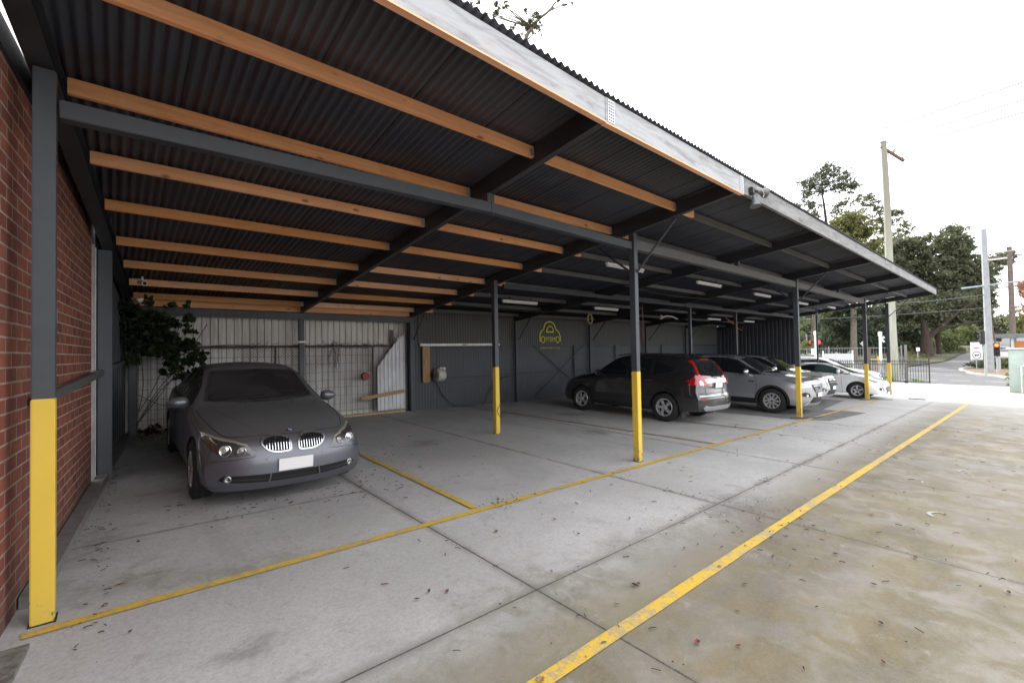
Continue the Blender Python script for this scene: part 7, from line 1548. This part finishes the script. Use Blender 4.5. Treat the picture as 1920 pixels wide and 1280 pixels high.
dict(name='distant_tree',label='far green trees rising behind the road, right of the steel pole',base=[162.56, 3.91, 2.85],trunk=[[162.56, 3.91, 2.85], [162.56, 3.87, 1.92]],clumps=[[160.4, 5.3, 5.6, 1.17], [161.97, 4.59, 7.43, 1.3], [161.38, 3.53, 6.82, 1.43], [160.77, 3.92, 4.76, 1.43], [162.98, 2.93, 4.49, 1.17], [163.42, 2.46, 6.04, 1.04], [163.03, 2.08, 3.81, 1.17], [161.31, 5.03, 3.52, 1.17], [164.37, 3.45, 2.7, 1.17]],kind='gum',size=0.35,dens=60,bark=DBARK,r0=0.3,cat='tree',group=None,limbs=True,flat=0.75),
dict(name='distant_tree',label='yellow-green roadside tree beyond the brown power pole',base=[134.45, 1.94, 1.84],trunk=[[134.45, 1.94, 1.84], [134.45, 1.91, 1.85]],clumps=[[134.36, 1.93, 6.11, 0.85], [135.47, 1.39, 5.26, 0.85], [136.42, 0.81, 6.11, 0.96], [135.88, 1.37, 3.76, 0.96], [137.04, 0.5, 4.49, 0.96], [134.36, 1.74, 7.7, 0.53], [136.47, 0.35, 7.15, 0.85]],kind='lime',size=0.25,dens=90,bark=DBARK,r0=0.2,cat='tree',group=None,limbs=True,flat=0.75),
dict(name='autumn_tree',label='orange-pink autumn tree at the right edge above the shed roof',base=[113.84, 0.04, 1.1],trunk=[[113.84, 0.04, 1.1], [113.84, -0.09, 5.33]],clumps=[[112.55, 0.38, 11.33, 0.53], [114.24, 0.05, 10.72, 0.71], [113.6, -0.27, 11.52, 0.71], [113.33, 0.19, 9.77, 0.53], [113.64, 0.43, 7.59, 0.44], [113.26, 0.1, 6.92, 0.53], [112.68, 0.59, 10.21, 0.27], [114.67, -0.38, 9.36, 0.71]],kind='autumn',size=0.16,dens=130,bark=BARK,r0=0.2,cat='tree',group=None,limbs=True,flat=0.75),
dict(name='tree',label='yellow leafed bushy tree near the far dark car',base=[151.99, 6.51, 2.47],trunk=[[151.99, 6.51, 2.47], [151.99, 6.44, 3.23]],clumps=[[151.75, 6.76, 3.99, 0.5], [151.64, 6.23, 4.21, 0.5], [151.38, 6.42, 3.23, 0.5]],kind='lime',size=0.2,dens=150,bark=BARK,r0=0.1,cat='tree',group=None,limbs=True,flat=0.75),
dict(name='distant_tree',label='far hedge of dark trees behind the side road',base=[175.83, 12.24, 3.33],trunk=[[175.83, 12.24, 3.33], [175.82, 12.19, 2.17]],clumps=[[141.35, 40.93, 8.84, 3.55], [138.85, 40.3, 5.54, 3.55], [144.86, 42.13, 2.4, 3.55], [142.98, 38.09, 8.71, 3.55], [143.65, 38.36, 5.52, 3.55], [144.5, 38.68, 2.31, 3.55], [148.31, 36.2, 8.76, 3.55], [147.71, 36.15, 5.49, 3.55], [149.2, 36.6, 2.25, 3.55], [152.35, 33.92, 8.74, 3.55], [150.62, 33.63, 5.42, 3.55], [148.01, 33.14, 2.17, 3.55], [157.78, 31.88, 8.78, 3.55], [155.52, 31.51, 5.39, 3.55], [150.73, 30.63, 2.1, 3.55], [156.43, 28.5, 8.52, 3.55], [158.94, 29.05, 5.34, 3.55], [160.85, 29.49, 2.04, 3.55], [156.25, 25.47, 8.32, 3.55], [155.79, 25.49, 5.13, 3.55], [159.64, 26.21, 1.97, 3.55], [162.04, 23.42, 8.38, 3.55], [165.97, 24.09, 5.22, 3.55], [165.41, 24.1, 1.9, 3.55], [164.16, 20.81, 8.27, 3.55], [164.9, 20.99, 5.06, 3.55], [166.29, 21.26, 1.83, 3.55], [171.78, 18.82, 8.39, 3.55], [165.91, 18.26, 4.96, 3.55], [167.55, 18.54, 1.76, 3.55], [167.76, 15.59, 8.05, 3.55], [172.61, 16.13, 4.96, 3.55], [167.23, 15.72, 1.69, 3.55], [178.14, 13.69, 8.26, 3.55], [174.48, 13.5, 4.87, 3.55], [174.93, 13.63, 1.62, 3.55], [167.05, 17.73, 5.24, 2.07], [170.46, 15.35, 6.36, 2.22], [174.53, 13.01, 7.37, 2.22], [179.38, 10.71, 6.92, 2.07], [180.45, 8.19, 6.21, 1.78], [181.66, 6.23, 5.24, 1.48], [168.98, 20.17, 4.64, 1.78], [165.37, 21.98, 3.93, 1.78], [162.59, 23.84, 4.71, 1.78], [158.47, 26.07, 4.02, 1.78], [156.1, 28.56, 4.09, 1.78], [155.14, 31.98, 3.47, 1.78], [148.82, 34.27, 2.78, 1.78], [147.01, 37.55, 2.87, 1.78]],kind='dark',size=0.5,dens=14,bark=DBARK,r0=0.3,cat='tree',group=None,limbs=False,flat=0.75),
dict(name='eucalypt_tree',label='sparse eucalypt branches with hanging leaves showing over the roof edge',base=[11.58, 12.46, 0.01],trunk=[[11.58, 12.46, 0.01], [11.57, 12.32, 6.89], [11.46, 12.27, 11.72], [11.55, 12.15, 13.32], [11.77, 11.95, 13.88], [11.95, 11.78, 14.2], [12.22, 11.53, 14.47], [12.43, 11.33, 14.83]],clumps=[[11.8, 11.92, 14.09, 0.18], [11.86, 11.83, 14.31, 0.14], [11.66, 12.07, 13.98, 0.16], [11.97, 11.8, 14.02, 0.12], [11.58, 12.14, 13.78, 0.12], [11.99, 11.76, 14.21, 0.1], [10.69, 12.84, 14.57, 0.14], [10.76, 12.76, 14.77, 0.12], [10.96, 12.62, 14.78, 0.12], [10.65, 12.89, 14.38, 0.08], [11.18, 12.43, 13.88, 0.12], [12.68, 11.13, 14.76, 0.07], [12.88, 10.93, 14.77, 0.05], [9.99, 13.5, 14.78, 0.1], [10.22, 13.3, 14.9, 0.1], [11.56, 12.09, 14.48, 0.08], [11.43, 12.26, 14.05, 0.1], [12.02, 11.73, 13.61, 0.05], [11.79, 11.91, 13.71, 0.08], [11.91, 11.81, 13.81, 0.08], [11.56, 12.09, 14.52, 0.06], [12.52, 11.25, 14.85, 0.08]],kind='gum',size=0.045,dens=2000,bark=BARK,r0=0.11,cat='tree',group=None,limbs=True,flat=1)
]
# ================================================================ TREES AND PLANTS
def leafmat(name, c1, c2, tr=.35):
    m, nt, b = newmat(name); out = [n for n in nt.nodes if n.type == 'OUTPUT_MATERIAL'][0]
    oi = nt.nodes.new('ShaderNodeNewGeometry'); f = oi.outputs['Random Per Island']
    v = nt.nodes.new('ShaderNodeTexCoord').outputs['Object']; g = noise(nt, .55, 3, v)
    c = mixc(nt, mth(nt, 'ADD', mth(nt, 'MULTIPLY', f, .5), mth(nt, 'MULTIPLY', sstep(nt, g, .35, .65), .5)), c1, c2)
    nt.links.new(c, b.inputs['Base Color']); b.inputs['Roughness'].default_value = .55; b.inputs['Specular IOR Level'].default_value = .3
    t = nt.nodes.new('ShaderNodeBsdfTranslucent'); nt.links.new(c, t.inputs['Color']); mxs = nt.nodes.new('ShaderNodeMixShader'); mxs.inputs[0].default_value = tr
    nt.links.new(b.outputs[0], mxs.inputs[1]); nt.links.new(t.outputs[0], mxs.inputs[2]); nt.links.new(mxs.outputs[0], out.inputs['Surface']); return m
BARK = MT('grey_brown_bark', (.10, .08, .065), .95, 0, (.18, .15, .13), 5, sc=(3, 3, .6), bmp=.6)
DBARK = MT('dark_bark', (.035, .026, .022), .95, 0, (.065, .045, .036), 4, sc=(3, 3, .6), bmp=.6)
LM = {'pine': leafmat('pine_needles', (.06, .07, .042), (.10, .11, .065), .35), 'gum': leafmat('gum_leaves', (.09, .104, .062), (.18, .19, .11), .45), 'lime': leafmat('yellow_green_leaves', (.13, .15, .055), (.22, .22, .085), .4),  # the lime kind is yellow-green by its own leaf colour
      'dark': leafmat('dark_conifer_leaves', (.045, .062, .038), (.085, .108, .06), .4), 'bush': leafmat('bush_leaves', (.07, .10, .035), (.16, .18, .07), .4), 'autumn': leafmat('autumn_leaves', (.34, .13, .06), (.45, .22, .13), .4),
      'grass': leafmat('long_grass_blades', (.16, .14, .06), (.12, .17, .05), .3), 'ivy': leafmat('ivy_leaves', (.022, .04, .014), (.05, .075, .028), .3)}
def foliage(name, clumps, mat, size, dens, parent, sub_=9, flat=.75, asp=.45):
    """clumps: (x, y, z, r). leaf-sized blades gathered in small tufts inside every clump"""
    V = []; n_tot = 0
    for (x, y, z, r) in clumps:
        n = max(20, int(dens*r*r)); ns = max(4, int(sub_*r/ .9+3))
        d = rng.normal(size=(ns, 3)); d /= np.linalg.norm(d, axis=1)[:, None]; rad = r*(.35+.65*rng.rand(ns)**.6)
        cs = d*rad[:, None]*np.array([1, 1, flat]); k = rng.randint(0, ns, n); tr = r*(.16+.16*rng.rand(ns))
        p = cs[k]+rng.normal(size=(n, 3))*tr[k][:, None]*np.array([1, 1, .6])+np.array([x, y, z])
        a = rng.normal(size=(n, 3)); a /= np.linalg.norm(a, axis=1)[:, None]; b = rng.normal(size=(n, 3)); b -= a*np.sum(a*b, axis=1)[:, None]; b /= np.linalg.norm(b, axis=1)[:, None]
        s = size*(.6+.8*rng.rand(n))[:, None]
        q = np.stack([p-a*s, p+b*s*asp, p+a*s, p-b*s*asp], axis=1); V.append(q.reshape(-1, 3)); n_tot += n
    V = np.concatenate(V); me = bpy.data.meshes.new(name); nf = len(V)//4
    me.vertices.add(len(V)); me.vertices.foreach_set('co', V.ravel()); me.loops.add(nf*4); me.loops.foreach_set('vertex_index', np.arange(nf*4)); me.polygons.add(nf)
    me.polygons.foreach_set('loop_start', np.arange(nf)*4); me.polygons.foreach_set('loop_total', np.full(nf, 4)); me.update(); me.validate(); me.materials.append(mat)
    o = bpy.data.objects.new(name, me); COL.objects.link(o); o.parent = parent
    if parent is not None and parent.location.length > 0: o.matrix_parent_inverse = Matrix.Translation(-Vector(parent.location))
    return o
def tree(name, label, base, trunk, clumps, kind, size, dens, bark, r0, cat='tree', group=None, flat=.75, asp=.45, limbs=True):
    base = Vector(base); r = empty(name, base); tag(r, label, cat, group)
    mb = MB(); pts = [Vector(p) for p in trunk]
    if len(pts) > 1:
        n = len(pts); mb.tube(spl([tuple(p) for p in pts], 4, False), [r0*(1-.75*i/((n-1)*4)) for i in range((n-1)*4+1)], 10)
    cl = clumps
    if limbs:
        for (x, y, z, rr) in cl:
            c = Vector((x, y, z)); cand = [p for p in pts[1:] if p.z < c.z+rr*.3] or pts[-1:]
            s = min(cand, key=lambda p: (p-c).length); L_ = (c-s).length
            if L_ < .3: continue
            rb_ = min(r0*.3, .016*L_+.012); mid = s.lerp(c, .55)+Vector((0, 0, -.06*L_+.12*L_*random.random()))+Vector((random.uniform(-.07, .07)*L_, random.uniform(-.07, .07)*L_, 0))
            mb.tube(spl([tuple(s), tuple(mid), tuple(c)], 4, False), [rb_*(1-.8*i/8) for i in range(9)], 6)
            for _ in range(3):
                e = c+Vector((random.uniform(-1, 1), random.uniform(-1, 1), random.uniform(-.4, .8)))*rr*.8; mb.tube([tuple(mid.lerp(c, .7)), tuple(e)], [rb_*.35, rb_*.12], 5)
    if mb.v:
        o = mb.build('trunk', bark, r, smooth=60); o.matrix_parent_inverse = Matrix.Translation(-base)
    foliage('crown', [(x, y, z, q*1.32) for x, y, z, q in cl], LM[kind], size, dens*2.4, r, flat=flat, asp=asp)
    return r
for T_ in TREES(): tree(**T_)
# limbs of the forked tree
r = [o for o in bpy.data.objects if o.get('label', '').startswith('big spreading')][0]
b0 = Vector(r.location)
mb = MB(); mb.tube(spl([tuple(b0+Vector((0, 0, 2.2))), tuple(b0+Vector((.5, -1.6, 4.2))), tuple(b0+Vector((1.4, -3.6, 6.3))), tuple(b0+Vector((2, -6, 8.0)))], 5, False), [.36-.018*i for i in range(16)], 10)
mb.tube(spl([tuple(b0+Vector((0, -.2, 2.8))), tuple(b0+Vector((.8, -2.6, 4.0))), tuple(b0+Vector((1.6, -5.2, 4.6)))], 5, False), [.2-.012*i for i in range(11)], 8)
mb.tube([tuple(b0+Vector((0, 0, -.2))), tuple(b0+Vector((0, 0, 2.6)))], [.85, .6], 12)
o = mb.build('limb', DBARK, r, smooth=60); o.matrix_parent_inverse = Matrix.Translation(-b0)
# ivy over the left back corner
r = empty('ivy', (.4, 11.0, .3)); tag(r, 'dark ivy hanging from the left back corner over the mesh fence', 'ivy')
cl = [(.25, 10.6, 2.45, .25), (.35, 10.4, 2.2, .3), (.55, 10.6, 2.35, .3), (.8, 10.7, 2.4, .25), (1.0, 10.8, 2.3, .22), (1.35, 10.8, 2.35, .2), (1.5, 10.85, 2.25, .15), (.4, 10.5, 1.95, .3), (.7, 10.6, 2.0, .3), (1.0, 10.7, 1.95, .3), (1.3, 10.8, 1.85, .25), (1.6, 10.8, 1.75, .2), (1.85, 10.85, 1.78, .12), (.9, 10.7, 1.7, .25), (1.2, 10.75, 1.55, .25), (1.45, 10.8, 1.5, .2), (.35, 10.6, 1.75, .2), (1.3, 10.8, 1.35, .14), (.2, 10.2, 2.6, .15), (.5, 10.3, 2.68, .12), (1.0, 10.5, 2.66, .1), (1.4, 10.5, 2.68, .08), (1.75, 10.85, 1.6, .13), (1.0, 10.75, 1.42, .12)]
foliage('leaves', [(.18+(x-.18)*.66, y, z+.03, q*.95) for x, y, z, q in cl]+[(.45, 10.7, 2.2, .3), (.55, 10.75, 2.05, .25), (.3, 10.5, 2.4, .25)], LM['ivy'], .045, 3600, r, asp=.75)
mb = MB()
for (x, y, z, rr) in cl[::5]: mb.tube(spl([(.25, 11.2, .3+random.random()*.3), (.3+(x-.3)*.4+random.uniform(-.1, .1), 11.25, 1.2), (x, y, z)], 5, False), .008, 5)
mb.tube(spl([(1.2, 10.9, 1.9), (1.9, 11.3, 1.95), (2.6, 11.4, 1.9)], 6, False), .007, 5); mb.tube(spl([(.3, 11.4, 1.0), (.7, 11.35, .75), (1.1, 11.4, .85)], 5, False), .007, 5)
o = mb.build('vine_stems', BARK, r); o.matrix_parent_inverse = Matrix.Translation(-Vector(r.location))
# dead creeper on top of the mesh fence
mb = MB()
for k in range(70):
    x = 3.8+random.random()*1.6 if k > 15 else 2+random.random()*2; p = Vector((x, 11.40, 1.93)); pts = [tuple(p)]
    for _ in range(4): p = p+Vector((random.uniform(-.09, .09), random.uniform(-.015, .01), random.uniform(-.04, .055))); pts.append(tuple(p))
    mb.tube(pts, .004, 4)
for k in range(12):
    p = Vector((4.1+random.uniform(-.1, .1), 11.39, 1.85)); pts = [tuple(p)]
    for _ in range(7): p = p+Vector((random.uniform(-.06, .06), 0, random.uniform(-.13, .0))); pts.append(tuple(p))
    mb.tube(pts, .004, 4)
o = mb.build('dead_creeper', MT('dead_stem', (.045, .035, .03), .9)); tag(o, 'tangle of dead creeper stems along the top of the mesh fence', 'creeper')
# leaf heap and weeds
r = foliage('leaf_heap', [(.5, 11.1, .32, .22), (.9, 11.15, .30, .22), (1.4, 11.15, .32, .25), (1.85, 11.1, .4, .22), (2.3, 11.2, .3, .2)], leafmat('rotting_leaves', (.028, .016, .012), (.06, .032, .022), .1), .04, 1800, None, flat=.4, asp=.7); tag(r, kind='stuff')
r = foliage('weeds', [(39.3, 6.2+.35*k, -.62, .25) for k in range(5)]+[(38.4, 4.6, -.66, .2), (38.5, 4.9, -.65, .18), (39.4, 5.0, -.7, .15)], LM['lime'] if False else leafmat('bright_weeds', (.10, .20, .03), (.2, .34, .05), .4), .05, 1500, None); tag(r, kind='stuff')
# verge grass tufts
cl = []
for k in range(160):
    t = random.random(); x = 56+t*45; y = 12-6*t+random.random()*9*(1-t*.4)
    if x > 71: y = max(y, 7.8)
    cl.append((x, y, G(x, y)+.12, .5+.4*random.random()))
r = foliage('long_grass', cl, LM['grass'], .11, 210, None, flat=.35, asp=.2); tag(r, kind='stuff')
# twigs seen through the slit beside the wall
tree(name='eucalypt_tree', label='tree twigs seen in the bright slit above the brick wall', base=(-3.2, 9.0, 0), trunk=[(-3.2, 9, 0), (-3.0, 8.6, 4), (-2.6, 8.0, 6.5)], clumps=[(-2.3, 7.6, 6.3, .35), (-1.9, 6.9, 6.6, .3), (-2.0, 7.4, 7.2, .3), (-2.4, 8.6, 7.4, .35), (-1.6, 6.4, 7.0, .25)], kind='gum', size=.04, dens=320, bark=BARK, r0=.12)
